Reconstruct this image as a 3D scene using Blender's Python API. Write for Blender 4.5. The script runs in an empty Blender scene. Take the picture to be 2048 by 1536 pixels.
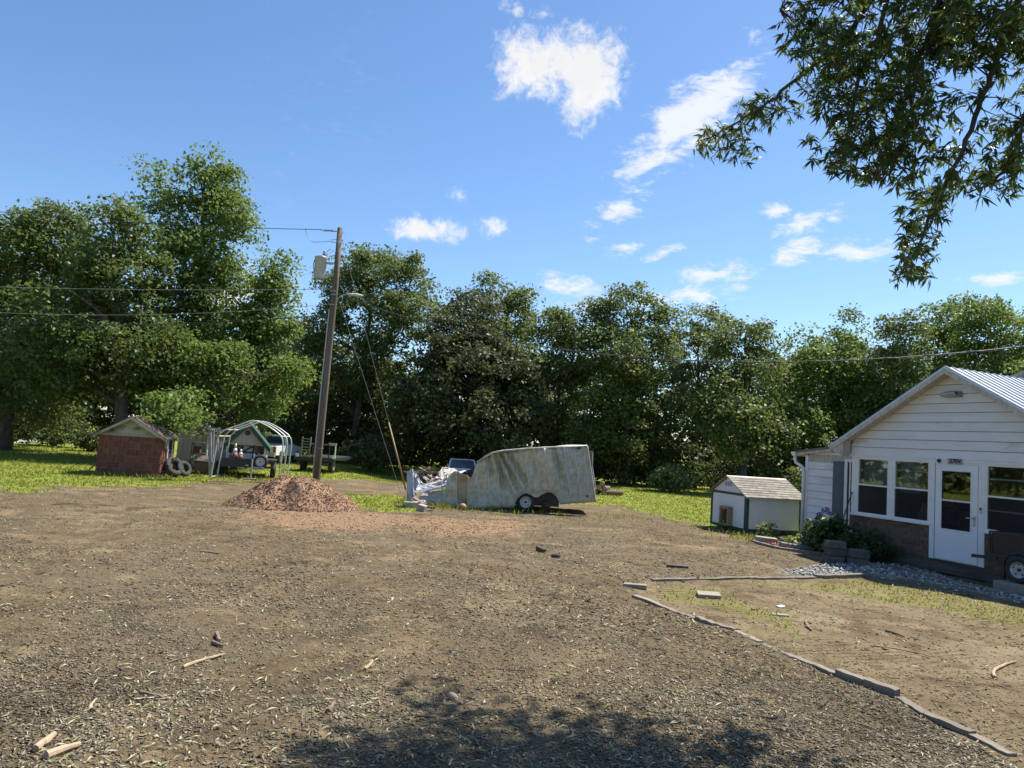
import bpy, bmesh, math, random
import numpy as np
from mathutils import Vector, Matrix, Euler

random.seed(7)
RNG = np.random.default_rng(7)
scene = bpy.context.scene
COL = scene.collection
PI = math.pi
rad = math.radians

# ------------------------------------------------------------------ camera
FPX, CX, CY, CAMH = 1420.0, 1024.0, 768.0, 2.1       # photograph is 2048 x 1536
PITCH, ROLL = rad(4.8), rad(3.9)
_f = np.array([0, math.cos(PITCH), math.sin(PITCH)])
_r0 = np.array([1.0, 0, 0])
_u0 = np.cross(_r0, _f)
_r = math.cos(ROLL) * _r0 + math.sin(ROLL) * _u0
_u = np.cross(_r, _f)
CAM = np.array([0, 0, CAMH])
cd = bpy.data.cameras.new('camera')
cam = bpy.data.objects.new('camera', cd)
COL.objects.link(cam)
cd.sensor_fit = 'HORIZONTAL'
cd.sensor_width = 36.0
cd.lens = 36.0 * FPX / 2048.0
cd.clip_start, cd.clip_end = 0.05, 2000
M = Matrix.Identity(4)
for i in range(3):
    M[i][0], M[i][1], M[i][2], M[i][3] = _r[i], _u[i], -_f[i], CAM[i]
cam.matrix_world = M
scene.camera = cam

# ------------------------------------------------------------------ world, sun, exposure
SUN = Vector((0.483, 0.343, 1.0)).normalized()
ELEV, AZ = math.asin(SUN.z), math.atan2(SUN.x, SUN.y)
world = bpy.data.worlds.new('World')
scene.world = world
world.use_nodes = True
sl = bpy.data.lights.new('sun', 'SUN')
sl.energy, sl.angle, sl.color = 4.9, rad(0.55), (1.0, 0.95, 0.86)
so = bpy.data.objects.new('sun', sl)
COL.objects.link(so)
so.rotation_euler = SUN.to_track_quat('Z', 'Y').to_euler()
so.location = (10, 8, 30)
scene.view_settings.view_transform = 'Standard'
scene.view_settings.look = 'None'
scene.view_settings.exposure = 0.92
scene.view_settings.gamma = 1.0
scene.view_settings.use_curve_mapping = False
scene.cycles.max_bounces = 5
scene.cycles.diffuse_bounces = 3
scene.cycles.glossy_bounces = 2
scene.cycles.transmission_bounces = 3
scene.cycles.transparent_max_bounces = 6
scene.cycles.use_denoising = True


def ray(px, py):
    return _f + _r * (px - CX) / FPX - _u * (py - CY) / FPX


def g(px, py, z=0.0):
    "point of the level z seen at a photograph pixel"
    d = ray(px, py)
    p = CAM + d * ((z - CAMH) / d[2])
    return Vector(p.tolist())


def at(px, py, Y):
    d = ray(px, py)
    return Vector((CAM + d * (Y / d[1])).tolist())


class NT:
    "tiny node helper"
    def __init__(s, tree):
        s.t = tree
        s.n, s.l = tree.nodes, tree.links

    def add(s, typ, **kw):
        n = s.n.new(typ)
        for k, v in kw.items():
            setattr(n, k, v)
        return n

    def put(s, sock, v):
        if hasattr(v, 'is_linked') or isinstance(v, bpy.types.NodeSocket):
            s.l.new(v, sock)
        else:
            if sock.type == 'RGBA' and len(v) == 3:
                v = (*v, 1)
            sock.default_value = v

    def math(s, op, a, b=0.0, c=None, clamp=False):
        n = s.add('ShaderNodeMath', operation=op, use_clamp=clamp)
        s.put(n.inputs[0], a)
        s.put(n.inputs[1], b)
        if c is not None:
            s.put(n.inputs[2], c)
        return n.outputs[0]

    def vmath(s, op, a, b=None):
        n = s.add('ShaderNodeVectorMath', operation=op)
        s.put(n.inputs[0], a)
        if b is not None:
            s.put(n.inputs[1], b)
        return n

    def noise(s, vec, scale, detail=3.0, rough=0.55, dist=0.0):
        n = s.add('ShaderNodeTexNoise')
        if vec is not None:
            s.l.new(vec, n.inputs['Vector'])
        n.inputs['Scale'].default_value = scale
        n.inputs['Detail'].default_value = detail
        n.inputs['Roughness'].default_value = rough
        n.inputs['Distortion'].default_value = dist
        return n.outputs['Fac']

    def rng(s, v, a, b, c=0.0, d=1.0, smooth=True):
        n = s.add('ShaderNodeMapRange', interpolation_type='SMOOTHSTEP' if smooth else 'LINEAR')
        s.put(n.inputs[0], v)
        for i, q in enumerate((a, b, c, d)):
            n.inputs[i + 1].default_value = q
        return n.outputs[0]

    def mix(s, f, a, b, blend='MIX'):
        n = s.add('ShaderNodeMix', data_type='RGBA', blend_type=blend)
        s.put(n.inputs[0], f)
        s.put(n.inputs[6], a)
        s.put(n.inputs[7], b)
        return n.outputs[2]


def build_world():
    t = NT(world.node_tree)
    t.n.clear()
    out = t.add('ShaderNodeOutputWorld')
    bg = t.add('ShaderNodeBackground')
    bg.inputs[1].default_value = SKY_STRENGTH
    sky = t.add('ShaderNodeTexSky', sky_type='NISHITA')
    sky.sun_disc = False
    sky.sun_elevation = ELEV
    sky.sun_rotation = AZ
    sky.altitude = 100
    sky.air_density, sky.dust_density, sky.ozone_density = 1.0, 0.35, 2.2
    tc = t.add('ShaderNodeTexCoord')
    D = t.vmath('NORMALIZE', tc.outputs['Generated']).outputs[0]

    def cloud(px, py, ax, ay, ang, amp=1.0):
        "soft elliptical weight round a sky direction; ax, ay in photo pixels"
        c = Vector(ray(px, py).tolist()).normalized()
        e1 = Vector((ray(px + 50, py) - ray(px, py)).tolist()).normalized()
        e1 = (e1 - c * e1.dot(c)).normalized()
        e2 = c.cross(e1)
        ca, sa = math.cos(rad(ang)), math.sin(rad(ang))
        f1, f2 = e1 * ca - e2 * sa, e2 * ca + e1 * sa
        k = Vector(ray(px, py).tolist()).length * FPX
        u = t.vmath('DOT_PRODUCT', D, tuple(f1 * (k / ax))).outputs['Value']
        v = t.vmath('DOT_PRODUCT', D, tuple(f2 * (k / ay))).outputs['Value']
        w = t.vmath('DOT_PRODUCT', D, tuple(c)).outputs['Value']
        r2 = t.math('ADD', t.math('MULTIPLY', u, u), t.math('MULTIPLY', v, v))
        m = t.math('SUBTRACT', 1.0, t.math('POWER', r2, 0.5))
        m = t.math('MULTIPLY', m, amp)
        return t.math('MULTIPLY', m, t.math('GREATER_THAN', w, 0.2))

    def union(lst):
        a = lst[0]
        for b in lst[1:]:
            a = t.math('MAXIMUM', a, b)
        return a
    n1 = t.noise(D, 19.0, 9.0, 0.66, 0.3)
    # heaped clouds
    cum = union([cloud(*c) for c in (
        (1075, 125, 118, 78, 8, 1.2), (1175, 140, 100, 110, 0, 1.5), (1165, 205, 62, 62, 20, 1.1), (1120, 125, 85, 80, 0, 1.3), (1030, 110, 52, 70, 0, 1.0),
        (855, 458, 88, 36, -3, 1.15), (985, 452, 48, 26, -15, 0.7), (1012, 8, 18, 24, 0, 0.55), (1034, 22, 16, 22, 0, 0.55), (1090, 28, 36, 16, 0, 0.55),
        (918, 388, 22, 26, 40, 0.5), (440, 600, 100, 65, 0, 0.9), (160, 440, 70, 36, 0, 0.6), (520, 570, 90, 55, 0, 0.9))])
    n1b = t.noise(D, 52.0, 6.0, 0.66, 0.5)
    dc = t.math('ADD', cum, t.math('ADD', t.math('MULTIPLY', t.math('SUBTRACT', n1, 0.5), 1.9), t.math('MULTIPLY', t.math('SUBTRACT', n1b, 0.5), 1.7)))
    ac = t.rng(dc, 0.08, 1.05)
    # streaked high cloud, stretched along the horizon
    mp = t.add('ShaderNodeMapping')
    t.l.new(D, mp.inputs[0])
    mp.inputs['Rotation'].default_value = (0, rad(-6), 0)
    mp.inputs['Scale'].default_value = (1.0, 1.0, 2.6)
    n2 = t.noise(mp.outputs[0], 24.0, 9.0, 0.68, 0.4)
    cir = union([cloud(*c) for c in (
        (1385, 235, 200, 80, 40, 1.5), (1300, 325, 110, 55, 35, 1.2), (1475, 150, 90, 50, 50, 0.9),
        (1550, 423, 40, 22, 0), (1620, 445, 85, 36, 15), (1595, 500, 70, 40, 10), (1700, 500, 130, 36, 5),
        (1440, 545, 105, 28, 6), (1400, 588, 130, 30, 3), (1150, 575, 120, 40, -5), (1245, 497, 50, 22, 10),
        (1330, 505, 70, 18, 25), (1990, 558, 90, 22, 3), (1330, 600, 90, 26, 0), (1240, 415, 100, 40, 35))])
    dr = t.math('ADD', cir, t.math('MULTIPLY', t.math('SUBTRACT', n2, 0.5), 3.6))
    ar = t.math('MULTIPLY', t.rng(dr, 0.2, 1.25), 0.85)
    # the same thin streaks go on over the rest of the sky
    n3 = t.noise(D, 2.3, 2.0, 0.5, 0.0)
    n4 = t.math('MULTIPLY', t.rng(n3, 0.56, 0.75), t.rng(n2, 0.52, 0.72))
    sep = t.add('ShaderNodeSeparateXYZ')
    t.l.new(D, sep.inputs[0])
    rest = t.math('MULTIPLY', n4, t.math('MULTIPLY', t.rng(sep.outputs[2], 0.0, 0.15), 0.22))
    alpha = t.math('MAXIMUM', t.math('MAXIMUM', ac, ar), rest)
    shade = t.rng(t.math('ADD', cum, t.math('MULTIPLY', n1, 0.9)), 0.75, 1.7, 1.0, 0.90)
    cc = t.mix(1.0, (CLOUD, CLOUD * 1.01, CLOUD * 1.03, 1), t.math('MULTIPLY', shade, 1.0), 'MULTIPLY')
    hs = t.add('ShaderNodeHueSaturation')
    hs.inputs['Saturation'].default_value = SKY_SAT
    hs.inputs['Value'].default_value = 1.0
    t.l.new(sky.outputs[0], hs.inputs['Color'])
    col = t.mix(alpha, t.mix(1.0, hs.outputs[0], (0.93, 0.96, 1.0, 1), 'MULTIPLY'), cc)
    t.l.new(col, bg.inputs[0])
    t.l.new(bg.outputs[0], out.inputs[0])


SKY_STRENGTH, SKY_SAT, CLOUD = 0.097, 1.12, 5.4
build_world()

# ------------------------------------------------------------------ materials
MATS = {}


def mat(name, c1=None, c2=None, rough=0.7, scale=4.0, bump=0.0, bscale=None, metal=0.0, spec=0.5, vary=0.0,
        c3=None, c3range=(0.6, 0.75), c3scale=1.5, stretch=None, coords='Object', detail=5.0, trans=0.0):
    "two-tone mottled surface with optional stains (c3), relief and per-object variation"
    if name in MATS:
        return MATS[name]
    m = bpy.data.materials.new(name)
    m.use_nodes = True
    t = NT(m.node_tree)
    b = t.n['Principled BSDF']
    tc = t.add('ShaderNodeTexCoord')
    v = tc.outputs[coords]
    if stretch:
        mp = t.add('ShaderNodeMapping')
        mp.inputs['Scale'].default_value = stretch
        t.l.new(v, mp.inputs[0])
        v = mp.outputs[0]
    oi = None
    if vary or c3:
        oi = t.add('ShaderNodeObjectInfo')
        off = t.vmath('SCALE', (13.7, 7.1, 5.3))
        t.l.new(oi.outputs['Random'], off.inputs['Scale'])
        v = t.vmath('ADD', v, off.outputs[0]).outputs[0]
    col = None
    if c2 is not None:
        col = t.mix(t.rng(t.noise(v, scale, detail, 0.6), 0.3, 0.7), c1, c2)
    if c3 is not None:
        col = t.mix(t.rng(t.noise(v, c3scale, 4.0, 0.65, 0.3), *c3range), col if col is not None else c1, c3)
    if vary:
        hs = t.add('ShaderNodeHueSaturation')
        t.put(hs.inputs['Color'], col if col is not None else c1)
        t.l.new(t.rng(oi.outputs['Random'], 0, 1, 1 - vary, 1 + vary, False), hs.inputs['Value'])
        col = hs.outputs[0]
    t.put(b.inputs['Base Color'], col if col is not None else c1)
    b.inputs['Roughness'].default_value = rough
    b.inputs['Metallic'].default_value = metal
    b.inputs['Specular IOR Level'].default_value = spec
    if bump:
        bn = t.add('ShaderNodeBump')
        bn.inputs['Strength'].default_value = bump
        bn.inputs['Distance'].default_value = 0.02
        t.l.new(t.noise(v, bscale or scale * 3, 4.0, 0.6), bn.inputs['Height'])
        t.l.new(bn.outputs[0], b.inputs['Normal'])
    MATS[name] = m
    return m


def leaf_mat(name, dark, light, yellow, rough=0.45, trans=0.35, spec=0.5):
    if name in MATS:
        return MATS[name]
    m = bpy.data.materials.new(name)
    m.use_nodes = True
    t = NT(m.node_tree)
    b = t.n['Principled BSDF']
    at_ = t.add('ShaderNodeAttribute', attribute_name='tint')
    f = at_.outputs['Fac']
    c = t.mix(t.rng(f, 0.0, 0.75, 0, 1, False), dark, light)
    c = t.mix(t.rng(f, 0.72, 1.0, 0, 1, False), c, yellow)
    t.l.new(c, b.inputs['Base Color'])
    b.inputs['Roughness'].default_value = rough
    b.inputs['Specular IOR Level'].default_value = spec
    tr = t.add('ShaderNodeBsdfTranslucent')
    tcx = t.mix(0.35, c, yellow)
    t.l.new(tcx, tr.inputs[0])
    mx = t.add('ShaderNodeMixShader')
    mx.inputs[0].default_value = trans
    t.l.new(b.outputs[0], mx.inputs[1])
    t.l.new(tr.outputs[0], mx.inputs[2])
    t.l.new(mx.outputs[0], t.n['Material Output'].inputs[0])
    MATS[name] = m
    return m


def glass_mat(name='window_glass', tint=(0.75, 0.8, 0.8)):
    if name in MATS:
        return MATS[name]
    m = bpy.data.materials.new(name)
    m.use_nodes = True
    t = NT(m.node_tree)
    t.n.remove(t.n['Principled BSDF'])
    fr = t.add('ShaderNodeFresnel')
    fr.inputs[0].default_value = 1.5
    tp = t.add('ShaderNodeBsdfTransparent')
    tp.inputs[0].default_value = (*tint, 1)
    gl = t.add('ShaderNodeBsdfGlossy')
    gl.inputs['Roughness'].default_value = 0.02
    mx = t.add('ShaderNodeMixShader')
    t.l.new(t.math('MULTIPLY', fr.outputs[0], 1.6, clamp=True), mx.inputs[0])
    t.l.new(tp.outputs[0], mx.inputs[1])
    t.l.new(gl.outputs[0], mx.inputs[2])
    t.l.new(mx.outputs[0], t.n['Material Output'].inputs[0])
    MATS[name] = m
    return m


def screen_mat():
    "insect screen: fine dark mesh, half see-through"
    if 'insect_screen' in MATS:
        return MATS['insect_screen']
    m = bpy.data.materials.new('insect_screen')
    m.use_nodes = True
    t = NT(m.node_tree)
    b = t.n['Principled BSDF']
    b.inputs['Base Color'].default_value = (0.03, 0.03, 0.032, 1)
    b.inputs['Roughness'].default_value = 0.7
    tp = t.add('ShaderNodeBsdfTransparent')
    tp.inputs[0].default_value = (0.8, 0.8, 0.8, 1)
    mx = t.add('ShaderNodeMixShader')
    mx.inputs[0].default_value = 0.28
    t.l.new(tp.outputs[0], mx.inputs[1])
    t.l.new(b.outputs[0], mx.inputs[2])
    t.l.new(mx.outputs[0], t.n['Material Output'].inputs[0])
    MATS['insect_screen'] = m
    return m


def chip_mat(name, ramp, rough=0.85):
    "scattered bits: colour picked by a per-piece random value"
    if name in MATS:
        return MATS[name]
    m = bpy.data.materials.new(name)
    m.use_nodes = True
    t = NT(m.node_tree)
    b = t.n['Principled BSDF']
    a = t.add('ShaderNodeAttribute', attribute_name='tint')
    r = t.add('ShaderNodeValToRGB')
    el = r.color_ramp.elements
    while len(el) < len(ramp):
        el.new(0.5)
    for e, (p, c) in zip(el, ramp):
        e.position = p
        e.color = (*c, 1)
    t.l.new(a.outputs['Fac'], r.inputs[0])
    t.l.new(r.outputs[0], b.inputs['Base Color'])
    b.inputs['Roughness'].default_value = rough
    b.inputs['Specular IOR Level'].default_value = 0.25
    MATS[name] = m
    return m


# ------------------------------------------------------------------ mesh helpers
def tag(o, label=None, cat=None, group=None, kind=None):
    if label:
        o['label'] = label
    if cat:
        o['category'] = cat
    if group:
        o['group'] = group
    if kind:
        o['kind'] = kind
    return o


def thing(name, label, cat, loc=(0, 0, 0), rotz=0.0, group=None, rot=None):
    o = bpy.data.objects.new(name, None)
    COL.objects.link(o)
    o.empty_display_size = 0.2
    o.location = loc
    o.rotation_euler = rot if rot else (0, 0, rotz)
    return tag(o, label, cat, group)


def link(name, me, parent=None, loc=None, rot=None, scl=None):
    o = bpy.data.objects.new(name, me)
    COL.objects.link(o)
    if parent:
        o.parent = parent
    if loc is not None:
        o.location = loc
    if rot is not None:
        o.rotation_euler = rot
    if scl is not None:
        o.scale = scl
    return o


class MB:
    def __init__(s):
        s.v, s.f = [], []

    def add(s, vs, fs):
        k = len(s.v)
        s.v += [tuple(v) for v in vs]
        s.f += [tuple(i + k for i in f) for f in fs]
        return s

    def box(s, x0, x1, y0, y1, z0, z1):
        return s.add([(x0, y0, z0), (x1, y0, z0), (x1, y1, z0), (x0, y1, z0), (x0, y0, z1), (x1, y0, z1), (x1, y1, z1), (x0, y1, z1)],
                     [(0, 3, 2, 1), (4, 5, 6, 7), (0, 1, 5, 4), (1, 2, 6, 5), (2, 3, 7, 6), (3, 0, 4, 7)])

    def obox(s, c, size, rot=(0, 0, 0)):
        R = Euler(rot).to_matrix()
        h = [q / 2 for q in size]
        vs = [Vector(c) + R @ Vector((sx * h[0], sy * h[1], sz * h[2])) for sz in (-1, 1) for sx, sy in ((-1, -1), (1, -1), (1, 1), (-1, 1))]
        return s.add(vs, [(0, 3, 2, 1), (4, 5, 6, 7), (0, 1, 5, 4), (1, 2, 6, 5), (2, 3, 7, 6), (3, 0, 4, 7)])

    def bar(s, p0, p1, w, h, up=(0, 0, 1)):
        "rectangular bar between two points"
        p0, p1 = Vector(p0), Vector(p1)
        d = (p1 - p0).normalized()
        u = Vector(up)
        if abs(d.dot(u)) > 0.98:
            u = Vector((1, 0, 0))
        a = d.cross(u).normalized() * (w / 2)
        b = a.normalized().cross(d).normalized() * (h / 2)
        vs = [p + q for p in (p0, p1) for q in (-a - b, a - b, a + b, -a + b)]
        return s.add(vs, [(0, 1, 2, 3), (7, 6, 5, 4), (0, 4, 5, 1), (1, 5, 6, 2), (2, 6, 7, 3), (3, 7, 4, 0)])

    def tube(s, pts, r, n=8, cap=True):
        pts = [Vector(p) for p in pts]
        rs = list(r) if hasattr(r, '__len__') else [r] * len(pts)
        k = len(s.v)
        prev = None
        for i, p in enumerate(pts):
            d = (pts[min(i + 1, len(pts) - 1)] - pts[max(i - 1, 0)]).normalized()
            if prev is None:
                a = d.orthogonal().normalized()
            else:
                a = (prev - d * prev.dot(d)).normalized()
            prev = a
            b = d.cross(a)
            for j in range(n):
                th = 2 * PI * j / n
                s.v.append(tuple(p + (a * math.cos(th) + b * math.sin(th)) * rs[i]))
        for i in range(len(pts) - 1):
            for j in range(n):
                q = (j + 1) % n
                s.f.append((k + i * n + j, k + i * n + q, k + (i + 1) * n + q, k + (i + 1) * n + j))
        if cap:
            s.f.append(tuple(k + j for j in reversed(range(n))))
            s.f.append(tuple(k + (len(pts) - 1) * n + j for j in range(n)))
        return s

    def lathe(s, prof, c=(0, 0, 0), axis='Z', n=24, close=False, cap=True):
        "prof: (radius, height) pairs along the axis"
        k = len(s.v)
        c = Vector(c)
        ax = {'X': 0, 'Y': 1, 'Z': 2}[axis]
        for r, h in prof:
            for j in range(n):
                th = 2 * PI * j / n
                q = [0, 0, 0]
                q[ax] = h
                q[(ax + 1) % 3] = r * math.cos(th)
                q[(ax + 2) % 3] = r * math.sin(th)
                s.v.append(tuple(c + Vector(q)))
        m = len(prof)
        for i in range(m if close else m - 1):
            i2 = (i + 1) % m
            for j in range(n):
                q = (j + 1) % n
                s.f.append((k + i * n + j, k + i * n + q, k + i2 * n + q, k + i2 * n + j))
        if not close:
            if cap and prof[0][0] > 1e-6:
                s.f.append(tuple(k + j for j in reversed(range(n))))
            if cap and prof[-1][0] > 1e-6:
                s.f.append(tuple(k + (m - 1) * n + j for j in range(n)))
        return s

    def prism(s, poly, y0, y1):
        "polygon in the x-z plane, extruded along y"
        n = len(poly)
        vs = [(x, y0, z) for x, z in poly] + [(x, y1, z) for x, z in poly]
        fs = [tuple(range(n)), tuple(reversed(range(n, 2 * n)))]
        fs += [(i, i + n, (i + 1) % n + n, (i + 1) % n) for i in range(n)]
        return s.add(vs, fs)

    def grid(s, fn, nu, nv):
        k = len(s.v)
        for i in range(nu + 1):
            for j in range(nv + 1):
                s.v.append(tuple(fn(i / nu, j / nv)))
        for i in range(nu):
            for j in range(nv):
                a = k + i * (nv + 1) + j
                s.f.append((a, a + nv + 1, a + nv + 2, a + 1))
        return s

    def mesh(s, name, m, smooth=False):
        me = bpy.data.meshes.new(name)
        me.from_pydata(s.v, [], s.f)
        b = bmesh.new()
        b.from_mesh(me)
        bmesh.ops.recalc_face_normals(b, faces=b.faces)
        b.to_mesh(me)
        b.free()
        if m:
            me.materials.append(m)
        if smooth:
            me.shade_smooth()
        me.update()
        return me

    def build(s, name, m, parent=None, smooth=False, bevel=0.0, loc=None, rot=None, solid=0.0):
        o = link(name, s.mesh(name, m, smooth), parent, loc, rot)
        if solid:
            md = o.modifiers.new('thickness', 'SOLIDIFY')
            md.thickness = solid
        if bevel:
            md = o.modifiers.new('bevel', 'BEVEL')
            md.width = bevel
            md.segments = 2
            md.limit_method = 'ANGLE'
        return o


def np_mesh(name, V, F, m, tint=None, smooth=False):
    "fast mesh from numpy arrays, F of shape (n, k); tint is a float per vertex"
    me = bpy.data.meshes.new(name)
    n, k = F.shape
    me.vertices.add(len(V))
    me.vertices.foreach_set('co', np.ascontiguousarray(V, dtype=np.float32).ravel())
    me.loops.add(n * k)
    me.loops.foreach_set('vertex_index', np.ascontiguousarray(F, dtype=np.int32).ravel())
    me.polygons.add(n)
    me.polygons.foreach_set('loop_start', np.arange(0, n * k, k, dtype=np.int32))
    me.polygons.foreach_set('loop_total', np.full(n, k, dtype=np.int32))
    if smooth:
        me.polygons.foreach_set('use_smooth', np.ones(n, dtype=bool))
    if tint is not None:
        a = me.attributes.new('tint', 'FLOAT', 'POINT')
        a.data.foreach_set('value', np.ascontiguousarray(tint, dtype=np.float32))
    me.update(calc_edges=True)
    if m:
        me.materials.append(m)
    return me


def vnoise(x, y, seed=0):
    "2-D value noise, arrays in, -1..1"
    xi, yi = np.floor(x).astype(np.int64), np.floor(y).astype(np.int64)
    xf, yf = x - xi, y - yi
    u, v = xf * xf * (3 - 2 * xf), yf * yf * (3 - 2 * yf)

    def h(a, b):
        q = (a * 374761393 + b * 668265263 + seed * 974634777) & 0xFFFFFFFF
        q = ((q ^ (q >> 13)) * 1274126177) & 0xFFFFFFFF
        return ((q ^ (q >> 16)) & 0xFFFF) / 32767.5 - 1
    return (h(xi, yi) * (1 - u) + h(xi + 1, yi) * u) * (1 - v) + (h(xi, yi + 1) * (1 - u) + h(xi + 1, yi + 1) * u) * v


def fbm(x, y, seed=0, oct=4):
    s, a = 0, 1.0
    for i in range(oct):
        s = s + a * vnoise(x * 2 ** i, y * 2 ** i, seed + i * 17)
        a *= 0.5
    return s / 1.9


def sdist(poly, X, Y):
    "signed distance to a polygon, positive inside"
    X, Y = np.asarray(X, float), np.asarray(Y, float)
    d = np.full(X.shape, 1e9)
    ins = np.zeros(X.shape, bool)
    n = len(poly)
    for i in range(n):
        x0, y0 = poly[i][:2]
        x1, y1 = poly[(i + 1) % n][:2]
        ex, ey = x1 - x0, y1 - y0
        t = np.clip(((X - x0) * ex + (Y - y0) * ey) / (ex * ex + ey * ey + 1e-12), 0, 1)
        d = np.minimum(d, np.hypot(X - x0 - t * ex, Y - y0 - t * ey))
        c = (y0 > Y) != (y1 > Y)
        xx = x0 + (Y - y0) * ex / (ey if abs(ey) > 1e-9 else 1e-9)
        ins ^= c & (X < xx)
    return np.where(ins, d, -d)


def sstep(v, a, b):
    t = np.clip((v - a) / (b - a), 0, 1)
    return t * t * (3 - 2 * t)


def gp(*pts):
    return [tuple(g(*p)[:2]) for p in pts]


# ------------------------------------------------------------------ ground zones
DIRT = gp((-500, 1020), (0, 982), (150, 975), (300, 971), (450, 963), (540, 957), (640, 955), (700, 957), (830, 962),
          (900, 985), (1130, 1006), (1240, 1010), (1330, 1034), (1420, 1058), (1560, 1072), (1700, 1085)) + [(13, 15), (13, -8), (-30, -8), (-30, 12)]
PATCH = gp((648, 990), (720, 988), (800, 990), (850, 1008), (845, 1024), (770, 1026), (700, 1013))
SAND = gp((1265, 1172), (1300, 1163), (1500, 1158), (1740, 1154), (1820, 1166), (2048, 1211), (2300, 1260), (2700, 1700),
          (2010, 1530), (1940, 1480), (1790, 1400), (1690, 1352), (1575, 1310), (1420, 1245), (1330, 1213), (1270, 1188))
GRAVEL = gp((1540, 1146), (1640, 1130), (1700, 1127), (1840, 1129), (1910, 1160), (2048, 1190), (2300, 1240), (2300, 1262), (2048, 1211), (1820, 1166), (1740, 1154), (1600, 1154))
REDM = gp((470, 1010), (640, 975), (700, 1015), (860, 1030), (1060, 1036), (1110, 1060), (1060, 1082), (880, 1080), (760, 1062), (600, 1068), (480, 1048), (430, 1035))
LITTER = gp((1240, 1420), (1420, 1300), (1520, 1310), (1690, 1360), (1800, 1420), (1990, 1545), (2000, 1800), (900, 1800))


def zones(X, Y):
    n1 = fbm(X * 0.9, Y * 0.9, 3)
    n2 = fbm(X * 2.7, Y * 2.7, 9)
    far = np.clip((np.hypot(X, Y) - 8) / 30, 0, 1)
    dd = sdist(DIRT, X, Y) + (n1 * 1.1 + n2 * 0.9) * (0.5 + 1.5 * far)
    grass = sstep(-dd, -0.8, 0.9)
    bare = sstep(n1, 0.25, 0.6) * sstep(-sdist(DIRT, X, Y), 6.0, 0.0) * 0.6
    grass = grass * (1 - bare)
    pt = sstep(sdist(PATCH, X, Y) + n2 * 0.3, -0.2, 0.35)
    grass = np.maximum(grass, pt)
    sand = sstep(sdist(SAND, X, Y) + n2 * 0.06, -0.03, 0.08)
    grav = sstep(sdist(GRAVEL, X, Y) + n2 * 0.12, -0.05, 0.1)
    red = 0.95 * sstep(sdist(REDM, X, Y) + n2 * 1.1 + n1 * 1.0, -0.7, 1.9)
    # thin grass coming through the sandy yard
    edge = sdist(gp((1520, 1165), (1750, 1160), (2048, 1215), (2300, 1262), (2300, 1320), (2048, 1262), (1850, 1215), (1700, 1190)), X, Y)
    e2 = sdist(gp((1300, 1172), (1430, 1168), (1470, 1195), (1560, 1225), (1620, 1250), (1580, 1262), (1440, 1215), (1330, 1200)), X, Y)
    yard = np.maximum(sstep(edge + n2 * 0.5, -0.25, 0.35), 0.85 * sstep(e2 + n2 * 0.5, -0.25, 0.3))
    yard = np.maximum(yard, 0.4 * sstep(n1 + n2 * 0.4, 0.45, 0.75)) * sand
    return grass, sand, grav, red, yard


# the far road seen at the left, and the ground sheet
def axis(spans):
    out = []
    for a, b, st in spans:
        out += list(np.arange(a, b, st))
    return np.array(out + [spans[-1][1]])


xs = axis(((-420, -60, 30), (-60, -20, 2.0), (-20, -8, 0.3), (-8, 11, 0.09), (11, 20, 0.4), (20, 60, 2.0), (60, 420, 30)))
ys = axis(((-200, -10, 20), (-10, 3.6, 1.0), (3.6, 14, 0.09), (14, 30, 0.2), (30, 62, 1.0), (62, 600, 40)))
GX, GY = np.meshgrid(xs, ys, indexing='ij')


def ground_z(X, Y):
    grass, sand, grav, red, yard = zones(X, Y)
    z = 0.028 * fbm(X * 0.8, Y * 0.8, 21) + 0.022 * fbm(X * 2.6, Y * 2.6, 5) + 0.006 * vnoise(X * 9, Y * 9, 4)
    z = z - 0.012 * sand
    nearm = (np.abs(X) < 60) & (Y < 70)
    # wheel ruts curving through the yard
    for k, (xa, ya, xb, yb, wv, dp) in enumerate(((-9, 8, 2, 17, 0.14, 0.05), (-8, 7, 3.4, 16, 0.14, 0.05), (-11, 17, -3, 15.2, 0.2, 0.05), (-11, 12.5, 4, 13.5, 0.13, 0.045), (-11, 14.2, 4, 15.1, 0.13, 0.045), (-6, 6.5, 3, 11, 0.12, 0.03))):
        L = math.hypot(xb - xa, yb - ya)
        tx, ty = (xb - xa) / L, (yb - ya) / L
        t = (X - xa) * tx + (Y - ya) * ty
        o = (X - xa) * -ty + (Y - ya) * tx + 0.35 * np.sin(t * 0.5 + k)
        z = z - dp * np.exp(-(o / wv) ** 2) * ((t > 0) & (t < L)) * (0.6 + 0.4 * vnoise(X * 2, Y * 2, 8))
    z = z - 0.62 * np.exp(-((X + 3.0) / 4.5) ** 2 - ((Y - 40.5) / 5.5) ** 2)      # the lawn dips behind the trailer
    return np.where(nearm, z, 0.0)


GZ = ground_z(GX, GY)
gr_, sa_, gv_, rd_, yd_ = zones(GX, GY)


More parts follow.
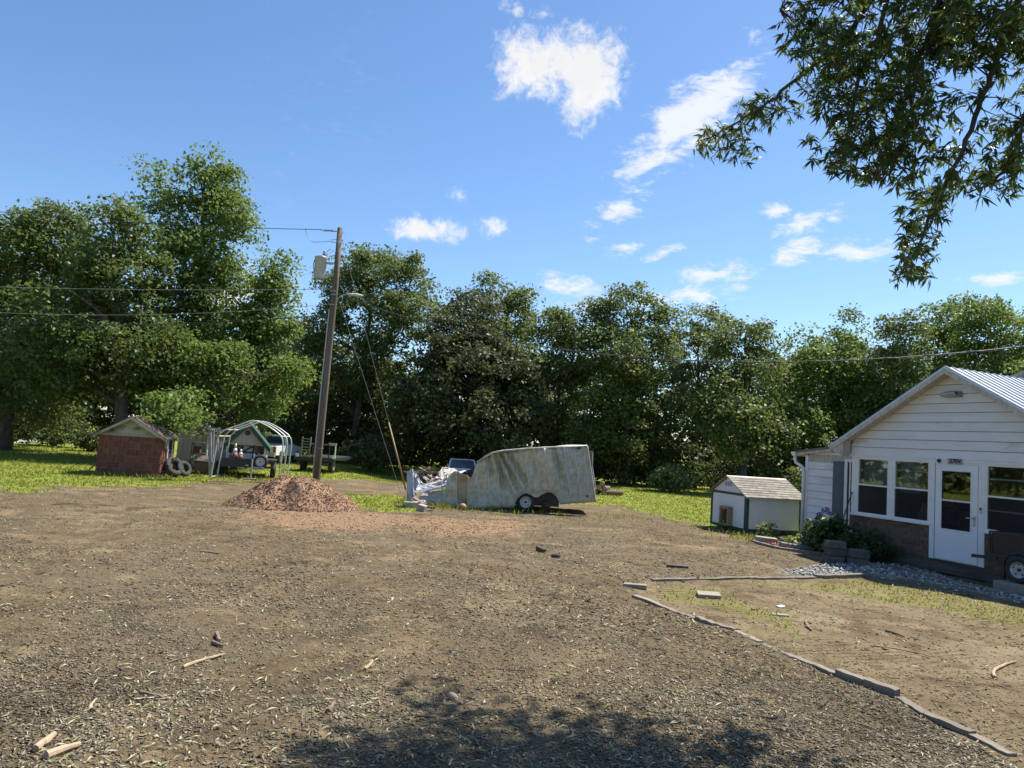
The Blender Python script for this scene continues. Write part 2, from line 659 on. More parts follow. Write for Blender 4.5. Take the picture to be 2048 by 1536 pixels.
def ground_material():
    m = bpy.data.materials.new('yard_ground')
    m.use_nodes = True
    t = NT(m.node_tree)
    b = t.n['Principled BSDF']
    geo = t.add('ShaderNodeNewGeometry')
    P = geo.outputs['Position']

    def at_(n):
        return t.add('ShaderNodeAttribute', attribute_name=n).outputs['Fac']
    big = t.noise(P, 0.35, 4, 0.6, 0.4)
    mid = t.noise(P, 1.6, 5, 0.65, 0.5)
    fine = t.noise(P, 22, 5, 0.7)
    grit = t.noise(P, 90, 3, 0.6)
    dirt = t.mix(t.rng(mid, 0.3, 0.7), (0.101, 0.072, 0.039), (0.172, 0.125, 0.069))
    dirt = t.mix(t.rng(big, 0.42, 0.66, 0, 0.7), dirt, (0.132, 0.108, 0.070))
    dirt = t.mix(t.rng(t.noise(P, 0.75, 6, 0.7, 1.2), 0.5, 0.66, 0, 0.75), dirt, (0.282, 0.209, 0.115))
    dirt = t.mix(t.rng(fine, 0.45, 0.72, 0, 0.7), dirt, (0.238, 0.182, 0.105))
    dirt = t.mix(t.rng(t.noise(P, 0.5, 6, 0.72, 1.6), 0.52, 0.66, 0, 0.7), dirt, (0.062, 0.046, 0.027))
    dirt = t.mix(t.rng(t.noise(P, 3.1, 5, 0.7, 0.8), 0.54, 0.70, 0, 0.8), dirt, (0.048, 0.035, 0.021))
    dirt = t.mix(t.rng(t.noise(P, 1.1, 6, 0.75, 0.6), 0.57, 0.72, 0, 0.45), dirt, (0.114, 0.111, 0.042))
    sand = t.mix(t.rng(mid, 0.3, 0.7), (0.167, 0.121, 0.066), (0.246, 0.184, 0.105))
    sand = t.mix(t.rng(t.noise(P, 1.3, 6, 0.72, 1.0), 0.48, 0.62, 0, 0.8), sand, (0.101, 0.069, 0.036))
    sand = t.mix(t.rng(t.noise(P, 0.6, 5, 0.7, 1.4), 0.5, 0.64, 0, 0.7), sand, (0.299, 0.234, 0.140))
    sand = t.mix(t.rng(fine, 0.5, 0.7, 0, 0.6), sand, (0.106, 0.074, 0.041))
    sand = t.mix(t.rng(t.noise(P, 0.9, 6, 0.75, 0.8), 0.53, 0.66, 0, 0.5), sand, (0.141, 0.127, 0.042))
    redc = t.mix(t.rng(fine, 0.3, 0.7), (0.20, 0.12, 0.066), (0.32, 0.215, 0.125))
    grav = t.mix(t.rng(fine, 0.4, 0.6), (0.10, 0.09, 0.08), (0.30, 0.29, 0.28))
    grass = t.mix(t.rng(mid, 0.3, 0.75), (0.15, 0.185, 0.026), (0.235, 0.26, 0.044))
    grass = t.mix(t.rng(fine, 0.45, 0.75, 0, 0.6), grass, (0.26, 0.30, 0.06))
    grass = t.mix(t.rng(t.noise(P, 0.8, 5, 0.7), 0.58, 0.75, 0, 0.5), grass, (0.19, 0.165, 0.07))
    br = t.math('MULTIPLY', t.math('SUBTRACT', t.noise(P, 7.0, 5, 0.7), 0.5), 0.9)

    def soft(a):
        return t.rng(t.math('ADD', at_(a), br), 0.3, 0.7)
    c = t.mix(at_('sand'), dirt, sand)
    c = t.mix(soft('red'), c, redc)
    c = t.mix(at_('gravel'), c, grav)
    c = t.mix(soft('grass'), c, grass)
    c = t.mix(t.math('MULTIPLY', soft('yard'), 0.55), c, t.mix(t.rng(fine, 0.3, 0.7), (0.19, 0.17, 0.06), (0.22, 0.22, 0.06)))
    t.l.new(c, b.inputs['Base Color'])
    b.inputs['Roughness'].default_value = 0.93
    b.inputs['Specular IOR Level'].default_value = 0.15
    # relief: crumbs, and the tread marks pressed into the sandy yard
    wv = t.add('ShaderNodeTexWave', wave_type='BANDS')
    mp = t.add('ShaderNodeMapping')
    mp.inputs['Rotation'].default_value = (0, 0, rad(72))
    t.l.new(P, mp.inputs[0])
    t.l.new(mp.outputs[0], wv.inputs['Vector'])
    wv.inputs['Scale'].default_value = 3.0
    wv.inputs['Distortion'].default_value = 1.2
    tr = t.math('MULTIPLY', t.math('MULTIPLY', wv.outputs['Fac'], t.rng(t.noise(P, 0.9, 2, 0.5), 0.5, 0.62)), at_('sand'))
    h = t.math('ADD', t.math('MULTIPLY', fine, 1.0), t.math('MULTIPLY', grit, 0.45))
    h = t.math('ADD', h, t.math('MULTIPLY', tr, 1.3))
    bn = t.add('ShaderNodeBump')
    bn.inputs['Strength'].default_value = 0.9
    bn.inputs['Distance'].default_value = 0.045
    t.l.new(h, bn.inputs['Height'])
    t.l.new(bn.outputs[0], b.inputs['Normal'])
    return m


nx, ny = len(xs), len(ys)
idx = np.arange(nx * ny).reshape(nx, ny)
Fq = np.stack([idx[:-1, :-1], idx[1:, :-1], idx[1:, 1:], idx[:-1, 1:]], -1).reshape(-1, 4)
me = np_mesh('ground', np.stack([GX, GY, GZ], -1).reshape(-1, 3), Fq, ground_material(), smooth=True)
for nm, arr in (('grass', gr_), ('sand', sa_), ('gravel', gv_), ('red', rd_), ('yard', yd_)):
    a = me.attributes.new(nm, 'FLOAT', 'POINT')
    a.data.foreach_set('value', arr.astype(np.float32).ravel())
tag(link('ground', me), kind='structure')

mb = MB()
ra, rb = g(-300, 896), g(260, 874.5)
mb.grid(lambda u, v: (ra.x + (rb.x - ra.x) * u, ra.y + (rb.y - ra.y) * u + (v - 0.5) * 7.0, 0.03 + 0.03 * math.sin(v * PI)), 24, 6)
tag(mb.build('road', mat('pale_road', (0.24, 0.235, 0.22), (0.3, 0.29, 0.27), 0.9, 2.0, 0.2)), kind='structure')


def ground_at(x, y):
    return float(ground_z(np.array([x]), np.array([y]))[0])


# ------------------------------------------------------------------ scattered bits on the ground
def oct_bits(n, P, size, rng, flat=0.45, long=1.9, sink=0.3, name='bits'):
    "irregular eight-sided bits lying on the ground: positions P (n,3), sizes (n,)"
    base = np.array([(1, 0, 0), (-1, 0, 0), (0, 1, 0), (0, -1, 0), (0, 0, 1), (0, 0, -1)], float)
    V = np.repeat(base[None], n, 0) * (0.7 + 0.6 * rng.random((n, 6, 1)))
    V = V + rng.normal(0, 0.12, (n, 6, 3))
    lng = 1 + (long - 1) * rng.random(n)
    V[:, :, 0] *= (size * lng / 2)[:, None]
    V[:, :, 1] *= (size / 2)[:, None]
    V[:, :, 2] *= (size * (flat * (0.6 + 0.8 * rng.random(n))) / 2)[:, None]
    a = rng.random(n) * 2 * PI
    tl = rng.normal(0, 0.25, n)
    V[:, :, 2] += V[:, :, 0] * tl[:, None]
    x = V[:, :, 0] * np.cos(a)[:, None] - V[:, :, 1] * np.sin(a)[:, None]
    y = V[:, :, 0] * np.sin(a)[:, None] + V[:, :, 1] * np.cos(a)[:, None]
    V[:, :, 0], V[:, :, 1] = x, y
    V += P[:, None, :]
    f = np.array([(0, 2, 4), (2, 1, 4), (1, 3, 4), (3, 0, 4), (2, 0, 5), (1, 2, 5), (3, 1, 5), (0, 3, 5)])
    F = (np.arange(n)[:, None, None] * 6 + f[None]).reshape(-1, 3)
    return V.reshape(-1, 3), F


def fan(n, y0, y1, rng, half=0.80, power=1.0):
    "random ground points in the part of the yard in view"
    u = rng.random(n)
    Y = np.sqrt(y0 ** 2 + u * (y1 ** 2 - y0 ** 2)) if power == 1 else y0 * (y1 / y0) ** u
    X = (rng.random(n) * 2 - 1) * half * Y + 0.02 * Y
    return X, Y


rng = np.random.default_rng(11)
CH = chip_mat('yard_litter', ((0.0, (0.036, 0.029, 0.021)), (0.25, (0.105, 0.084, 0.056)), (0.5, (0.20, 0.168, 0.115)), (0.72, (0.31, 0.272, 0.195)), (0.88, (0.19, 0.19, 0.09)), (1.0, (0.48, 0.43, 0.32))))
Vs, Fs, Ts = [], [], []
k0 = 0
for n, y0, y1, s0, s1 in ((105000, 4.0, 8.5, 0.008, 0.026), (75000, 8.5, 24.0, 0.014, 0.040)):
    X, Y = fan(n, y0, y1, rng, power=0)
    gz_, s_, gv2, r_, yd2 = zones(X, Y)
    dens = 0.42 + 0.95 * fbm(X * 0.55, Y * 0.55, 33) + 0.45 * fbm(X * 1.9, Y * 1.9, 35) + 0.35 * sstep(X / Y, -0.45, 0.1)
    dens = dens * (1 - 0.72 * s_) * (1 - gv2) * (1 - 0.85 * gz_)
    lit = sdist(LITTER, X, Y) > 0
    keep = rng.random(n) < np.where(lit, 1.0, dens)
    X, Y = X[keep], Y[keep]
    n = len(X)
    Z = ground_z(X, Y) + 0.004
    sz = s0 + (s1 - s0) * rng.random(n) ** 2.2
    V, F = oct_bits(n, np.stack([X, Y, Z], -1), sz, rng, 0.32, 3.4)
    Vs.append(V)
    Fs.append(F + k0)
    k0 += len(V)
    tn = np.clip(0.46 + 0.23 * rng.normal(size=n) + 0.28 * fbm(X * 0.6, Y * 0.6, 51) + 0.15 * fbm(X * 2.3, Y * 2.3, 53), 0, 1)
    Ts.append(np.repeat(tn, 6))
tag(link('ground_litter', np_mesh('ground_litter', np.concatenate(Vs), np.concatenate(Fs), CH, np.concatenate(Ts))),
    'gravel, bark chips and cut leaf bits strewn over the bare yard', 'litter', kind='stuff')

# white stones of the path by the porch
X, Y = fan(60000, 10.5, 16.5, rng, half=1.0)
keep = (sdist(GRAVEL, X, Y) + 0.12 * fbm(X * 3, Y * 3, 2) > 0.02) & (rng.random(len(X)) < 0.6 * sstep(X, 4.6, 7.0) + 0.06)
X, Y = X[keep], Y[keep]
n = len(X)
V, F = oct_bits(n, np.stack([X, Y, ground_z(X, Y) + 0.012], -1), 0.025 + 0.04 * rng.random(n), rng, 0.7, 1.5)
WS = chip_mat('white_stones', ((0.0, (0.14, 0.13, 0.11)), (0.5, (0.33, 0.315, 0.285)), (1.0, (0.62, 0.60, 0.56))))
tag(link('stone_gravel', np_mesh('stone_gravel', V, F, WS, np.repeat(rng.random(n), 6))),
    'white stone gravel of the path along the porch', 'gravel', kind='stuff')


def blades(X, Y, h, w, rng, lean=0.5, per=1):
    "grass blades: bent two-segment triangles"
    n = len(X)
    a = rng.random(n) * 2 * PI
    hh = h * (0.5 + rng.random(n))
    dx, dy = np.cos(a), np.sin(a)
    b = rng.random(n) * 2 * PI
    lx, ly = np.cos(b) * lean * hh * rng.random(n), np.sin(b) * lean * hh * rng.random(n)
    z0 = ground_z(X, Y) - 0.005
    V = np.zeros((n, 4, 3))
    V[:, 0] = np.stack([X - dx * w / 2, Y - dy * w / 2, z0], -1)
    V[:, 1] = np.stack([X + dx * w / 2, Y + dy * w / 2, z0], -1)
    V[:, 2] = np.stack([X + lx * 0.5 + dx * w * 0.35, Y + ly * 0.5 + dy * w * 0.35, z0 + hh * 0.6], -1)
    V[:, 3] = np.stack([X + lx, Y + ly, z0 + hh * (1 - 0.25 * lean)], -1)
    F = (np.arange(n)[:, None, None] * 4 + np.array([[0, 1, 2], [0, 2, 3]])[None]).reshape(-1, 3)
    return V.reshape(-1, 3), F


GM = leaf_mat('grass_blades', (0.17, 0.20, 0.026), (0.26, 0.285, 0.042), (0.38, 0.365, 0.10), 0.65, 0.42, 0.15)
X, Y = fan(170000, 8.0, 42.0, rng, power=0)
zg, zs, zv, zr, zy = zones(X, Y)
keep = rng.random(len(X)) < np.maximum(zg, zy * zy * 0.32) * (1 - zv)
X, Y = X[keep], Y[keep]
# clumped
w_ = 0.012 + 0.0011 * Y
V, F = blades(X, Y, 0.035 + 0.0012 * Y, w_, rng, 0.8)
tn = np.clip(0.5 + 0.25 * rng.normal(size=len(X)) + 0.2 * fbm(X, Y, 71), 0, 1)
tag(link('lawn_grass', np_mesh('lawn_grass', V, F, GM, np.repeat(tn, 4))), 'short mown grass of the lawn and thin patches in the yard', 'grass', kind='stuff')

X = np.concatenate([rng.normal(a, b, n_) for a, b, n_ in ((-2.0, 1.2, 900), (1.5, 2.0, 700), (8.2, 1.0, 700), (6.6, 0.6, 300), (-14.0, 1.5, 500), (-9.5, 1.5, 500))])
Y = np.concatenate([rng.normal(a, b, n_) for a, b, n_ in ((22.0, 0.6, 900), (22.6, 0.5, 700), (21.7, 0.5, 700), (19.4, 0.5, 300), (25.7, 0.3, 500), (28.2, 0.8, 500))])
cl = fbm(X * 2.2, Y * 2.2, 13) > -0.05
X, Y = X[cl], Y[cl]
V, F = blades(X, Y, 0.16, 0.022, rng, 0.7)
tag(link('weeds', np_mesh('weeds', V, F, GM, np.repeat(np.clip(0.45 + 0.25 * rng.normal(size=len(X)), 0, 1), 4))), 'taller weeds round the trailer, the sheds and the dog house', 'weeds', kind='stuff')

# cut grass and straw lying on the dirt
X, Y = fan(15000, 4.2, 17.0, rng, power=0)
zg, zs, zv, zr, zy = zones(X, Y)
keep = rng.random(len(X)) < np.clip(0.45 + 0.9 * fbm(X * 0.8, Y * 0.8, 91), 0, 1) * (1 - 0.8 * zs) * (1 - zv)
X, Y = X[keep], Y[keep]
n = len(X)
Z = ground_z(X, Y) + 0.012
L = 0.03 + 0.09 * rng.random(n) ** 2
a = rng.random(n) * 2 * PI
dx, dy = np.cos(a) * L / 2, np.sin(a) * L / 2
w_ = 0.0035 + 0.0025 * rng.random(n)
px, py = -np.sin(a) * w_, np.cos(a) * w_
t1, t2 = rng.normal(0, 0.012, n), rng.normal(0, 0.012, n)
V = np.stack([np.stack([X - dx, Y - dy, Z + t1], -1), np.stack([X + px, Y + py, Z + 0.008], -1), np.stack([X + dx, Y + dy, Z + t2], -1), np.stack([X - px, Y - py, Z + 0.002], -1)], 1)
F = np.arange(n * 4).reshape(n, 4)
SM = chip_mat('straw', ((0.0, (0.13, 0.15, 0.05)), (0.4, (0.27, 0.25, 0.13)), (0.75, (0.38, 0.33, 0.21)), (1.0, (0.48, 0.44, 0.32))))
tag(link('straw', np_mesh('straw', V.reshape(-1, 3), F, SM, np.repeat(rng.random(n), 4))), 'cut grass and straw lying loose on the bare dirt', 'straw', kind='stuff')

# ------------------------------------------------------------------ trees
BARK = mat('bark', (0.05, 0.042, 0.034), (0.11, 0.092, 0.072), 0.9, 6, 0.6, 14, stretch=(1, 1, 0.25))
LEAF = {
    'maple': leaf_mat('maple_leaves', (0.065, 0.101, 0.028), (0.127, 0.176, 0.047), (0.227, 0.270, 0.063), 0.5, 0.46, 0.35),
    'gum': leaf_mat('sweetgum_leaves', (0.083, 0.134, 0.028), (0.156, 0.227, 0.047), (0.255, 0.315, 0.071), 0.5, 0.50, 0.35),
    'oak': leaf_mat('oak_leaves', (0.077, 0.114, 0.034), (0.136, 0.188, 0.053), (0.237, 0.261, 0.075), 0.5, 0.46, 0.35),
    'dark': leaf_mat('magnolia_leaves', (0.055, 0.077, 0.032), (0.102, 0.128, 0.049), (0.182, 0.179, 0.081), 0.5, 0.36, 0.3),
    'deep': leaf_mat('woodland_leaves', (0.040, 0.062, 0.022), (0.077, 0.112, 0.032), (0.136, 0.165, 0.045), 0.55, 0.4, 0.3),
    'pale': leaf_mat('pale_leaves', (0.109, 0.143, 0.045), (0.182, 0.225, 0.071), (0.273, 0.299, 0.098), 0.45, 0.42),
}


def leaf_quads(C, N, L, W, rng, fold=0.15):
    "one folded diamond leaf at each point C with normal N"
    n = len(C)
    N = N / (np.linalg.norm(N, axis=1, keepdims=True) + 1e-9)
    T = rng.normal(size=(n, 3))
    T = T - N * (T * N).sum(1, keepdims=True)
    T /= np.linalg.norm(T, axis=1, keepdims=True) + 1e-9
    B = np.cross(N, T)
    L, W = L[:, None], W[:, None]
    V = np.stack([C - T * L / 2, C + B * W / 2 + N * L * fold - T * L * 0.05, C + T * L / 2, C - B * W / 2 + N * L * fold - T * L * 0.05], 1)
    return V.reshape(-1, 3), np.arange(n * 4).reshape(n, 4)


def crown(lobes, nclump, per, leaf, clr, rng, up=0.55, fill=0.28):
    "leaf clumps spread through and over a set of ellipsoids; lobes: (centre, radii)"
    cs = np.array([l[0] for l in lobes], float)
    rs = np.array([l[1] for l in lobes], float)
    wt = (rs[:, 0] * rs[:, 2] + rs[:, 0] * rs[:, 1] + rs[:, 1] * rs[:, 2])
    wt /= wt.sum()
    k = rng.choice(len(lobes), size=nclump * 2, p=wt)
    u = rng.normal(size=(nclump * 2, 3))
    u /= np.linalg.norm(u, axis=1, keepdims=True)
    rr = 1 - np.abs(rng.normal(0, fill, nclump * 2))
    rr = np.clip(rr, 0.15, 1) * (1 + 0.10 * rng.normal(size=nclump * 2))
    Cc = cs[k] + rs[k] * u * rr[:, None]
    # drop clumps buried well inside another lobe
    q = ((Cc[:, None, :] - cs[None]) / rs[None])
    q = np.sqrt((q ** 2).sum(2))
    q[np.arange(len(k)), k] = 9
    ok = np.where((q.min(1) > 0.6) & (Cc[:, 2] > 0.35))[0][:nclump]
    Cc, kk, uu = Cc[ok], k[ok], u[ok]
    m = len(Cc)
    tone = rng.normal(0, 0.13, m)
    szc = clr * (0.6 + 0.8 * rng.random(m))
    i = np.repeat(np.arange(m), per)
    n = len(i)
    o = np.clip(rng.normal(size=(n, 3)), -1.75, 1.75) * np.array([1, 1, 0.5]) * szc[i][:, None] * 0.58
    o[:, 2] -= 0.22 * (o[:, 0] ** 2 + o[:, 1] ** 2) / clr
    P = Cc[i] + o
    N = rng.normal(size=(n, 3)) * 0.75 + uu[i] * 0.5 + np.array([0, 0, up])
    Ls = leaf * (0.6 + 0.8 * rng.random(n))
    V, F = leaf_quads(P, N, Ls, Ls * 0.72, rng)
    tint = np.clip(0.42 + tone[i] + 0.15 * rng.normal(size=n), 0, 1)
    return V, F, np.repeat(tint, 4), Cc


def limb_tube(mb, p0, p1, r0, r1, rng, sag=0.1, n=5, seg=6):
    p0, p1 = Vector(p0), Vector(p1)
    d = p1 - p0
    off = Vector(rng.normal(size=3).tolist()) * d.length * 0.07
    pts = []
    for i in range(n + 1):
        t = i / n
        p = p0.lerp(p1, t) + off * math.sin(t * PI) + Vector((0, 0, sag * d.length * math.sin(t * PI)))
        pts.append(p)
    mb.tube(pts, [r0 + (r1 - r0) * i / n for i in range(n + 1)], seg)


def tree(name, label, px, Y, lobes, kind, dens=1.0, leaf=0.2, clump=0.85, group=None, tr=0.22, seed=0, fill=0.28, bare=3):
    "tree standing at depth Y under photograph column px; lobes in photograph pixels (x, y, rx, ry)"
    rg = np.random.default_rng(seed + 100)
    base = at(px, 900, Y)
    base.z = -0.05
    W, FWD = [], set()
    for k, lb_ in enumerate(lobes):
        lx, ly, rx, ry = lb_[:4]
        dY = rg.normal(0, 0.35) * rx * Y / FPX if len(lb_) == 4 else lb_[4]
        s = (Y + dY) / FPX
        c = at(lx, ly, Y + dY)
        if len(lb_) > 4:
            FWD.add((c.x, c.y))
        W.append(((c.x, c.y, c.z), (rx * s * 0.88, rx * s * 0.85, ry * s * 0.9)))
    W0 = list(W)
    for c, r in W0:                                  # leaders and side sprays that break the outline
        for q in range(6):
            th, el = rg.random() * 2 * PI, rg.uniform(-0.1, 1.35)
            k = rg.uniform(0.16, 0.30)
            W.append(((c[0] + r[0] * 0.98 * math.cos(th) * math.cos(el), c[1] + r[1] * 0.98 * math.sin(th) * math.cos(el), c[2] + r[2] * 1.04 * math.sin(el)),
                      (r[0] * k, r[1] * k, r[2] * k * rg.uniform(1.1, 1.9))))
    area = sum(2 * PI * (r[0] * r[2]) for _, r in W)
    ncl = int(area * 2.9 * dens / (clump / 0.55) ** 2)
    per = 118
    leaf = leaf * 0.95
    V, F, T, Cc = crown(W, ncl, per, leaf, clump, rg, fill=fill)
    root = thing(name, label, 'tree', base, 0, group)
    V = V - np.array(base)
    link('crown', np_mesh('crown', V, F, LEAF[kind], T), root)
    mb = MB()
    top = max(c[2] - 0.15 * r[2] for c, r in W0)
    cx, cy = np.mean([c[0] for c, r in W]), np.mean([c[1] for c, r in W])
    pts, rr = [], []
    for i in range(9):
        t = i / 8
        x = base.x + (cx - base.x) * t ** 1.5 + 0.12 * math.sin(3 * t + seed)
        y = base.y + (cy - base.y) * t ** 1.5
        pts.append(Vector((x - base.x, y - base.y, (top + 0.05) * t - (0.6 if i == 0 else 0))))
        rr.append(tr * (1.25 if i == 0 else 1) * (1 - 0.85 * t))
    mb.tube(pts, rr, 9)
    mb.build('trunk', BARK, root, smooth=True)
    for c, r in W0:
        fwd = (c[0], c[1]) in FWD
        for q in range(1 if fwd else bare):
            t0 = min(0.9, max(0.2, (c[2] - r[2] * 0.9) / top))
            i = t0 * 8
            a = pts[int(i)].lerp(pts[min(8, int(i) + 1)], i - int(i))
            u = rg.normal(size=3)
            e = Vector((c[0] + r[0] * 0.6 * u[0] * 0.7, c[1] + r[1] * 0.6 * u[1] * 0.7, c[2] + r[2] * 0.5 * u[2] * 0.7)) - base
            mb = MB()
            limb_tube(mb, a, e, 0.03 if fwd else tr * (1 - 0.8 * t0) * 0.55, 0.02, rg, -0.02 if fwd else 0.1)
            mb.build('limb', BARK, root, smooth=True)
    return root


GL = 'shade trees on the left lawn'
tree('maple_tree', 'broad dark maple at the far left edge above the lawn', 5, 37, [(40, 520, 110, 100), (125, 480, 85, 72), (30, 660, 150, 120), (-70, 600, 120, 150), (110, 640, 120, 130), (40, 790, 150, 70)], 'maple', 0.95, 0.19, group=GL, tr=0.3, seed=1)
tree('maple_tree', 'dark maple whose trunk rises right behind the red block pump house', 238, 33, [(215, 490, 72, 72), (255, 470, 40, 50), (250, 580, 85, 100), (180, 610, 105, 120), (255, 710, 110, 90), (140, 740, 120, 80)], 'maple', 0.95, 0.19, group=GL, tr=0.34, seed=2)
tree('sweetgum_tree', 'tallest tree on the left, a twin-topped sweetgum against the sky', 392, 38, [(312, 372, 30, 60), (335, 450, 46, 52), (420, 390, 52, 78), (398, 350, 24, 36), (445, 352, 24, 34), (466, 440, 48, 66), (395, 515, 86, 70), (445, 590, 80, 76), (350, 640, 90, 90), (390, 720, 110, 80)], 'gum', 1.0, 0.2, group=GL, tr=0.3, seed=3)
tree('sweetgum_tree', 'slender sweetgum left of the utility pole transformer', 530, 36, [(552, 565, 36, 58), (522, 640, 62, 80), (548, 700, 42, 60), (535, 745, 70, 66), (480, 700, 70, 80)], 'gum', 1.0, 0.19, group=GL, tr=0.2, seed=4)
tree('sweetgum_tree', 'bright low sweetgum boughs hanging behind the carport frame', 478, 34, [(430, 745, 110, 70), (360, 790, 60, 55), (540, 785, 60, 55), (350, 838, 17, 30, -6.8), (334, 806, 26, 18, -6.0), (372, 800, 22, 24, -5.0), (385, 830, 15, 20, -4.5), (585, 745, 26, 40), (470, 810, 90, 45), (300, 730, 70, 60)], 'gum', 1.0, 0.18, 0.7, group=GL, tr=0.16, seed=5)

GW = 'trees along the edge of the woods'
tree('oak_tree', 'round topped oak right of the utility pole, tallest of the woods', 705, 49, [(690, 560, 56, 52), (762, 535, 74, 44), (835, 565, 45, 50), (740, 640, 100, 70), (645, 665, 48, 52), (835, 650, 62, 56), (690, 770, 110, 80), (612, 735, 45, 80), (780, 730, 80, 60)], 'oak', 0.82, 0.21, group=GW, tr=0.3, seed=6)
tree('oak_tree', 'rounded oak crown next right from the tall oak', 930, 47, [(935, 625, 62, 55), (905, 680, 60, 60), (950, 720, 80, 70)], 'dark', 0.9, 0.2, group=GW, seed=7)
tree('gum_tree', 'pointed twin crown rising over the crushed trailer nose', 1020, 50, [(985, 590, 34, 44), (1040, 615, 46, 44), (1010, 660, 70, 60), (1030, 740, 80, 80)], 'oak', 0.85, 0.21, group=GW, seed=8)
tree('magnolia_tree', 'glossy dark magnolia spreading low in front of the woods', 970, 44, [(930, 730, 110, 75), (1015, 770, 85, 80), (870, 810, 90, 75), (1000, 850, 90, 60), (1055, 820, 45, 80)], 'dark', 0.95, 0.24, 0.8, group=GW, seed=9)
tree('oak_tree', 'narrow leaning tree left of the gap above the trailer roof', 1118, 46, [(1105, 660, 52, 52), (1135, 720, 50, 70), (1110, 790, 62, 80), (1120, 860, 60, 60)], 'oak', 0.9, 0.2, group=GW, seed=10)
tree('birch_tree', 'big bushy tree right above the trailer tail', 1252, 45, [(1258, 620, 52, 52), (1195, 655, 44, 58), (1312, 645, 44, 50), (1250, 710, 105, 70), (1215, 790, 90, 80), (1300, 790, 80, 90), (1240, 880, 110, 70)], 'oak', 0.95, 0.2, group=GW, tr=0.28, seed=11)
tree('locust_tree', 'thin feathery pale tree with sky showing through its branches', 1392, 48, [(1372, 670, 40, 46), (1432, 660, 42, 40), (1400, 730, 62, 56), (1390, 800, 60, 60)], 'pale', 0.5, 0.18, 0.7, group=GW, seed=12, bare=6)
tree('poplar_tree', 'dark pointed tree in the middle of the woods above the dog house', 1485, 43, [(1505, 680, 42, 54), (1460, 700, 40, 58), (1500, 760, 72, 66), (1478, 850, 95, 80), (1530, 880, 60, 70)], 'maple', 0.95, 0.2, group=GW, tr=0.26, seed=13)
tree('poplar_tree', 'first of the slim spires right of the sky gap', 1612, 46, [(1618, 690, 34, 46), (1600, 750, 52, 66), (1585, 840, 70, 80), (1640, 800, 50, 80)], 'gum', 0.9, 0.2, group=GW, seed=14)
tree('poplar_tree', 'second slim spire from the sky gap, left of the porch peak', 1706, 48, [(1704, 672, 32, 48), (1698, 740, 52, 66), (1700, 830, 66, 70)], 'gum', 0.9, 0.2, group=GW, seed=15)
tree('poplar_tree', 'low rounded tree between two spires over the porch eave', 1795, 45, [(1800, 680, 46, 52), (1775, 760, 62, 76), (1730, 850, 80, 66), (1810, 830, 60, 70)], 'oak', 0.95, 0.2, group=GW, seed=16)
tree('poplar_tree', 'pointed tree directly behind the porch roof peak', 1888, 47, [(1888, 655, 38, 56), (1880, 740, 62, 80), (1870, 830, 66, 80)], 'gum', 0.9, 0.2, group=GW, seed=17)
tree('pecan_tree', 'full broad tree at the right edge behind the metal roof', 1985, 44, [(1975, 650, 66, 60), (2030, 690, 55, 70), (1960, 740, 60, 80), (2010, 800, 90, 80)], 'gum', 0.95, 0.2, group=GW, seed=18)
tree('pecan_tree', 'partly cut off tree at the far right behind the roof', 2120, 45, [(2095, 660, 62, 66), (2120, 770, 90, 90)], 'gum', 0.8, 0.2, group=GW, seed=19)

# the wood behind, and the undergrowth along its edge: one mass each
rg = np.random.default_rng(5)
lob = []
for px in range(560, 2300, 75):
    Yd = 57 + rg.normal(0, 2)
    top = 720 + 25 * rg.normal()
    if 590 < px < 660:
        top = 740
    for yy in (top + 50, top + 130, top + 210):
        c = at(px + 20 * rg.normal(), yy, Yd)
        s = Yd / FPX
        lob.append(((c.x, c.y, c.z), (62 * s, 60 * s, 62 * s)))
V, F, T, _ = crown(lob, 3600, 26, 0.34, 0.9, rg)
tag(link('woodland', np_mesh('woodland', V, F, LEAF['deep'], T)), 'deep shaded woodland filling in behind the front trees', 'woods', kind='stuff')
lob = []
for px in range(560, 2150, 42):
    Yd = 44.5 + 1.5 * rg.random() + (2.5 if px < 800 else 0)
    h = 1.4 + 1.8 * rg.random()
    c = at(px, 900, Yd)
    lob.append(((c.x, c.y, h * 0.5), (1.3, 1.2, h * 0.62)))
    lob.append(((c.x + rg.normal(), c.y + 2.0, h), (1.9, 1.5, h)))
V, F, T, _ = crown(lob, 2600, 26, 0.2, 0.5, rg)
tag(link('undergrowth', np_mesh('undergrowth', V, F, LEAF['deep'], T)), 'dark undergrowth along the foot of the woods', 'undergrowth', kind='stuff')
lob = []
for px in range(-260, 640, 48):
    Yd = 84 + rg.normal(0, 3)
    for yy in (700, 775, 835):
        c = at(px + 12 * rg.normal(), yy + 10 * rg.normal(), Yd)
        s = Yd / FPX
        lob.append(((c.x, c.y, max(c.z, 1.5)), (42 * s, 40 * s, 42 * s)))
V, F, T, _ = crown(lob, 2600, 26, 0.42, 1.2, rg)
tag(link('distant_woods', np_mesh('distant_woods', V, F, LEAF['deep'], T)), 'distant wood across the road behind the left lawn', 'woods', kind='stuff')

lob = []
for k in range(46):
    a_ = rad(150 + 150 * k / 45)             # from the left lawn round behind the viewer
    R_ = 70 + 5 * rg.normal()
    cx_, cy_ = R_ * math.cos(a_), 18 + R_ * math.sin(a_)
    h = 9 + 3 * rg.random()
    for zz in (0.28, 0.7):
        lob.append(((cx_, cy_, h * zz), (4.2, 4.2, h * 0.36)))
V, F, T, _ = crown(lob, 1500, 22, 0.75, 1.6, rg)
tag(link('surrounding_woods', np_mesh('surrounding_woods', V, F, LEAF['deep'], T)), 'woods closing the clearing on the left and behind the viewer', 'woods', kind='stuff')


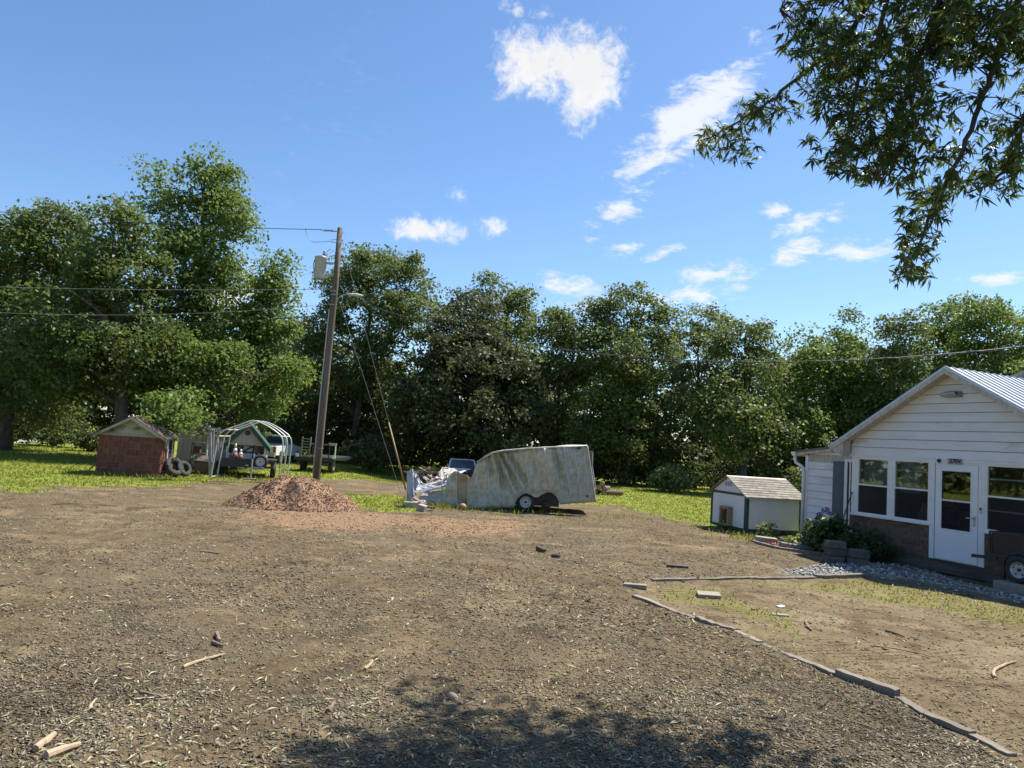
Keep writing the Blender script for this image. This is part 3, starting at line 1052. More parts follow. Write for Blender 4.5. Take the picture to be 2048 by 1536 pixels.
def shrub(name, label, cat, px, py, w, h, kind, leaf=0.1, ncl=60, per=30, clr=0.25, seed=0, Y=None, z0=0.0, group=None):
    rg = np.random.default_rng(seed + 500)
    b = g(px, py) if Y is None else at(px, py, Y)
    b.z = z0
    lob = [((0, 0, h * 0.55), (w / 2, w / 2, h * 0.45)), ((w * 0.18, -w * 0.1, h * 0.4), (w * 0.4, w * 0.4, h * 0.36)), ((-w * 0.2, w * 0.05, h * 0.38), (w * 0.38, w * 0.38, h * 0.34))]
    cs = np.array([l[0] for l in lob])
    lob = [((c[0], c[1], c[2] + 0.36), r) for c, r in lob]        # keeps the low leaves
    V, F, T, Cc = crown(lob, ncl, per, leaf, clr, rg, fill=0.4)
    V[:, 2] -= 0.36
    V[:, 2] = np.maximum(V[:, 2], 0.02)
    root = thing(name, label, cat, b, 0, group)
    link('foliage', np_mesh('foliage', V, F, LEAF[kind], T), root)
    mb = MB()
    for i in range(7):
        c = Cc[rg.integers(len(Cc))] - np.array([0, 0, 0.36])
        limb_tube(mb, (0.03 * rg.normal(), 0.03 * rg.normal(), -0.03), (c[0] * 0.8, c[1] * 0.8, max(c[2] * 0.9, 0.15)), 0.012 + 0.006 * h, 0.005, rg)
    mb.build('stems', BARK, root, smooth=True)
    return root


shrub('small_tree', 'low dark shrubby tree at the far left, cut by the frame', 'tree', 12, 892, 3.4, 3.2, 'deep', 0.16, 160, 30, 0.4, 1)
shrub('small_tree', 'second low shrubby tree from the left edge on the lawn', 'tree', 106, 893, 3.6, 2.5, 'deep', 0.16, 150, 30, 0.4, 2)
shrub('bush', 'small round dark bush just left of the pump house', 'bush', 184, 903, 1.9, 1.4, 'deep', 0.12, 90, 30, 0.28, 3)
shrub('bush', 'pale leaved bush at the wood edge left of the dog house', 'bush', 1338, 985, 2.2, 1.6, 'pale', 0.16, 80, 30, 0.3, 4)
shrub('bush', 'dark bush at the wood edge behind the leaning yellow guy guard', 'bush', 742, 939, 3.0, 2.0, 'dark', 0.17, 110, 30, 0.35, 6)
shrub('bush', 'light green bush between the dog house and the house corner', 'bush', 1590, 1000, 2.2, 1.9, 'maple', 0.14, 90, 30, 0.3, 7)

# ------------------------------------------------------------------ the house
WHITE = mat('white_siding', (0.74, 0.74, 0.75), (0.68, 0.67, 0.66), 0.55, 3.0, 0.08, 20, vary=0.03, c3=(0.5, 0.47, 0.41), c3range=(0.58, 0.82), c3scale=1.6, stretch=(0.5, 1, 1.6))
TRIM = mat('white_trim', (0.78, 0.78, 0.78), (0.70, 0.70, 0.69), 0.5, 5.0, 0.05, 20, c3=(0.5, 0.48, 0.44), c3range=(0.68, 0.85), c3scale=3.0)
FASCIA = mat('weathered_fascia', (0.55, 0.50, 0.43), (0.38, 0.34, 0.28), 0.7, 4.0, 0.1, 20, stretch=(3, 1, 1))
DOORW = mat('door_white', (0.76, 0.78, 0.82), (0.72, 0.74, 0.78), 0.35, 2.0, c3=(0.55, 0.52, 0.48), c3range=(0.72, 0.85), c3scale=4.0)
BRICK = mat('old_brick', (0.105, 0.07, 0.052), (0.17, 0.11, 0.08), 0.9, 7, 0.4, 30, vary=0.28)
MORTAR = mat('mortar', (0.17, 0.15, 0.13), (0.12, 0.11, 0.10), 0.95, 8, 0.3)
METALROOF = mat('white_metal_roof', (0.55, 0.58, 0.62), (0.48, 0.51, 0.55), 0.35, 1.5, metal=0.4)
DARKWOOD = mat('dark_wood', (0.055, 0.045, 0.037), (0.10, 0.085, 0.07), 0.85, 5, 0.3, 20, stretch=(0.3, 2, 2), vary=0.15)
GREYWOOD = mat('grey_wood', (0.16, 0.135, 0.11), (0.27, 0.235, 0.19), 0.9, 6, 0.4, 25, stretch=(0.25, 2, 2), vary=0.2)
BLACK = mat('black_metal', (0.022, 0.022, 0.024), (0.04, 0.038, 0.037), 0.5, 6, 0.05)
RUBBER = mat('rubber', (0.022, 0.022, 0.022), (0.05, 0.047, 0.043), 0.85, 5, 0.1)
GALV = mat('galvanised', (0.45, 0.46, 0.47), (0.34, 0.35, 0.36), 0.45, 5, metal=0.5)
SHUT = mat('shutter_blue_grey', (0.095, 0.12, 0.14), (0.075, 0.095, 0.11), 0.6, 5, 0.1)
GLASS = glass_mat()
INDOOR = mat('indoor_paint', (0.5, 0.47, 0.41), (0.42, 0.39, 0.34), 0.9, 2)

HA = rad(23.7)
HOUSE_O = Vector((8.425, 17.329, 0))
HROT = HA - PI / 2
HMAT = Matrix.Translation(HOUSE_O) @ Matrix.Rotation(HROT, 4, 'Z')
house = thing('house', 'white sided house with a gabled porch, brick knee wall and metal roof', 'house', HOUSE_O, HROT)
PKX, PKZ, SL = 2.48, 4.30, 0.60            # porch ridge and roof slope
HW = 4.96                                   # porch wall length

MB().box(-0.02, HW, 0.02, 3.0, -0.05, 0.27).build('foundation', DARKWOOD, house)
MB().box(1.2, HW + 0.5, -0.10, 0.0, 0.02, 0.17).build('threshold_beam', DARKWOOD, house, bevel=0.01)
# brick knee wall: mortar core with every brick laid proud of it
for x0, x1 in ((0.0, 2.02), (3.13, HW)):
    core = MB().box(x0 + 0.005, x1 - 0.005, 0.012, 0.11, 0.27, 0.955).build('knee_wall', MORTAR, house)
    bm_ = MB().obox((0, 0, 0), (0.196, 0.09, 0.058)).mesh('brick', BRICK)
    hm_ = MB().obox((0, 0, 0), (0.093, 0.09, 0.058)).mesh('brick', BRICK)
    for r in range(10):
        z = 0.305 + r * 0.0685
        x = x0
        first = (r % 2 == 1)
        while x < x1 - 0.05:
            w = 0.103 if (first or x + 0.206 > x1) else 0.206
            first = False
            link('brick', hm_ if w < 0.2 else bm_, core, (x + w / 2, 0.045 + random.uniform(-0.004, 0.003), z), (0, 0, random.uniform(-0.012, 0.012)))
            x += w


def zroof(x):
    return PKZ - abs(x - PKX) * SL


# gable siding boards, gaps between them show the dark backing as shadow lines
zb = 2.40
while zb < 4.2:
    zt = min(zb + 0.190, 4.27)
    xl0, xl1 = PKX - (PKZ - 0.03 - zb) / SL, PKX - (PKZ - 0.03 - zt) / SL
    xl0, xl1 = max(xl0, -0.06), max(xl1, -0.06)
    xr0, xr1 = 2 * PKX - xl0, 2 * PKX - xl1
    m_ = MB()
    m_.add([(xl0, -0.03, zb), (xr0, -0.03, zb), (xr1, -0.006, zt), (xl1, -0.006, zt), (xl0, 0.03, zb), (xr0, 0.03, zb), (xr1, 0.03, zt), (xl1, 0.03, zt)],
           [(0, 1, 2, 3), (5, 4, 7, 6), (1, 0, 4, 5), (3, 2, 6, 7), (0, 3, 7, 4), (2, 1, 5, 6)])
    m_.build('siding_board', WHITE, house)
    zb += 0.2
MB().prism([(-0.06, 2.38), (HW + 0.06, 2.38), (HW + 0.06, 2.7), (PKX, 4.2), (-0.06, 2.7)], 0.035, 0.09).build('gable_shadow_backing', DARKWOOD, house)  # dark sheet behind the board gaps, standing in for shadow lines

# posts, header, sills
for x0, x1, nm in ((-0.03, 0.11, 'corner_post'), (0.985, 1.085, 'window_post'), (1.985, 2.095, 'door_post'), (3.035, 3.165, 'door_post'), (HW - 0.1, HW + 0.03, 'corner_post')):
    MB().box(x0, x1, -0.022, 0.10, 0.27 if 'door' in nm else 0.97, 2.37).build(nm, TRIM, house, bevel=0.006)
MB().box(-0.05, HW + 0.05, -0.028, 0.10, 2.345, 2.398).build('header_board', TRIM, house, bevel=0.005)
MB().box(-0.06, 2.0, -0.06, 0.10, 0.957, 1.0).build('window_sill', TRIM, house, bevel=0.006)
MB().box(3.15, HW + 0.05, -0.06, 0.10, 0.957, 1.0).build('window_sill', TRIM, house, bevel=0.006)


def window(x0, x1, z0, z1, mid, extra=None):
    f = MB()
    w = 0.045
    f.box(x0, x0 + w, -0.012, 0.06, z0, z1).box(x1 - w, x1, -0.012, 0.06, z0, z1)
    f.box(x0 + w, x1 - w, -0.010, 0.06, z0, z0 + w).box(x0 + w, x1 - w, -0.010, 0.06, z1 - w, z1)
    fr = f.build('window', TRIM, house)
    MB().box(x0 + w, x1 - w, -0.006, 0.05, mid - 0.018, mid + 0.018).build('meeting_rail', TRIM, fr)
    MB().box(x0 + w, x1 - w, 0.028, 0.033, mid + 0.018, z1 - w).build('pane', GLASS, fr)
    MB().box(x0 + w, x1 - w, 0.012, 0.017, z0 + w, mid - 0.018).build('screen', screen_mat(), fr)
    for ez in extra or ():
        MB().box(x0 + w, x1 - w, 0.036, 0.056, ez - 0.014, ez + 0.014).build('sash_rail', TRIM, fr)
    return fr


window(0.11, 0.985, 1.0, 2.345, 1.70)
window(1.085, 1.985, 1.0, 2.345, 1.70, (2.1,))
window(3.165, HW - 0.1, 1.0, 2.345, 1.70, (2.05, 1.42))

# storm door
dx0, dx1, dz0, dz1 = 2.11, 3.02, 0.29, 2.30
d_ = MB()
d_.box(dx0, dx1, -0.012, 0.025, dz0, 0.93)
d_.box(dx0, dx0 + 0.135, -0.012, 0.025, 0.93, dz1).box(dx1 - 0.135, dx1, -0.012, 0.025, 0.93, dz1).box(dx0 + 0.135, dx1 - 0.135, -0.012, 0.025, 2.16, dz1)
door = d_.build('door', DOORW, house, bevel=0.004)
MB().box(dx0 + 0.135, dx1 - 0.135, -0.016, 0.02, 1.52, 1.55).build('rail', DOORW, door)
for a_, b_ in ((1.55, 2.16), (0.93, 1.52)):
    MB().box(dx0 + 0.135, dx1 - 0.135, 0.004, 0.009, a_, b_).build('pane' if a_ > 1 else 'screen', GLASS if a_ > 1 else screen_mat(), door)
fr_ = MB()
for a_, b_, c_, e_ in ((dx0 + 0.12, dx0 + 0.145, 0.92, 2.17), (dx1 - 0.145, dx1 - 0.12, 0.92, 2.17)):
    fr_.box(a_, b_, -0.022, -0.0125, c_, e_)
fr_.box(dx0 + 0.145, dx1 - 0.145, -0.022, -0.0125, 0.915, 0.938).box(dx0 + 0.145, dx1 - 0.145, -0.022, -0.0125, 2.152, 2.175)
fr_.build('glass_trim', TRIM, door)
MB().bar((dx1 - 0.20, -0.07, 1.22), (dx1 - 0.05, -0.07, 1.22), 0.018, 0.018).bar((dx1 - 0.06, -0.07, 1.22), (dx1 - 0.06, -0.01, 1.22), 0.02, 0.02).box(dx1 - 0.075, dx1 - 0.045, -0.03, -0.0125, 1.06, 1.26).build('handle', GALV, door)
MB().box(dx0, dx1, -0.02, 0.06, 0.272, 0.288).build('door_sill', GALV, house)

MB().box(2.096, 3.034, -0.02, 0.06, 2.303, 2.344).build('door_head', TRIM, house)
# house number plate, doorbell, small camera, flood lamp
PLATE = mat('plate_grey', (0.36, 0.36, 0.36), (0.42, 0.42, 0.41), 0.6, 20)
pl = MB().box(2.39, 2.71, -0.042, -0.03, 2.305, 2.42).build('number_plate', PLATE, house)
fc = bpy.data.curves.new('house_number', 'FONT')
fc.body = '5704'
fc.size = 0.132
fc.extrude = 0.003
fc.align_x, fc.align_y = 'CENTER', 'CENTER'
fc.shear = 0.15
fc.offset = 0.004
tmp = bpy.data.objects.new('tmp', fc)
COL.objects.link(tmp)
bpy.context.view_layer.update()
tm = bpy.data.meshes.new_from_object(tmp.evaluated_get(bpy.context.evaluated_depsgraph_get()))
bpy.data.objects.remove(tmp)
tm.materials.clear()
tm.materials.append(BLACK)
link('house_number', tm, pl, (2.55, -0.046, 2.362), (PI / 2, 0, 0), (0.95, 1, 1))
MB().lathe([(0.001, -0.075), (0.03, -0.07), (0.042, -0.05), (0.042, -0.028)], (2.2, 0, 2.36), 'Y', 14).build('camera_eye', BLACK, house, smooth=True)
bell = MB().box(3.075, 3.12, -0.045, -0.0225, 1.34, 1.46).build('doorbell', mat('light_plastic', (0.62, 0.62, 0.62), rough=0.4), house, bevel=0.006)
MB().box(3.078, 3.117, -0.048, -0.0455, 1.40, 1.455).build('doorbell_lens', BLACK, bell)
lamp = MB().grid(lambda u, v: (2.28 + 0.34 * u, -0.04 - 0.16 * math.sin(PI * v), 3.77 + 0.07 * math.cos(PI * v) * (0.6 + 0.4 * math.sin(PI * u)) + 0.03 * u), 10, 8).build('flood_lamp', GALV, house, smooth=True, solid=0.012)
MB().box(2.56, 2.68, -0.09, -0.03, 3.72, 3.84).build('lamp_mount', mat('lamp_grey', (0.2, 0.2, 0.2), rough=0.5), lamp, bevel=0.01)

# porch roof
OV = 0.32                                   # overhang in front
EX = -0.44
for side, nm in ((-1, 'left'), (1, 'right')):
    xe = EX if side < 0 else 2 * PKX - EX
    ze = zroof(xe)
    p = [(PKX, PKZ + 0.05), (xe, ze + 0.05), (xe, ze + 0.015), (PKX, PKZ + 0.012)]
    if side > 0:
        p = p[::-1]
    roof = MB().prism(p, -OV, 6.5).build('roof', METALROOF, house)
    L_ = math.hypot(xe - PKX, PKZ - ze)
    ang = math.atan2(ze - PKZ, xe - PKX)
    rib = MB().add([(0, -0.02, 0), (L_, -0.02, 0), (L_, 0.02, 0), (0, 0.02, 0), (0, -0.009, 0.024), (L_, -0.009, 0.024), (L_, 0.009, 0.024), (0, 0.009, 0.024)],
                   [(4, 5, 6, 7), (0, 1, 5, 4), (1, 2, 6, 5), (2, 3, 7, 6), (3, 0, 4, 7)]).mesh('roof_rib', METALROOF)
    y = -OV + 0.03
    while y < 6.4:
        rot = Euler((0, -ang, 0)) if side > 0 else Euler((0, 0, PI)).to_matrix().to_euler()
        o = link('roof_rib', rib, roof)
        if side > 0:
            o.matrix_local = Matrix.Translation((PKX, y, PKZ + 0.051)) @ Matrix.Rotation(-ang, 4, 'Y')
        else:
            o.matrix_local = Matrix.Translation((PKX, y, PKZ + 0.051)) @ Matrix.Rotation(PI, 4, 'Z') @ Matrix.Rotation(math.atan(SL), 4, 'Y')
        y += 0.23
    q = [(PKX, PKZ + 0.01), (xe, ze + 0.013), (xe, ze - 0.085), (PKX, PKZ - 0.10)]
    if side > 0:
        q = q[::-1]
    MB().prism(q, -OV - 0.003, -OV + 0.03).build('rake_board', FASCIA, house)
    q2 = [(PKX, PKZ - 0.05), (xe, ze - 0.04), (xe, ze - 0.055), (PKX, PKZ - 0.066)]
    if side > 0:
        q2 = q2[::-1]
    MB().prism(q2, -OV + 0.031, -0.031).build('soffit', FASCIA, house)
    MB().box(min(xe, xe - side * 0.03), max(xe, xe - side * 0.03), -OV + 0.031, 6.4, ze - 0.13, ze + 0.012).build('eave_board', FASCIA, house)
# boxed end of the eave on the left
MB().prism([(-0.42, 2.47), (-0.06, 2.36), (-0.06, 2.72), (-0.42, 2.52)], -0.30, -0.045).build('eave_return', FASCIA, house)
# porch side and back walls with the room behind the windows
MB().box(0.0, 0.08, 0.11, 3.0, 0.27, 2.6).build('side_wall', WHITE, house)
MB().box(HW - 0.08, HW, 0.11, 3.0, 0.27, 2.6).build('side_wall', WHITE, house)
MB().box(0.08, HW - 0.08, 2.9, 3.0, 0.27, 2.6).build('inner_wall', INDOOR, house)
MB().box(0.08, HW - 0.08, 0.11, 2.9, 2.45, 2.5).build('ceiling', INDOOR, house)
MB().box(0.08, HW - 0.08, 0.11, 2.9, 0.271, 0.29).build('floor', DARKWOOD, house)
for x0, x1 in ((0.5, 1.2), (3.4, 4.2)):
    iw = MB().box(x0, x1, 2.86, 2.899, 1.1, 2.2).build('inner_window', TRIM, house)
    MB().box(x0 + 0.06, x1 - 0.06, 2.85, 2.859, 1.16, 1.62).box(x0 + 0.06, x1 - 0.06, 2.85, 2.859, 1.68, 2.14).build('inner_panes', BLACK, iw)

BLD = mat('pale_blind', (0.50, 0.52, 0.53), (0.42, 0.44, 0.45), 0.8, 3, stretch=(0.3, 1, 4))
MB().box(0.16, 0.93, 0.16, 0.17, 1.68, 2.40).build('blind', BLD, house)
MB().box(1.13, 1.62, 0.17, 0.18, 1.60, 2.40).build('blind', BLD, house)
MB().box(1.62, 1.90, 0.165, 0.175, 1.66, 2.40).build('curtain', mat('yellow_curtain', (0.42, 0.38, 0.22), (0.36, 0.32, 0.18), 0.9, 6, stretch=(6, 1, 0.4)), house)

# the wing set back on the left, with gutter, downspout, shutter and window
WY = 1.0
wing = MB().box(-2.40, 0.0, WY + 0.02, 8.0, 0.1, 2.40).build('wing_wall', FASCIA, house)  # darker core shows through the siding gaps as painted shadow lines
zb = 0.18
while zb < 2.38:
    zt = zb + 0.190
    top_l, top_r = 2.36, 2.36 + 2.4 * 0.125
    m_ = MB()
    x0, x1 = -2.33, -0.0
    if zt < 2.36:
        m_.add([(x0, WY - 0.02, zb), (x1, WY - 0.02, zb), (x1, WY + 0.0, zt), (x0, WY + 0.0, zt), (x0, WY + 0.015, zb), (x1, WY + 0.015, zb), (x1, WY + 0.015, zt), (x0, WY + 0.015, zt)],
               [(0, 1, 2, 3), (5, 4, 7, 6), (1, 0, 4, 5), (3, 2, 6, 7), (0, 3, 7, 4), (2, 1, 5, 6)])
        m_.build('siding_board', WHITE, wing)
    zb += 0.2
MB().prism([(-2.33, 2.38), (0.0, 2.38), (0.0, 2.66), (-2.33, 2.40)], WY - 0.012, WY + 0.012).build('frieze', WHITE, house)
MB().box(-2.42, -2.33, WY - 0.03, WY + 0.019, 0.1, 2.40).build('corner_trim', TRIM, house)
MB().prism([(-2.68, 2.40), (0.0, 2.735), (0.0, 2.79), (-2.68, 2.455)], WY - 0.12, 8.0).build('wing_roof', mat('dark_shingle', (0.12, 0.11, 0.10), (0.19, 0.175, 0.155), 0.9, 14, 0.3), house)
MB().prism([(-2.66, 2.33), (0.0, 2.665), (0.0, 2.733), (-2.66, 2.398)], WY - 0.11, WY - 0.03).build('wing_rake', FASCIA, house)
gut = MB().add([(-2.72, 0, 2.42), (-2.84, 0, 2.42), (-2.86, 0, 2.40), (-2.83, 0, 2.34), (-2.80, 0, 2.31), (-2.70, 0, 2.31)], [])
g2 = MB()
gp_ = [(-2.70, 2.42), (-2.84, 2.42), (-2.86, 2.39), (-2.82, 2.33), (-2.79, 2.305), (-2.70, 2.305)]
g2.prism(gp_[::-1], WY - 0.14, 8.0)
gt = g2.build('gutter', TRIM, house)
MB().tube([(-2.76, WY - 0.07, 2.31), (-2.76, WY - 0.07, 2.20), (-2.72, WY - 0.07, 2.12), (-2.50, WY - 0.075, 2.02), (-2.44, WY - 0.075, 1.94), (-2.43, WY - 0.075, 1.8), (-2.43, WY - 0.075, 0.12)], 0.042, 8).build('downspout', TRIM, gt, smooth=True)
MB().box(-2.70, -2.33, WY - 0.03, 8.0, 2.33, 2.395).build('wing_soffit', FASCIA, house)
sh_ = MB().box(-1.46, -1.12, WY - 0.045, WY - 0.0201, 0.55, 2.22)
shut = sh_.build('shutter', SHUT, house, bevel=0.004)
for z0, z1 in ((0.62, 1.36), (1.44, 2.15)):
    pn = MB().box(-1.40, -1.18, WY - 0.052, WY - 0.0452, z0, z1).build('shutter_panel', SHUT, shut, bevel=0.01)
wf = MB().box(-1.09, -1.0, WY - 0.05, WY - 0.0201, 0.5, 2.3).box(-1.0, 0, WY - 0.05, WY - 0.0201, 2.22, 2.3).box(-0.94, -0.90, WY - 0.04, WY - 0.0201, 0.5, 2.22).box(-0.90, 0, WY - 0.04, WY - 0.0201, 1.33, 1.37).build('window', TRIM, house)
MB().box(-0.90, 0.0, WY - 0.030, WY - 0.025, 0.5, 1.33).box(-0.90, 0.0, WY - 0.030, WY - 0.025, 1.37, 2.22).box(-1.0, -0.94, WY - 0.030, WY - 0.025, 0.5, 2.22).build('panes', mat('dark_pane', (0.03, 0.035, 0.04), rough=0.08), wf)
# upper roof of the main house, just showing over the porch ridge
MB().box(2.3, 9.0, 3.2, 9.0, 2.5, 4.35).build('upper_wall', WHITE, house)
MB().prism([(1.75, 4.40), (5.6, 5.9), (9.5, 4.40), (9.5, 4.46), (5.6, 5.98), (1.75, 4.46)][::-1], 2.9, 9.2).build('upper_roof', mat('green_grey_roof', (0.22, 0.25, 0.25), (0.28, 0.31, 0.31), 0.5, 4), house)


def hpos(x, y, z=0.0):
    return HMAT @ Vector((x, y, z))


# indoor things seen through the glass
t_ = thing('dresser', 'brown wooden dresser inside the porch behind the left window', 'dresser', hpos(0.75, 1.5, 0.29), HROT)
BROWN = mat('brown_wood', (0.16, 0.075, 0.04), (0.22, 0.11, 0.06), 0.55, 4, stretch=(0.4, 1, 3))
MB().box(-0.3, 0.3, -0.2, 0.2, 0, 1.0).build('body', BROWN, t_, bevel=0.01)
for z in (0.15, 0.42, 0.69):
    dr_ = MB().box(-0.26, 0.26, -0.215, -0.201, z, z + 0.22).build('drawer', BROWN, t_, bevel=0.005)
    MB().box(-0.05, 0.05, -0.235, -0.2155, z + 0.1, z + 0.12).build('knob', BLACK, dr_)
t_ = thing('armchair', 'dark armchair with a pale throw inside the porch', 'chair', hpos(1.35, 1.0, 0.29), HROT)
CH_ = mat('dark_fabric', (0.03, 0.028, 0.03), (0.05, 0.045, 0.045), 0.9, 8)
MB().box(-0.35, 0.35, -0.3, 0.3, 0.1, 0.45).build('seat', CH_, t_, bevel=0.05)
MB().box(-0.35, 0.35, 0.2, 0.4, 0.4, 1.05).build('backrest', CH_, t_, bevel=0.06)
for sx in (-1, 1):
    MB().box(sx * 0.4 - 0.08, sx * 0.4 + 0.08, -0.3, 0.35, 0.1, 0.65).build('armrest', CH_, t_, bevel=0.05)
    for sy in (-0.25, 0.25):
        MB().box(sx * 0.3 - 0.025, sx * 0.3 + 0.025, sy - 0.025, sy + 0.025, 0, 0.1).build('leg', CH_, t_)
MB().grid(lambda u, v: (-0.36 + 0.3 * u + 0.02 * math.sin(9 * v), 0.12 - 0.3 * v * (v < 0.5) - 0.15 * (v >= 0.5) + 0.02 * math.sin(14 * u), 1.08 - 0.55 * v + 0.02 * math.sin(11 * u)), 12, 12).build('throw', mat('pale_cloth', (0.55, 0.52, 0.48), (0.48, 0.45, 0.42), 0.9, 6), t_, smooth=True, solid=0.015)
t_ = thing('ornament', 'small pale bottle shaped ornament standing inside the right window', 'ornament', hpos(4.05, 0.3, 0.29), HROT)
MB().lathe([(0.16, 0), (0.16, 0.6), (0.14, 0.62), (0.0, 0.62)], (0, 0, 0), 'Z', 14).build('stand', DARKWOOD, t_)
MB().lathe([(0.05, 0.62), (0.07, 0.70), (0.065, 0.85), (0.03, 0.95), (0.028, 1.02), (0.0, 1.03)], (0, 0, 0), 'Z', 14).build('body', mat('ornament_grey', (0.4, 0.4, 0.4), rough=0.4), t_, smooth=True)

# cane leaning at the porch corner
c0, c1 = hpos(-0.2, -0.42, 0.0), hpos(0.02, -0.05, 1.5)
tag(MB().tube([c0, c0.lerp(c1, 0.5), c1], [0.017, 0.015, 0.013], 7).build('garden_pole', BLACK, smooth=True), 'thin black pole leaning on the left corner of the porch', 'pole')

# ------------------------------------------------------------------ dog house
A_, B_, C_ = g(1405, 1041, 0.14), g(1491, 1058, 0.14), g(1602, 1062, 0.14)
DG = mat('painted_green', (0.022, 0.065, 0.045), (0.03, 0.085, 0.058), 0.6, 6, 0.1)
DW = mat('painted_panel', (0.74, 0.75, 0.74), (0.69, 0.70, 0.68), 0.6, 2.0, 0.05, 30, c3=(0.5, 0.51, 0.45), c3range=(0.64, 0.85), c3scale=1.4)
SHING = mat('tan_shingle', (0.17, 0.155, 0.125), (0.27, 0.245, 0.20), 0.92, 30, 0.4, 60, vary=0.25)
ux = (C_ - B_)
lw = ux.length
yaw = math.atan2(ux.y, ux.x)
wd = (A_ - B_).length * 0.93
dog = thing('dog_house', 'small white dog house with green trim and a tan shingle roof', 'dog house', (B_.x, B_.y, 0), yaw)
z0, z1, zp = 0.14, 1.07, 1.56
MB().box(0, lw, 0, wd, z0, z1).build('wall', DW, dog)
MB().prism([(0, 0), (0, 0), (0, 0)], 0, 0)
gb = MB()
gb.add([(0.0, 0, z1), (0.0, wd, z1), (0.0, wd / 2, zp), (lw, 0, z1), (lw, wd, z1), (lw, wd / 2, zp)], [(0, 2, 1), (3, 4, 5), (0, 1, 4, 3), (1, 2, 5, 4), (2, 0, 3, 5)])
gb.build('gable', DW, dog)
for x, y in ((0, 0), (0, wd), (lw, 0)):
    MB().box(x - 0.012 if x == 0 else x - 0.085, x + 0.085 if x == 0 else x + 0.012, y - 0.012 if y == 0 else y - 0.085, y + 0.085 if y == 0 else y + 0.012, z0 - 0.02, z1 + 0.004).build('corner_board', DG, dog)
MB().box(-0.014, 0.0, 0.086, wd - 0.086, z1 - 0.02, z1 + 0.05).build('gable_trim', DG, dog)
MB().box(0.086, lw - 0.086, -0.014, 0.0, z1 - 0.05, z1 + 0.0).build('eave_trim', DG, dog)
MB().box(-0.013, lw + 0.013, -0.013, wd + 0.013, z0 - 0.075, z0 - 0.021).build('skid_frame', DG, dog)
for i in range(3):
    MB().box(-0.012, 0.0, wd / 2 - 0.17 + i * 0.13, wd / 2 - 0.08 + i * 0.13, z1 + 0.22, z1 + 0.34).build('vent', mat('vent_grey', (0.34, 0.35, 0.38), rough=0.7), dog)
sl_ = (zp - z1) / (wd / 2)
for sd in (0, 1):
    ye, yr = (-0.13, wd / 2) if sd == 0 else (wd + 0.13, wd / 2)
    ze = z1 - 0.13 * sl_ + 0.01
    deck = MB().add([(-0.1, ye, ze), (lw + 0.1, ye, ze), (lw + 0.1, yr, zp + 0.012), (-0.1, yr, zp + 0.012), (-0.1, ye, ze + 0.03), (lw + 0.1, ye, ze + 0.03), (lw + 0.1, yr, zp + 0.042), (-0.1, yr, zp + 0.042)],
                   [(0, 1, 2, 3), (7, 6, 5, 4), (0, 4, 5, 1), (1, 5, 6, 2), (2, 6, 7, 3), (3, 7, 4, 0)]).build('roof', SHING if sd else mat('drip_edge', (0.5, 0.47, 0.4), rough=0.6), dog)
    Lr = math.hypot(yr - ye, zp - ze)
    nc = 9
    tab = MB().add([(0, 0, 0.016), (0.235, 0, 0.016), (0.235, Lr / nc * 1.15, 0.004), (0, Lr / nc * 1.15, 0.004), (0, 0, 0), (0.235, 0, 0)], [(0, 1, 2, 3), (0, 4, 5, 1), (0, 3, 4), (1, 5, 2)]).mesh('shingle', SHING)
    ang = math.atan2(zp - ze, yr - ye) if sd == 0 else None
    if sd == 0:
        for r in range(nc):
            x = -0.105 - (0.12 if r % 2 else 0)
            while x < lw + 0.10:
                xx = max(x, -0.105)
                sc = min(1.0, (lw + 0.105 - xx) / 0.235, (x + 0.235 - xx) / 0.235)
                if sc > 0.1:
                    o = link('shingle', tab, deck)
                    o.matrix_local = Matrix.Translation((xx, ye, ze + 0.032)) @ Matrix.Rotation(ang, 4, 'X') @ Matrix.Translation((0, r * Lr / nc * 0.985, random.uniform(0, 0.003))) @ Matrix.Diagonal((sc * 0.985, 1, 1, 1))
                x += 0.24
dfr = MB()
y0, y1 = wd * 0.36, wd * 0.62
dfr.box(-0.16, 0.0, y0, y0 + 0.07, z0, z0 + 0.55).box(-0.16, 0.0, y1 - 0.07, y1, z0, z0 + 0.55).box(-0.16, 0.0, y0 + 0.07, y1 - 0.07, z0 + 0.48, z0 + 0.55).box(-0.16, 0, y0 + 0.07, y1 - 0.07, z0, z0 + 0.05)
en = dfr.build('entry_frame', mat('raw_lumber', (0.26, 0.17, 0.085), (0.35, 0.24, 0.13), 0.8, 5, 0.2, stretch=(2, 1, 0.3)), dog, bevel=0.006)
MB().box(-0.05, -0.004, y0 + 0.07, y1 - 0.07, z0 + 0.05, z0 + 0.48).build('entry_flap', mat('flap_brown', (0.05, 0.034, 0.024), (0.085, 0.058, 0.04), 0.8, 8, stretch=(1, 3, 0.3)), en)
for yy in (y0 + 0.085, y1 - 0.115):
    for zz in (z0 + 0.07, z0 + 0.43):
        MB().box(-0.07, -0.051, yy, yy + 0.03, zz, zz + 0.04).build('bracket', TRIM, en)
CB = mat('concrete_block', (0.25, 0.245, 0.235), (0.34, 0.33, 0.31), 0.95, 14, 0.4, 40, vary=0.12)
for k, (x, y) in enumerate(((0.25, 0.15), (0.3, wd - 0.25), (lw - 0.25, 0.2), (lw - 0.3, wd - 0.3))):
    MB().box(x - 0.18, x + 0.18, y - 0.09, y + 0.09, -0.05, 0.064).build('support_block', CB, dog, bevel=0.008)

# ------------------------------------------------------------------ crushed trailer
TY = 22.7


def TP(zx, zy):
    "trailer side: position along and above its own base, from measured points"
    p = at(780 + 0.2246 * zx, 860 + 0.2246 * zy, TY)
    return p.x, p.z


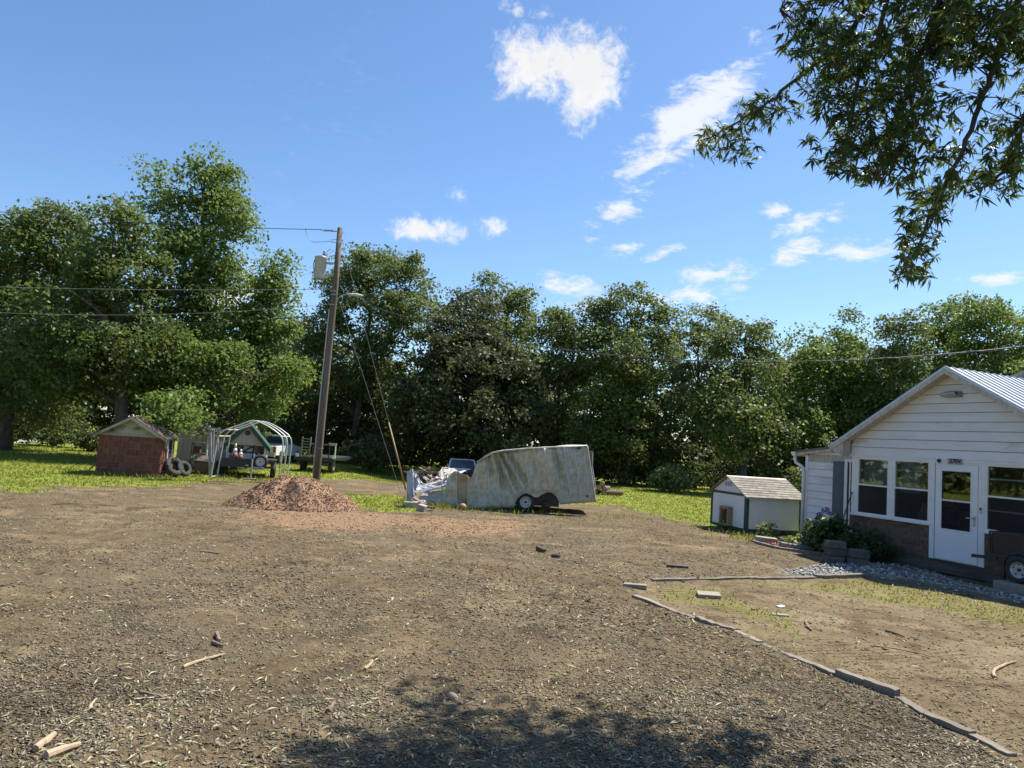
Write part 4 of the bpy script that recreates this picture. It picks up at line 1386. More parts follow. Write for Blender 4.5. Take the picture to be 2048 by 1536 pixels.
tx0 = TP(1200, 700)[0]
trl = thing('cargo_trailer', 'crushed grey green enclosed cargo trailer with its nose torn open', 'trailer', (tx0, TY, 0))


def tl(zx, zy):
    x, z = TP(zx, zy)
    return x - tx0, z


SKIN = mat('lichen_aluminium', (0.34, 0.33, 0.215), (0.58, 0.56, 0.42), 0.5, 6.5, 0.12, 25, metal=0.1, c3=(0.48, 0.45, 0.19), c3range=(0.57, 0.74), c3scale=1.7, detail=7)
SKING = mat('grey_aluminium', (0.30, 0.31, 0.25), (0.50, 0.51, 0.43), 0.5, 6.5, 0.1, 25, metal=0.1, c3=(0.36, 0.37, 0.22), c3range=(0.6, 0.8), c3scale=1.8, detail=7)
RUSTY = mat('rust_stained_skin', (0.30, 0.29, 0.19), (0.36, 0.34, 0.22), 0.5, 3.5, 0.1, 25, metal=0.2, c3=(0.33, 0.17, 0.05), c3range=(0.45, 0.65), c3scale=1.2, detail=7)
PALE = mat('torn_white_skin', (0.52, 0.53, 0.55), (0.40, 0.41, 0.43), 0.45, 3.0, 0.1, metal=0.2)
INSUL = mat('torn_lining', (0.30, 0.25, 0.20), (0.45, 0.40, 0.34), 0.85, 4, 0.3, c3=(0.12, 0.075, 0.05), c3range=(0.5, 0.66), c3scale=3.0)
TOPL = [(490, 560), (505, 430), (560, 375), (600, 362), (640, 392), (690, 402), (716, 440), (735, 400), (752, 345), (775, 292), (850, 242), (920, 206), (1000, 190), (1200, 172), (1500, 157), (1758, 146)]
BOTL = [(490, 712), (1100, 692), (1520, 662), (1833, 641)]
ARCH = [(1100, 692), (1108, 655), (1128, 612), (1160, 578), (1200, 558), (1300, 548), (1400, 546), (1450, 556), (1485, 590), (1508, 630), (1520, 662)]


def interp(tab, x):
    for (xa, ya), (xb, yb) in zip(tab, tab[1:]):
        if x <= xb:
            return ya + (yb - ya) * (x - xa) / (xb - xa)
    return tab[-1][1]


SEAM = [(490, 490), (590, 596), (700, 692), (778, 786), (866, 886), (955, 976), (1030, 1072), (1105, 1160), (1195, 1246), (1285, 1342), (1372, 1430), (1460, 1530), (1550, 1612), (1640, 1702), (1722, 1782), (1758, 1833)]
crx = np.random.default_rng(3)


def dent(zx, zy):
    return 1.7 * dent0(zx, zy)


def dent0(zx, zy):
    "depth of the dents in the side skin, metres; positive = pushed in"
    h = (zy - 150) / 550
    d = 0.10 * math.exp(-((zx - 1010) / 150) ** 2) * (1 - h)
    for cx_, cy_, dx_, w_, a_ in ((1010, 250, 150, 20, 0.15), (1065, 300, 170, 22, -0.11), (1130, 330, 170, 24, 0.10), (980, 380, 60, 24, 0.12), (1490, 300, 60, 24, 0.09), (1545, 330, 90, 26, -0.06), (870, 260, 60, 22, 0.10), (1060, 440, 120, 20, -0.09), (1290, 330, 90, 30, 0.05), (930, 300, 90, 18, -0.08), (1400, 300, 60, 28, -0.04)):
        # slanting crease: a long fold running down to the right
        u = (zx - cx_) - (zy - cy_) * dx_ / 300.0
        d += a_ * math.exp(-(u / w_) ** 2) * math.exp(-((zy - cy_) / 190) ** 2)
    n = float(fbm(np.array([zx / 120.0]), np.array([zy / 150.0]), 61)[0])
    d += 0.035 * n * (1.4 if zx < 1150 else 0.6)
    if zx < 720:
        d += 0.05 * math.sin(zx / 40.0) * (1 - h)
    return d


MIRX = None
for k in range(len(SEAM) - 1):
    (ta, ba), (tb, bb) = SEAM[k], SEAM[k + 1]

    def fn(u, v):
        zxt, zxb = ta + (tb - ta) * u, ba + (bb - ba) * u
        yt = interp(TOPL, zxt)
        yb_ = interp(BOTL, zxb)
        if 1100 <= zxb <= 1520:
            yb_ = min(yb_, interp(ARCH, zxb))
        zx = zxt + (zxb - zxt) * v
        zy = yt + (yb_ - yt) * v
        x, z = tl(zx, zy)
        rib = -0.016 if (u < 0.07 or u > 0.93) else 0.0
        return (x, dent(zx, zy) + rib, z)
    m_ = RUSTY if k in (1,) else (SKIN if k < 11 else SKING)
    MB().grid(fn, 10, 18).build('side_panel', m_, trl, smooth=True, solid=0.006)
STRIP = mat('seam_strip', (0.64, 0.64, 0.52), (0.50, 0.50, 0.40), 0.4, 6, metal=0.1)
for ta, ba in SEAM:
    m_ = MB()
    pts_ = []
    yb_ = interp(BOTL, ba)
    if 1100 <= ba <= 1520:
        yb_ = min(yb_, interp(ARCH, ba))
    yt = interp(TOPL, ta)
    for i in range(19):
        v = i / 18
        zx, zy = ta + (ba - ta) * v, yt + (yb_ - yt) * v
        x, z = tl(zx, zy)
        pts_.append((x, dent(zx, zy) - 0.024, z))
    m_.tube(pts_, 0.018, 5)
    m_.build('seam_strip', STRIP, trl, smooth=True)
# roof rail along the top
top_pts = [(*tl(x, interp(TOPL, x) - 4), 0) for x in (775, 850, 920, 1000, 1200, 1500, 1758)]
MB().tube([(p[0], dent(775, 250) * 0.3, p[1]) for p in top_pts], 0.035, 6).build('roof_rail', SKING, trl, smooth=True)
xr, zr0 = tl(1833, 641)
xt, zt1 = tl(1758, 146)
WD = 2.2


def rooff(u, v):
    zx = 775 + (1758 - 775) * u
    x, z = tl(zx, interp(TOPL, zx))
    return (x, 0.02 + (WD - 0.04) * v, z + 0.01 + 0.04 * math.sin(PI * v) - (0.25 * (1 - u) ** 2) * v + 0.03 * math.sin(13 * u) * math.sin(9 * v))


MB().grid(rooff, 18, 8).build('roof', SKING, trl, smooth=True, solid=0.01)


def farf(u, v):
    zx = 520 + (1800 - 520) * u
    x, zt_ = tl(zx, interp(TOPL, min(zx, 1758)) + 30)
    _, zb_ = tl(zx, interp(BOTL, zx))
    return (x + 0.1 * u * (1 - v), WD, zb_ + (zt_ - zb_) * v)


MB().grid(farf, 14, 6).build('far_side', SKING, trl, smooth=True, solid=0.01)
# floor frame sloping with the trailer
fa, fb = tl(490, 700), tl(1833, 632)
MB().add([(fa[0], 0.36, fa[1] - 0.02), (fb[0], 0.36, fb[1] - 0.02), (fb[0], WD - 0.05, fb[1] - 0.02), (fa[0], WD - 0.05, fa[1] - 0.02),
          (fa[0], 0.36, fa[1] + 0.08), (fb[0], 0.36, fb[1] + 0.08), (fb[0], WD - 0.05, fb[1] + 0.08), (fa[0], WD - 0.05, fa[1] + 0.08)],
         [(0, 3, 2, 1), (4, 5, 6, 7), (0, 1, 5, 4), (1, 2, 6, 5), (2, 3, 7, 6), (3, 0, 4, 7)]).build('floor_frame', BLACK, trl)
# dark wheel box inside the arch
wx0, wx1 = tl(1112, 600)[0], tl(1515, 600)[0]
MB().box(wx0, wx1, 0.30, 0.34, 0.18, 0.80).box(wx0 - 0.03, wx0, 0.03, 0.3, 0.25, 0.7).build('wheel_well', BLACK, trl)
# double-arched fender trim
am = MB()
ap = [tl(*p) for p in ARCH]
am.tube([(x, -0.02, z) for x, z in ap], 0.022, 6)
am.build('fender_trim', mat('cream_trim', (0.52, 0.50, 0.38), (0.42, 0.40, 0.3), 0.5, 6), trl, smooth=True)
sk = [tl(*p) for p in ((1200, 560), (1250, 575), (1290, 600), (1320, 600), (1350, 575), (1400, 555))]
fs = MB()
for (xa, za), (xb, zb2) in zip(sk, sk[1:]):
    ya_ = tl(1300, 545)[1]
    fs.add([(xa, 0.0, ya_), (xb, 0.0, ya_), (xb, 0.0, zb2), (xa, 0.0, za), (xa, 0.012, ya_), (xb, 0.012, ya_), (xb, 0.012, zb2), (xa, 0.012, za)], [(0, 3, 2, 1), (4, 5, 6, 7), (3, 7, 6, 2), (0, 1, 5, 4)])
fs.build('fender_skirt', mat('cream_trim', None), trl)


def wheel(parent, c, r, w, axis='Y', rimc=None, holes=8, name='wheel', sgn=-1, rimr=0.6):
    "tyre with a dished rim; the outer face looks along sgn on the axis"
    c = Vector(c)
    ty = MB().lathe([(r * rimr, -w / 2), (r * 0.86, -w * 0.52), (r * 0.97, -w * 0.40), (r, -w * 0.22), (r, w * 0.22), (r * 0.97, w * 0.40), (r * 0.86, w * 0.52), (r * rimr, w / 2)], (0, 0, 0), axis, 28, close=True).build(name, RUBBER, parent, smooth=True, loc=c)
    s = sgn
    rim = MB().lathe([(r * rimr * 1.03, s * w * 0.46), (r * rimr * 0.92, s * w * 0.46), (r * rimr * 0.86, s * w * 0.22), (r * rimr * 0.55, s * w * 0.30), (r * rimr * 0.3, s * w * 0.26), (0.001, s * w * 0.26)], (0, 0, 0), axis, 28, cap=False).build('rim', rimc or TRIM, ty, smooth=True)
    ax = {'X': 0, 'Y': 1, 'Z': 2}[axis]
    hm = MB().lathe([(0.001, 0), (r * 0.07, 0)], (0, 0, 0), axis, 8)
    hm = MB().lathe([(r * 0.065, -0.004), (r * 0.065, 0.004)], (0, 0, 0), axis, 8).mesh('hole', BLACK)
    for i in range(holes):
        th = 2 * PI * i / holes
        q = [0, 0, 0]
        q[ax] = s * (w * 0.285)
        q[(ax + 1) % 3], q[(ax + 2) % 3] = r * rimr * 0.66 * math.cos(th), r * rimr * 0.66 * math.sin(th)
        link('hole', hm, rim, q)
    MB().lathe([(r * 0.12, s * w * 0.24), (r * 0.12, s * w * 0.36), (0.001, s * w * 0.40)], (0, 0, 0), axis, 12).build('hub', BLACK, rim, smooth=True)
    return ty


wc = tl(1207, 655)
wheel(trl, (wc[0], 0.13, 0.29), 0.30, 0.19, 'Y', mat('white_rim', (0.62, 0.61, 0.58), (0.5, 0.48, 0.44), 0.5, 9))
hc = tl(1390, 680)
MB().lathe([(0.001, -0.02), (0.05, -0.02), (0.06, 0.02), (0.13, 0.03), (0.145, 0.05), (0.145, 0.14), (0.03, 0.15), (0.03, 0.5)], (hc[0], 0.08, hc[1]), 'Y', 20).build('brake_drum', mat('rusty_black', (0.03, 0.027, 0.025), (0.07, 0.045, 0.03), 0.8, 9), trl, smooth=True)
MB().tube([(wc[0], 0.2, 0.3), (wc[0], 2.0, 0.3)], 0.03, 8).build('axle', BLACK, trl)
# rear door edge hanging open
m_ = MB()
ra_, rb_ = tl(1772, 185), tl(1818, 600)
m_.add([(ra_[0] + 0.02, 0.1, ra_[1]), (ra_[0] + 0.13, 0.22, ra_[1] + 0.01), (rb_[0] + 0.04, 0.22, rb_[1]), (rb_[0] + 0.0, 0.1, rb_[1])], [(0, 1, 2, 3)])
m_.build('rear_door', BLACK, trl, solid=0.03)
MB().tube([(ra_[0] + 0.14, 0.16, ra_[1] - 0.02), (ra_[0] + 0.15, 0.16, ra_[1] - 0.5), (rb_[0] + 0.05, 0.16, rb_[1] + 0.3)], 0.018, 6).build('latch_bar', GALV, trl)
lx, lz = tl(1755, 588)
MB().box(lx - 0.05, lx + 0.05, -0.03, -0.005, lz - 0.02, lz + 0.02).build('side_marker', BLACK, trl)
lx, lz = tl(1680, 160)
MB().box(lx - 0.06, lx + 0.06, -0.05, 0.0, lz - 0.03, lz + 0.02).build('top_marker', BLACK, trl)

# torn nose: upright front sheet, crumpled skirts and lining
crump = np.random.default_rng(8)


def sheet(name, quad, mtl, amp, seed, nu=14, nv=10, yoff=(0, 0, 0, 0), solid=0.008):
    "crumpled sheet between four measured corners (bl, br, tr, tl); yoff is the depth of each corner"
    q = [tl(*p) for p in quad]

    def fn(u, v):
        a, b, c, d = (1 - u) * (1 - v), u * (1 - v), u * v, (1 - u) * v
        x = a * q[0][0] + b * q[1][0] + c * q[2][0] + d * q[3][0]
        z = a * q[0][1] + b * q[1][1] + c * q[2][1] + d * q[3][1]
        y = a * yoff[0] + b * yoff[1] + c * yoff[2] + d * yoff[3]
        n1 = float(fbm(np.array([u * 3.1 + seed]), np.array([v * 3.1 + seed * 2]), seed)[0])
        n2 = float(fbm(np.array([u * 2.3 + seed]), np.array([v * 2.3]), seed + 7)[0])
        # ridged noise gives hard creases
        r_ = (1 - abs(n1) * 2.2)
        return (x + amp * 0.5 * n2, y + amp * r_ * 1.3, max(z + amp * n2, 0.01))
    return MB().grid(fn, nu, nv).build(name, mtl, trl, solid=solid)


sheet('nose_sheet', ((130, 640), (208, 628), (182, 345), (128, 372)), PALE, 0.05, 3, yoff=(0.3, 0.15, 0.5, 0.6))
sheet('nose_flange', ((200, 625), (215, 610), (255, 470), (178, 350)), PALE, 0.06, 5, yoff=(0.15, 0.3, 0.5, 0.5))
sheet('nose_lining', ((205, 600), (240, 520), (240, 470), (180, 370)), INSUL, 0.05, 15, yoff=(0.35, 0.6, 0.8, 0.6))
sheet('front_skirt', ((215, 625), (488, 712), (490, 530), (300, 560)), PALE, 0.05, 9, yoff=(0.1, 0.02, 0.0, 0.3))
sheet('lower_flap', ((225, 555), (505, 515), (500, 470), (240, 490)), PALE, 0.05, 12, yoff=(-0.1, -0.05, 0.1, 0.2))
sheet('torn_flap', ((430, 510), (515, 490), (520, 395), (490, 400)), PALE, 0.06, 14, yoff=(0.0, 0.0, 0.2, 0.3))
sheet('crumpled_lining', ((270, 505), (500, 480), (560, 375), (400, 420)), INSUL, 0.12, 17, 18, 14, yoff=(0.4, 0.3, 1.2, 1.3))
sheet('crumpled_roof', ((370, 455), (600, 440), (560, 372), (430, 338)), mat('crumpled_tan', (0.36, 0.33, 0.28), (0.5, 0.47, 0.42), 0.6, 4, 0.1), 0.10, 19, 16, 12, yoff=(0.9, 0.7, 1.5, 1.6))
sheet('torn_insulation', ((600, 450), (730, 490), (742, 425), (610, 405)), INSUL, 0.10, 22, 12, 10, yoff=(0.3, 0.15, 0.5, 0.8))
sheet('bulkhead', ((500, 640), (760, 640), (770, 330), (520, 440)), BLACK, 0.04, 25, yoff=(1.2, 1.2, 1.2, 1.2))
for k in range(9):
    a_ = tl(290 + 18 * k, 500 - 4 * (k % 4) * 6)
    b_ = (a_[0] + random.uniform(-0.5, 0.5), a_[1] + random.uniform(-0.1, 0.22))
    MB().bar((a_[0], 0.5 + 0.07 * k, a_[1]), (b_[0], 0.9 + 0.05 * k, b_[1]), 0.06, 0.025).build('broken_stud', GREYWOOD if k % 2 else INSUL, trl)

# blocks and boards lying under the nose, and the ball
TN = 'blocks under the trailer nose'
for k, (zx, zy, sz, rt) in enumerate(((180, 670, (0.4, 0.2, 0.19), 0.1), (225, 668, (0.2, 0.2, 0.2), 0.5), (285, 700, (0.22, 0.2, 0.2), -0.3))):
    p = g(780 + 0.2246 * zx, 860 + 0.2246 * (zy + 25))
    o = MB().obox((0, 0, sz[2] / 2 - 0.01), sz, (0.1 * (k == 2), 0.2 * (k == 2), rt)).build('concrete_block', CB, bevel=0.01, loc=p)
    tag(o, ['long grey concrete block flat under the trailer nose', 'short upright concrete block beside the torn nose sheet', 'tilted pale concrete block in front of the torn nose'][k], 'block', TN)
for k, (a_, b_) in enumerate((((210, 640), (310, 668)), ((250, 690), (390, 690)), ((60, 665), (200, 660)))):
    pa, pb = g(780 + 0.2246 * a_[0], 860 + 0.2246 * (a_[1] + 30)), g(780 + 0.2246 * b_[0], 860 + 0.2246 * (b_[1] + 30))
    pa.z, pb.z = 0.22 - 0.08 * k, 0.12 - 0.04 * k
    tag(MB().bar(pa, pb, 0.14, 0.04).build('plank', DARKWOOD if k else mat('reddish_board', (0.17, 0.10, 0.07), (0.24, 0.15, 0.1), 0.85, 5)),
        ['reddish board lying askew on the blocks by the trailer nose', 'dark board on the ground before the torn nose', 'dark plank reaching left of the torn nose'][k], 'board')
p = g(780 + 0.2246 * 645, 1021)
tag(MB().lathe([(0.11 * math.sin(PI * i / 12) + 1e-4, -0.11 * math.cos(PI * i / 12)) for i in range(13)], (0, 0, 0.105), 'Z', 18).build('ball', mat('faded_ball', (0.28, 0.17, 0.11), (0.36, 0.24, 0.16), 0.7, 5), smooth=True, loc=p), 'faded brown ball lying against the trailer side', 'ball')

# ------------------------------------------------------------------ utility pole
PB = g(632, 968)
PTOP = at(678, 456, PB.y).z
POLEW = mat('pole_wood', (0.085, 0.068, 0.05), (0.165, 0.134, 0.098), 0.9, 3, 0.4, 14, stretch=(3, 3, 0.12), c3=(0.075, 0.085, 0.06), c3range=(0.6, 0.8), c3scale=0.6)
pole = thing('utility_pole', 'weathered wooden utility pole with grey transformer and lamp arm', 'utility pole', PB)
MB().tube([(0, 0, -0.3), (0, 0, 2.0), (0.03, 0, 5.0), (0.06, 0, 8.0), (0.04, 0, PTOP)], [0.145, 0.14, 0.13, 0.118, 0.105], 14).build('shaft', POLEW, pole, smooth=True)


def pz(py, px=655):
    return at(px, py, PB.y).z


SC = PB.y / FPX
tz0, tz1 = pz(559), pz(516)
tcx = -0.62
TG = mat('transformer_grey', (0.40, 0.41, 0.42), (0.35, 0.36, 0.37), 0.45, 4)
tf = MB().lathe([(0.20, tz0), (0.225, tz0 + 0.03), (0.235, tz0 + 0.08), (0.235, tz1 - 0.06), (0.25, tz1 - 0.05), (0.25, tz1), (0.2, tz1 + 0.05), (0.001, tz1 + 0.08)], (tcx, 0, 0), 'Z', 24).build('transformer', TG, pole, smooth=True)
MB().lathe([(0.05, tz1 + 0.06), (0.05, tz1 + 0.1), (0.085, tz1 + 0.11), (0.05, tz1 + 0.14), (0.08, tz1 + 0.16), (0.04, tz1 + 0.2), (0.06, tz1 + 0.25), (0.02, tz1 + 0.3), (0.001, tz1 + 0.3)], (tcx + 0.12, 0, 0), 'Z', 12).build('bushing', mat('bushing_grey', (0.3, 0.3, 0.31), rough=0.3), tf, smooth=True)
for z_ in (tz0 + 0.15, tz1 - 0.25):
    MB().box(tcx + 0.22, -0.1, -0.04, 0.04, z_, z_ + 0.08).build('bracket', GALV, tf)
for i in range(3):
    MB().lathe([(0.03, 0), (0.03, 0.07), (0.001, 0.07)], (tcx - 0.245 + 0.02 * i, -0.09 + 0.09 * i, tz1 - 0.16), 'X', 8).build('terminal', BLACK, tf)
iz = pz(461)
ins = MB().tube([(-0.1, 0, iz), (-0.74, 0, iz - 0.01)], 0.012, 6)
for i in range(8):
    ins.lathe([(0.012, 0), (0.05, 0.01), (0.05, 0.018), (0.012, 0.03)], (-0.26 - 0.05 * i, 0, iz), 'X', 12)
ins.build('insulator', mat('insulator_dark', (0.07, 0.06, 0.065), rough=0.4), pole)
for z_ in (pz(478), pz(484), pz(462)):
    MB().tube([(-0.28, 0, z_), (0.24, 0, z_)], 0.012, 6).build('through_bolt', GALV, pole)


def arcwire(pts, r=0.01):
    "smooth wire through points"
    pts = [Vector(p) for p in pts]
    out = []
    n = len(pts)
    for i in range(n - 1):
        p0, p1, p2, p3 = pts[max(i - 1, 0)], pts[i], pts[i + 1], pts[min(i + 2, n - 1)]
        for k in range(6):
            t = k / 6
            out.append(0.5 * ((2 * p1) + (p2 - p0) * t + (2 * p0 - 5 * p1 + 4 * p2 - p3) * t * t + (3 * p1 - p0 - 3 * p2 + p3) * t ** 3))
    out.append(pts[-1])
    return MB().tube(out, r, 5)


def pl_(px, py, dy=0.0):
    "a point beside the pole, local to it"
    return at(px, py, PB.y) - PB + Vector((0, dy, 0))


arcwire([pl_(611, 457), pl_(612, 464), pl_(615, 472), pl_(624, 483), pl_(640, 484), pl_(668, 482)], 0.009).build('jumper_wire', BLACK, pole)
arcwire([pl_(653, 505), pl_(660, 499), pl_(668, 503)], 0.009).build('bushing_wire', BLACK, pole)
for k in range(3):
    arcwire([pl_(641, 520, -0.1 * k), pl_(630 + 3 * k, 524, -0.1), pl_(629 + 4 * k, 540, -0.12), pl_(637, 560, -0.1), pl_(646, 575, -0.1), pl_(660, 590, -0.15)], 0.014).build('service_lead', BLACK, pole)
arcwire([pl_(637, 527, -0.1), pl_(628, 545, -0.1), pl_(626, 560, -0.1), pl_(630, 574, -0.08), pl_(642, 577), pl_(662, 577)], 0.009).build('neutral_lead', BLACK, pole)
la = [pl_(671, 607), pl_(680, 600), pl_(690, 596), pl_(703, 594)]
arm = arcwire([Vector((0.15, -0.1, la[0].z)), la[1] + Vector((0, -0.3, 0)), la[2] + Vector((0, -0.5, 0)), la[3] + Vector((0, -0.6, 0))], 0.028).build('lamp_arm', GALV, pole, smooth=True)
lh = la[3] + Vector((0, -0.6, 0))
lm_ = MB()
lm_.grid(lambda u, v: (lh.x - 0.02 + 0.62 * u, lh.y + 0.13 * math.sin(PI * min(u * 1.6 + 0.12, 1.0) if u < 0.5 else PI * (0.5 + 0.5 * (u - 0.5) * 1.9)) * math.cos(2 * PI * v), lh.z - 0.02 + (0.07 if math.sin(2 * PI * v) > 0 else 0.05) * math.sin(2 * PI * v) * (0.5 + 0.5 * math.sin(PI * u)) - 0.02 * u), 14, 14)
lm_.build('lamp_head', mat('lamp_pale', (0.45, 0.46, 0.46), rough=0.4), arm, smooth=True)
MB().tube([(-0.135, -0.08, 0.4), (-0.13, -0.07, 3.0), (-0.10, -0.06, 6.0), (-0.085, -0.06, pz(618))], 0.026, 8).build('conduit', mat('pale_conduit', (0.5, 0.5, 0.48), (0.42, 0.42, 0.4), 0.6, 5), pole, smooth=True)
MB().tube([(0.12, -0.09, 0.1), (0.115, -0.09, 2.0)], 0.022, 8).build('ground_wire_guard', mat('wood_guard', (0.30, 0.2, 0.11), (0.24, 0.16, 0.09), 0.8, 5), pole)
for z_ in (1.4, pz(583), pz(590), pz(610)):
    MB().lathe([(0.142, z_), (0.142, z_ + 0.03)], (0.02, 0, 0), 'Z', 14).build('band', GALV, pole)
MB().box(0.02, 0.09, -0.13, -0.10, pz(486), pz(481)).build('tag_plate', GALV, pole)


def span(name, label, p0, p1, sag, r=0.014, n=24, group='overhead wires', mt=None):
    p0, p1 = Vector(p0), Vector(p1)
    pts = [p0.lerp(p1, i / n) - Vector((0, 0, sag * 4 * (i / n) * (1 - i / n))) for i in range(n + 1)]
    return tag(MB().tube(pts, r, 5).build(name, mt or BLACK), label, 'wire', group)


def pw(px, py, Y=None):
    return at(px, py, PB.y if Y is None else Y)


span('power_line', 'topmost power line running left from the insulator at the pole top', pw(643, 459), pw(-220, 399), 0.25)
span('power_line', 'power line crossing the left trees at the transformer foot height', pw(662, 578), pw(-200, 567, 26.5), 0.12, 0.010, mt=mat('weathered_wire', (0.22, 0.22, 0.22), rough=0.6))
span('power_line', 'power line tied below the lamp arm, third from the top', pw(660, 608), pw(-200, 612, 27), 0.4, 0.008, mt=mat('weathered_wire', None))
span('power_line', 'upper of the two lowest faint lines left of the pole', pw(662, 628), pw(-200, 624, 26), 0.45, 0.01)
span('power_line', 'lowest faint line left of the pole', pw(660, 632), pw(-200, 655, 26), 0.15, 0.01)
mat('old_steel', (0.10, 0.10, 0.10), rough=0.7)
# the service cable sagging over to the right
ends = pw(676, 588), at(2240, 668, 17.0)
pts = []
for i in range(41):
    t = i / 40
    p = ends[0].lerp(ends[1], t)
    p.z -= 1.55 * 4 * t * (1 - t) * (1.0 + 0.0 * t)
    pts.append(p)
cab = tag(MB().tube(pts, 0.016, 6).build('service_cable', BLACK), 'thick twisted service cable sagging from the pole across to the right', 'wire', 'overhead wires')
hl = []
for i in range(121):
    t = i / 120
    p = ends[0].lerp(ends[1], t)
    p.z -= 1.55 * 4 * t * (1 - t)
    p += Vector((0, math.cos(t * 160) * 0.03, math.sin(t * 160) * 0.03))
    hl.append(p)
MB().tube(hl, 0.007, 4).build('twisted_strand', mat('old_steel', None), cab)
# guy wires with the yellow guard
GA = g(812, 988)
GUARD = mat('guard_yellow', (0.30, 0.19, 0.075), (0.24, 0.15, 0.06), 0.6, 4)
for k, (lab, s0) in enumerate((('upper guy wire from near the pole top, with a tall yellow guard at its foot', pw(684, 478)), ('lower guy wire from the lamp arm height, left of the yellow guard', pw(680, 606)))):
    e = GA + Vector((0.05 - 0.22 * k, 0, -0.05))
    gw = tag(MB().tube([s0, s0.lerp(e, 0.5), e], 0.008, 5).build('guy_wire', mat('old_steel', None)), lab, 'wire', 'guy wires')
    if k == 0:
        MB().tube([e.lerp(s0, 0.02), e.lerp(s0, 0.265)], 0.030, 8).build('guard', GUARD, gw, smooth=True)

# ------------------------------------------------------------------ mulch pile
MP = Vector((-5.85, 19.7, 0))
pile = thing('mulch_pile', 'heap of reddish brown wood mulch left of the pole base', 'mulch pile', MP)


def pile_h(x, y):
    x, y = np.asarray(x, float), np.asarray(y, float)
    ang = np.arctan2(y, x)
    R = 1.45 + 0.15 * np.sin(2 * ang + 0.4) + 0.18 * vnoise(ang * 2.0 + 9, ang * 0 + 2, 31) + 0.5 * np.clip(np.cos(ang), 0, 1) ** 2
    r = np.hypot(x, y) / R
    n = fbm(x * 1.9, y * 1.9, 41, 5)
    h = 0.98 * np.clip(1 - r, 0, 1) ** 0.95 * (1 + 0.25 * n)
    h = 0.86 * np.tanh(h * 1.05) / np.tanh(1.0)
    return h + 0.05 * n * (r < 1.0) * np.clip((1 - r) * 4, 0, 1) + 0.03 * vnoise(x * 7, y * 7, 3) * np.clip((1 - r) * 4, 0, 1) - 0.06 * (r >= 1)


gxs = np.linspace(-2.6, 3.2, 140)
gys = np.linspace(-2.6, 2.6, 126)
PX, PY = np.meshgrid(gxs, gys, indexing='ij')
PZ = pile_h(PX, PY)
ii = np.arange(140 * 126).reshape(140, 126)
Fq = np.stack([ii[:-1, :-1], ii[1:, :-1], ii[1:, 1:], ii[:-1, 1:]], -1).reshape(-1, 4)
MUL = mat('mulch', (0.20, 0.112, 0.064), (0.35, 0.215, 0.13), 0.95, 22, 0.9, 30, c3=(0.085, 0.045, 0.035), c3range=(0.56, 0.72), c3scale=1.1)
link('heap', np_mesh('heap', np.stack([PX, PY, PZ], -1).reshape(-1, 3), Fq, MUL, smooth=True), pile)
rg = np.random.default_rng(21)
n = 30000
X, Y = rg.uniform(-2.4, 3.0, n), rg.uniform(-2.4, 2.2, n)
Zp = pile_h(X, Y)
k_ = Zp > -0.03
X, Y, Zp = X[k_], Y[k_], Zp[k_]
n = len(X)
V, F = oct_bits(n, np.stack([X, Y, Zp + 0.01], -1), 0.012 + 0.026 * rg.random(n) ** 2, rg, 0.4, 3.0)
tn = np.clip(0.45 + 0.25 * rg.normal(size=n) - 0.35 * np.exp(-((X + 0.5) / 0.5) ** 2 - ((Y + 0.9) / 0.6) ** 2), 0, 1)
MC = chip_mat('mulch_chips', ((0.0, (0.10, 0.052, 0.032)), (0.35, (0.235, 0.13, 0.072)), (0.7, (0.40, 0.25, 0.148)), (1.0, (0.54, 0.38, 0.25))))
tag(link('chips', np_mesh('chips', V, F, MC, np.repeat(tn, 6)), pile), kind='stuff')
# spilled mulch on the ground round it
X, Y = fan(24000, 12.0, 22.0, rg, power=0)
kk = zones(X, Y)[3] > rg.random(len(X))
X, Y = X[kk], Y[kk]
n = len(X)
V, F = oct_bits(n, np.stack([X, Y, ground_z(X, Y) + 0.008], -1), 0.016 + 0.032 * rg.random(n) ** 2, rg, 0.35, 3.0)
tag(link('spilled_mulch', np_mesh('spilled_mulch', V, F, MC, np.repeat(np.clip(0.55 + 0.22 * rg.normal(size=n), 0, 1), 6))), 'reddish mulch chips raked thin over the yard beside the heap', 'mulch', kind='stuff')

# ------------------------------------------------------------------ pump house and the clutter on the left
L_, R_ = g(189, 948), g(317, 955)
ux = R_ - L_
PW = ux.length
pyaw = math.atan2(ux.y, ux.x)
ph = thing('pump_house', 'low red painted block pump house with a dirty white gable', 'shed', (L_.x, L_.y, 0), pyaw)
REDB = mat('red_block', (0.135, 0.045, 0.033), (0.20, 0.072, 0.052), 0.85, 5, 0.4, 25, vary=0.22, c3=(0.40, 0.31, 0.28), c3range=(0.62, 0.80), c3scale=3.5, stretch=(2.2, 2.2, 0.7))
PMORT = mat('block_mortar', (0.46, 0.36, 0.33), (0.26, 0.14, 0.115), 0.95, 7, 0.3)
PD, CRS, BL = 1.6, 0.243, 0.297
core = MB().box(0.02, PW - 0.02, 0.02, PD, -0.1, 1.455).build('wall', PMORT, ph)
bmesh_ = MB().obox((0, 0, 0), (BL - 0.02, 0.05, CRS - 0.02)).mesh('block', REDB)
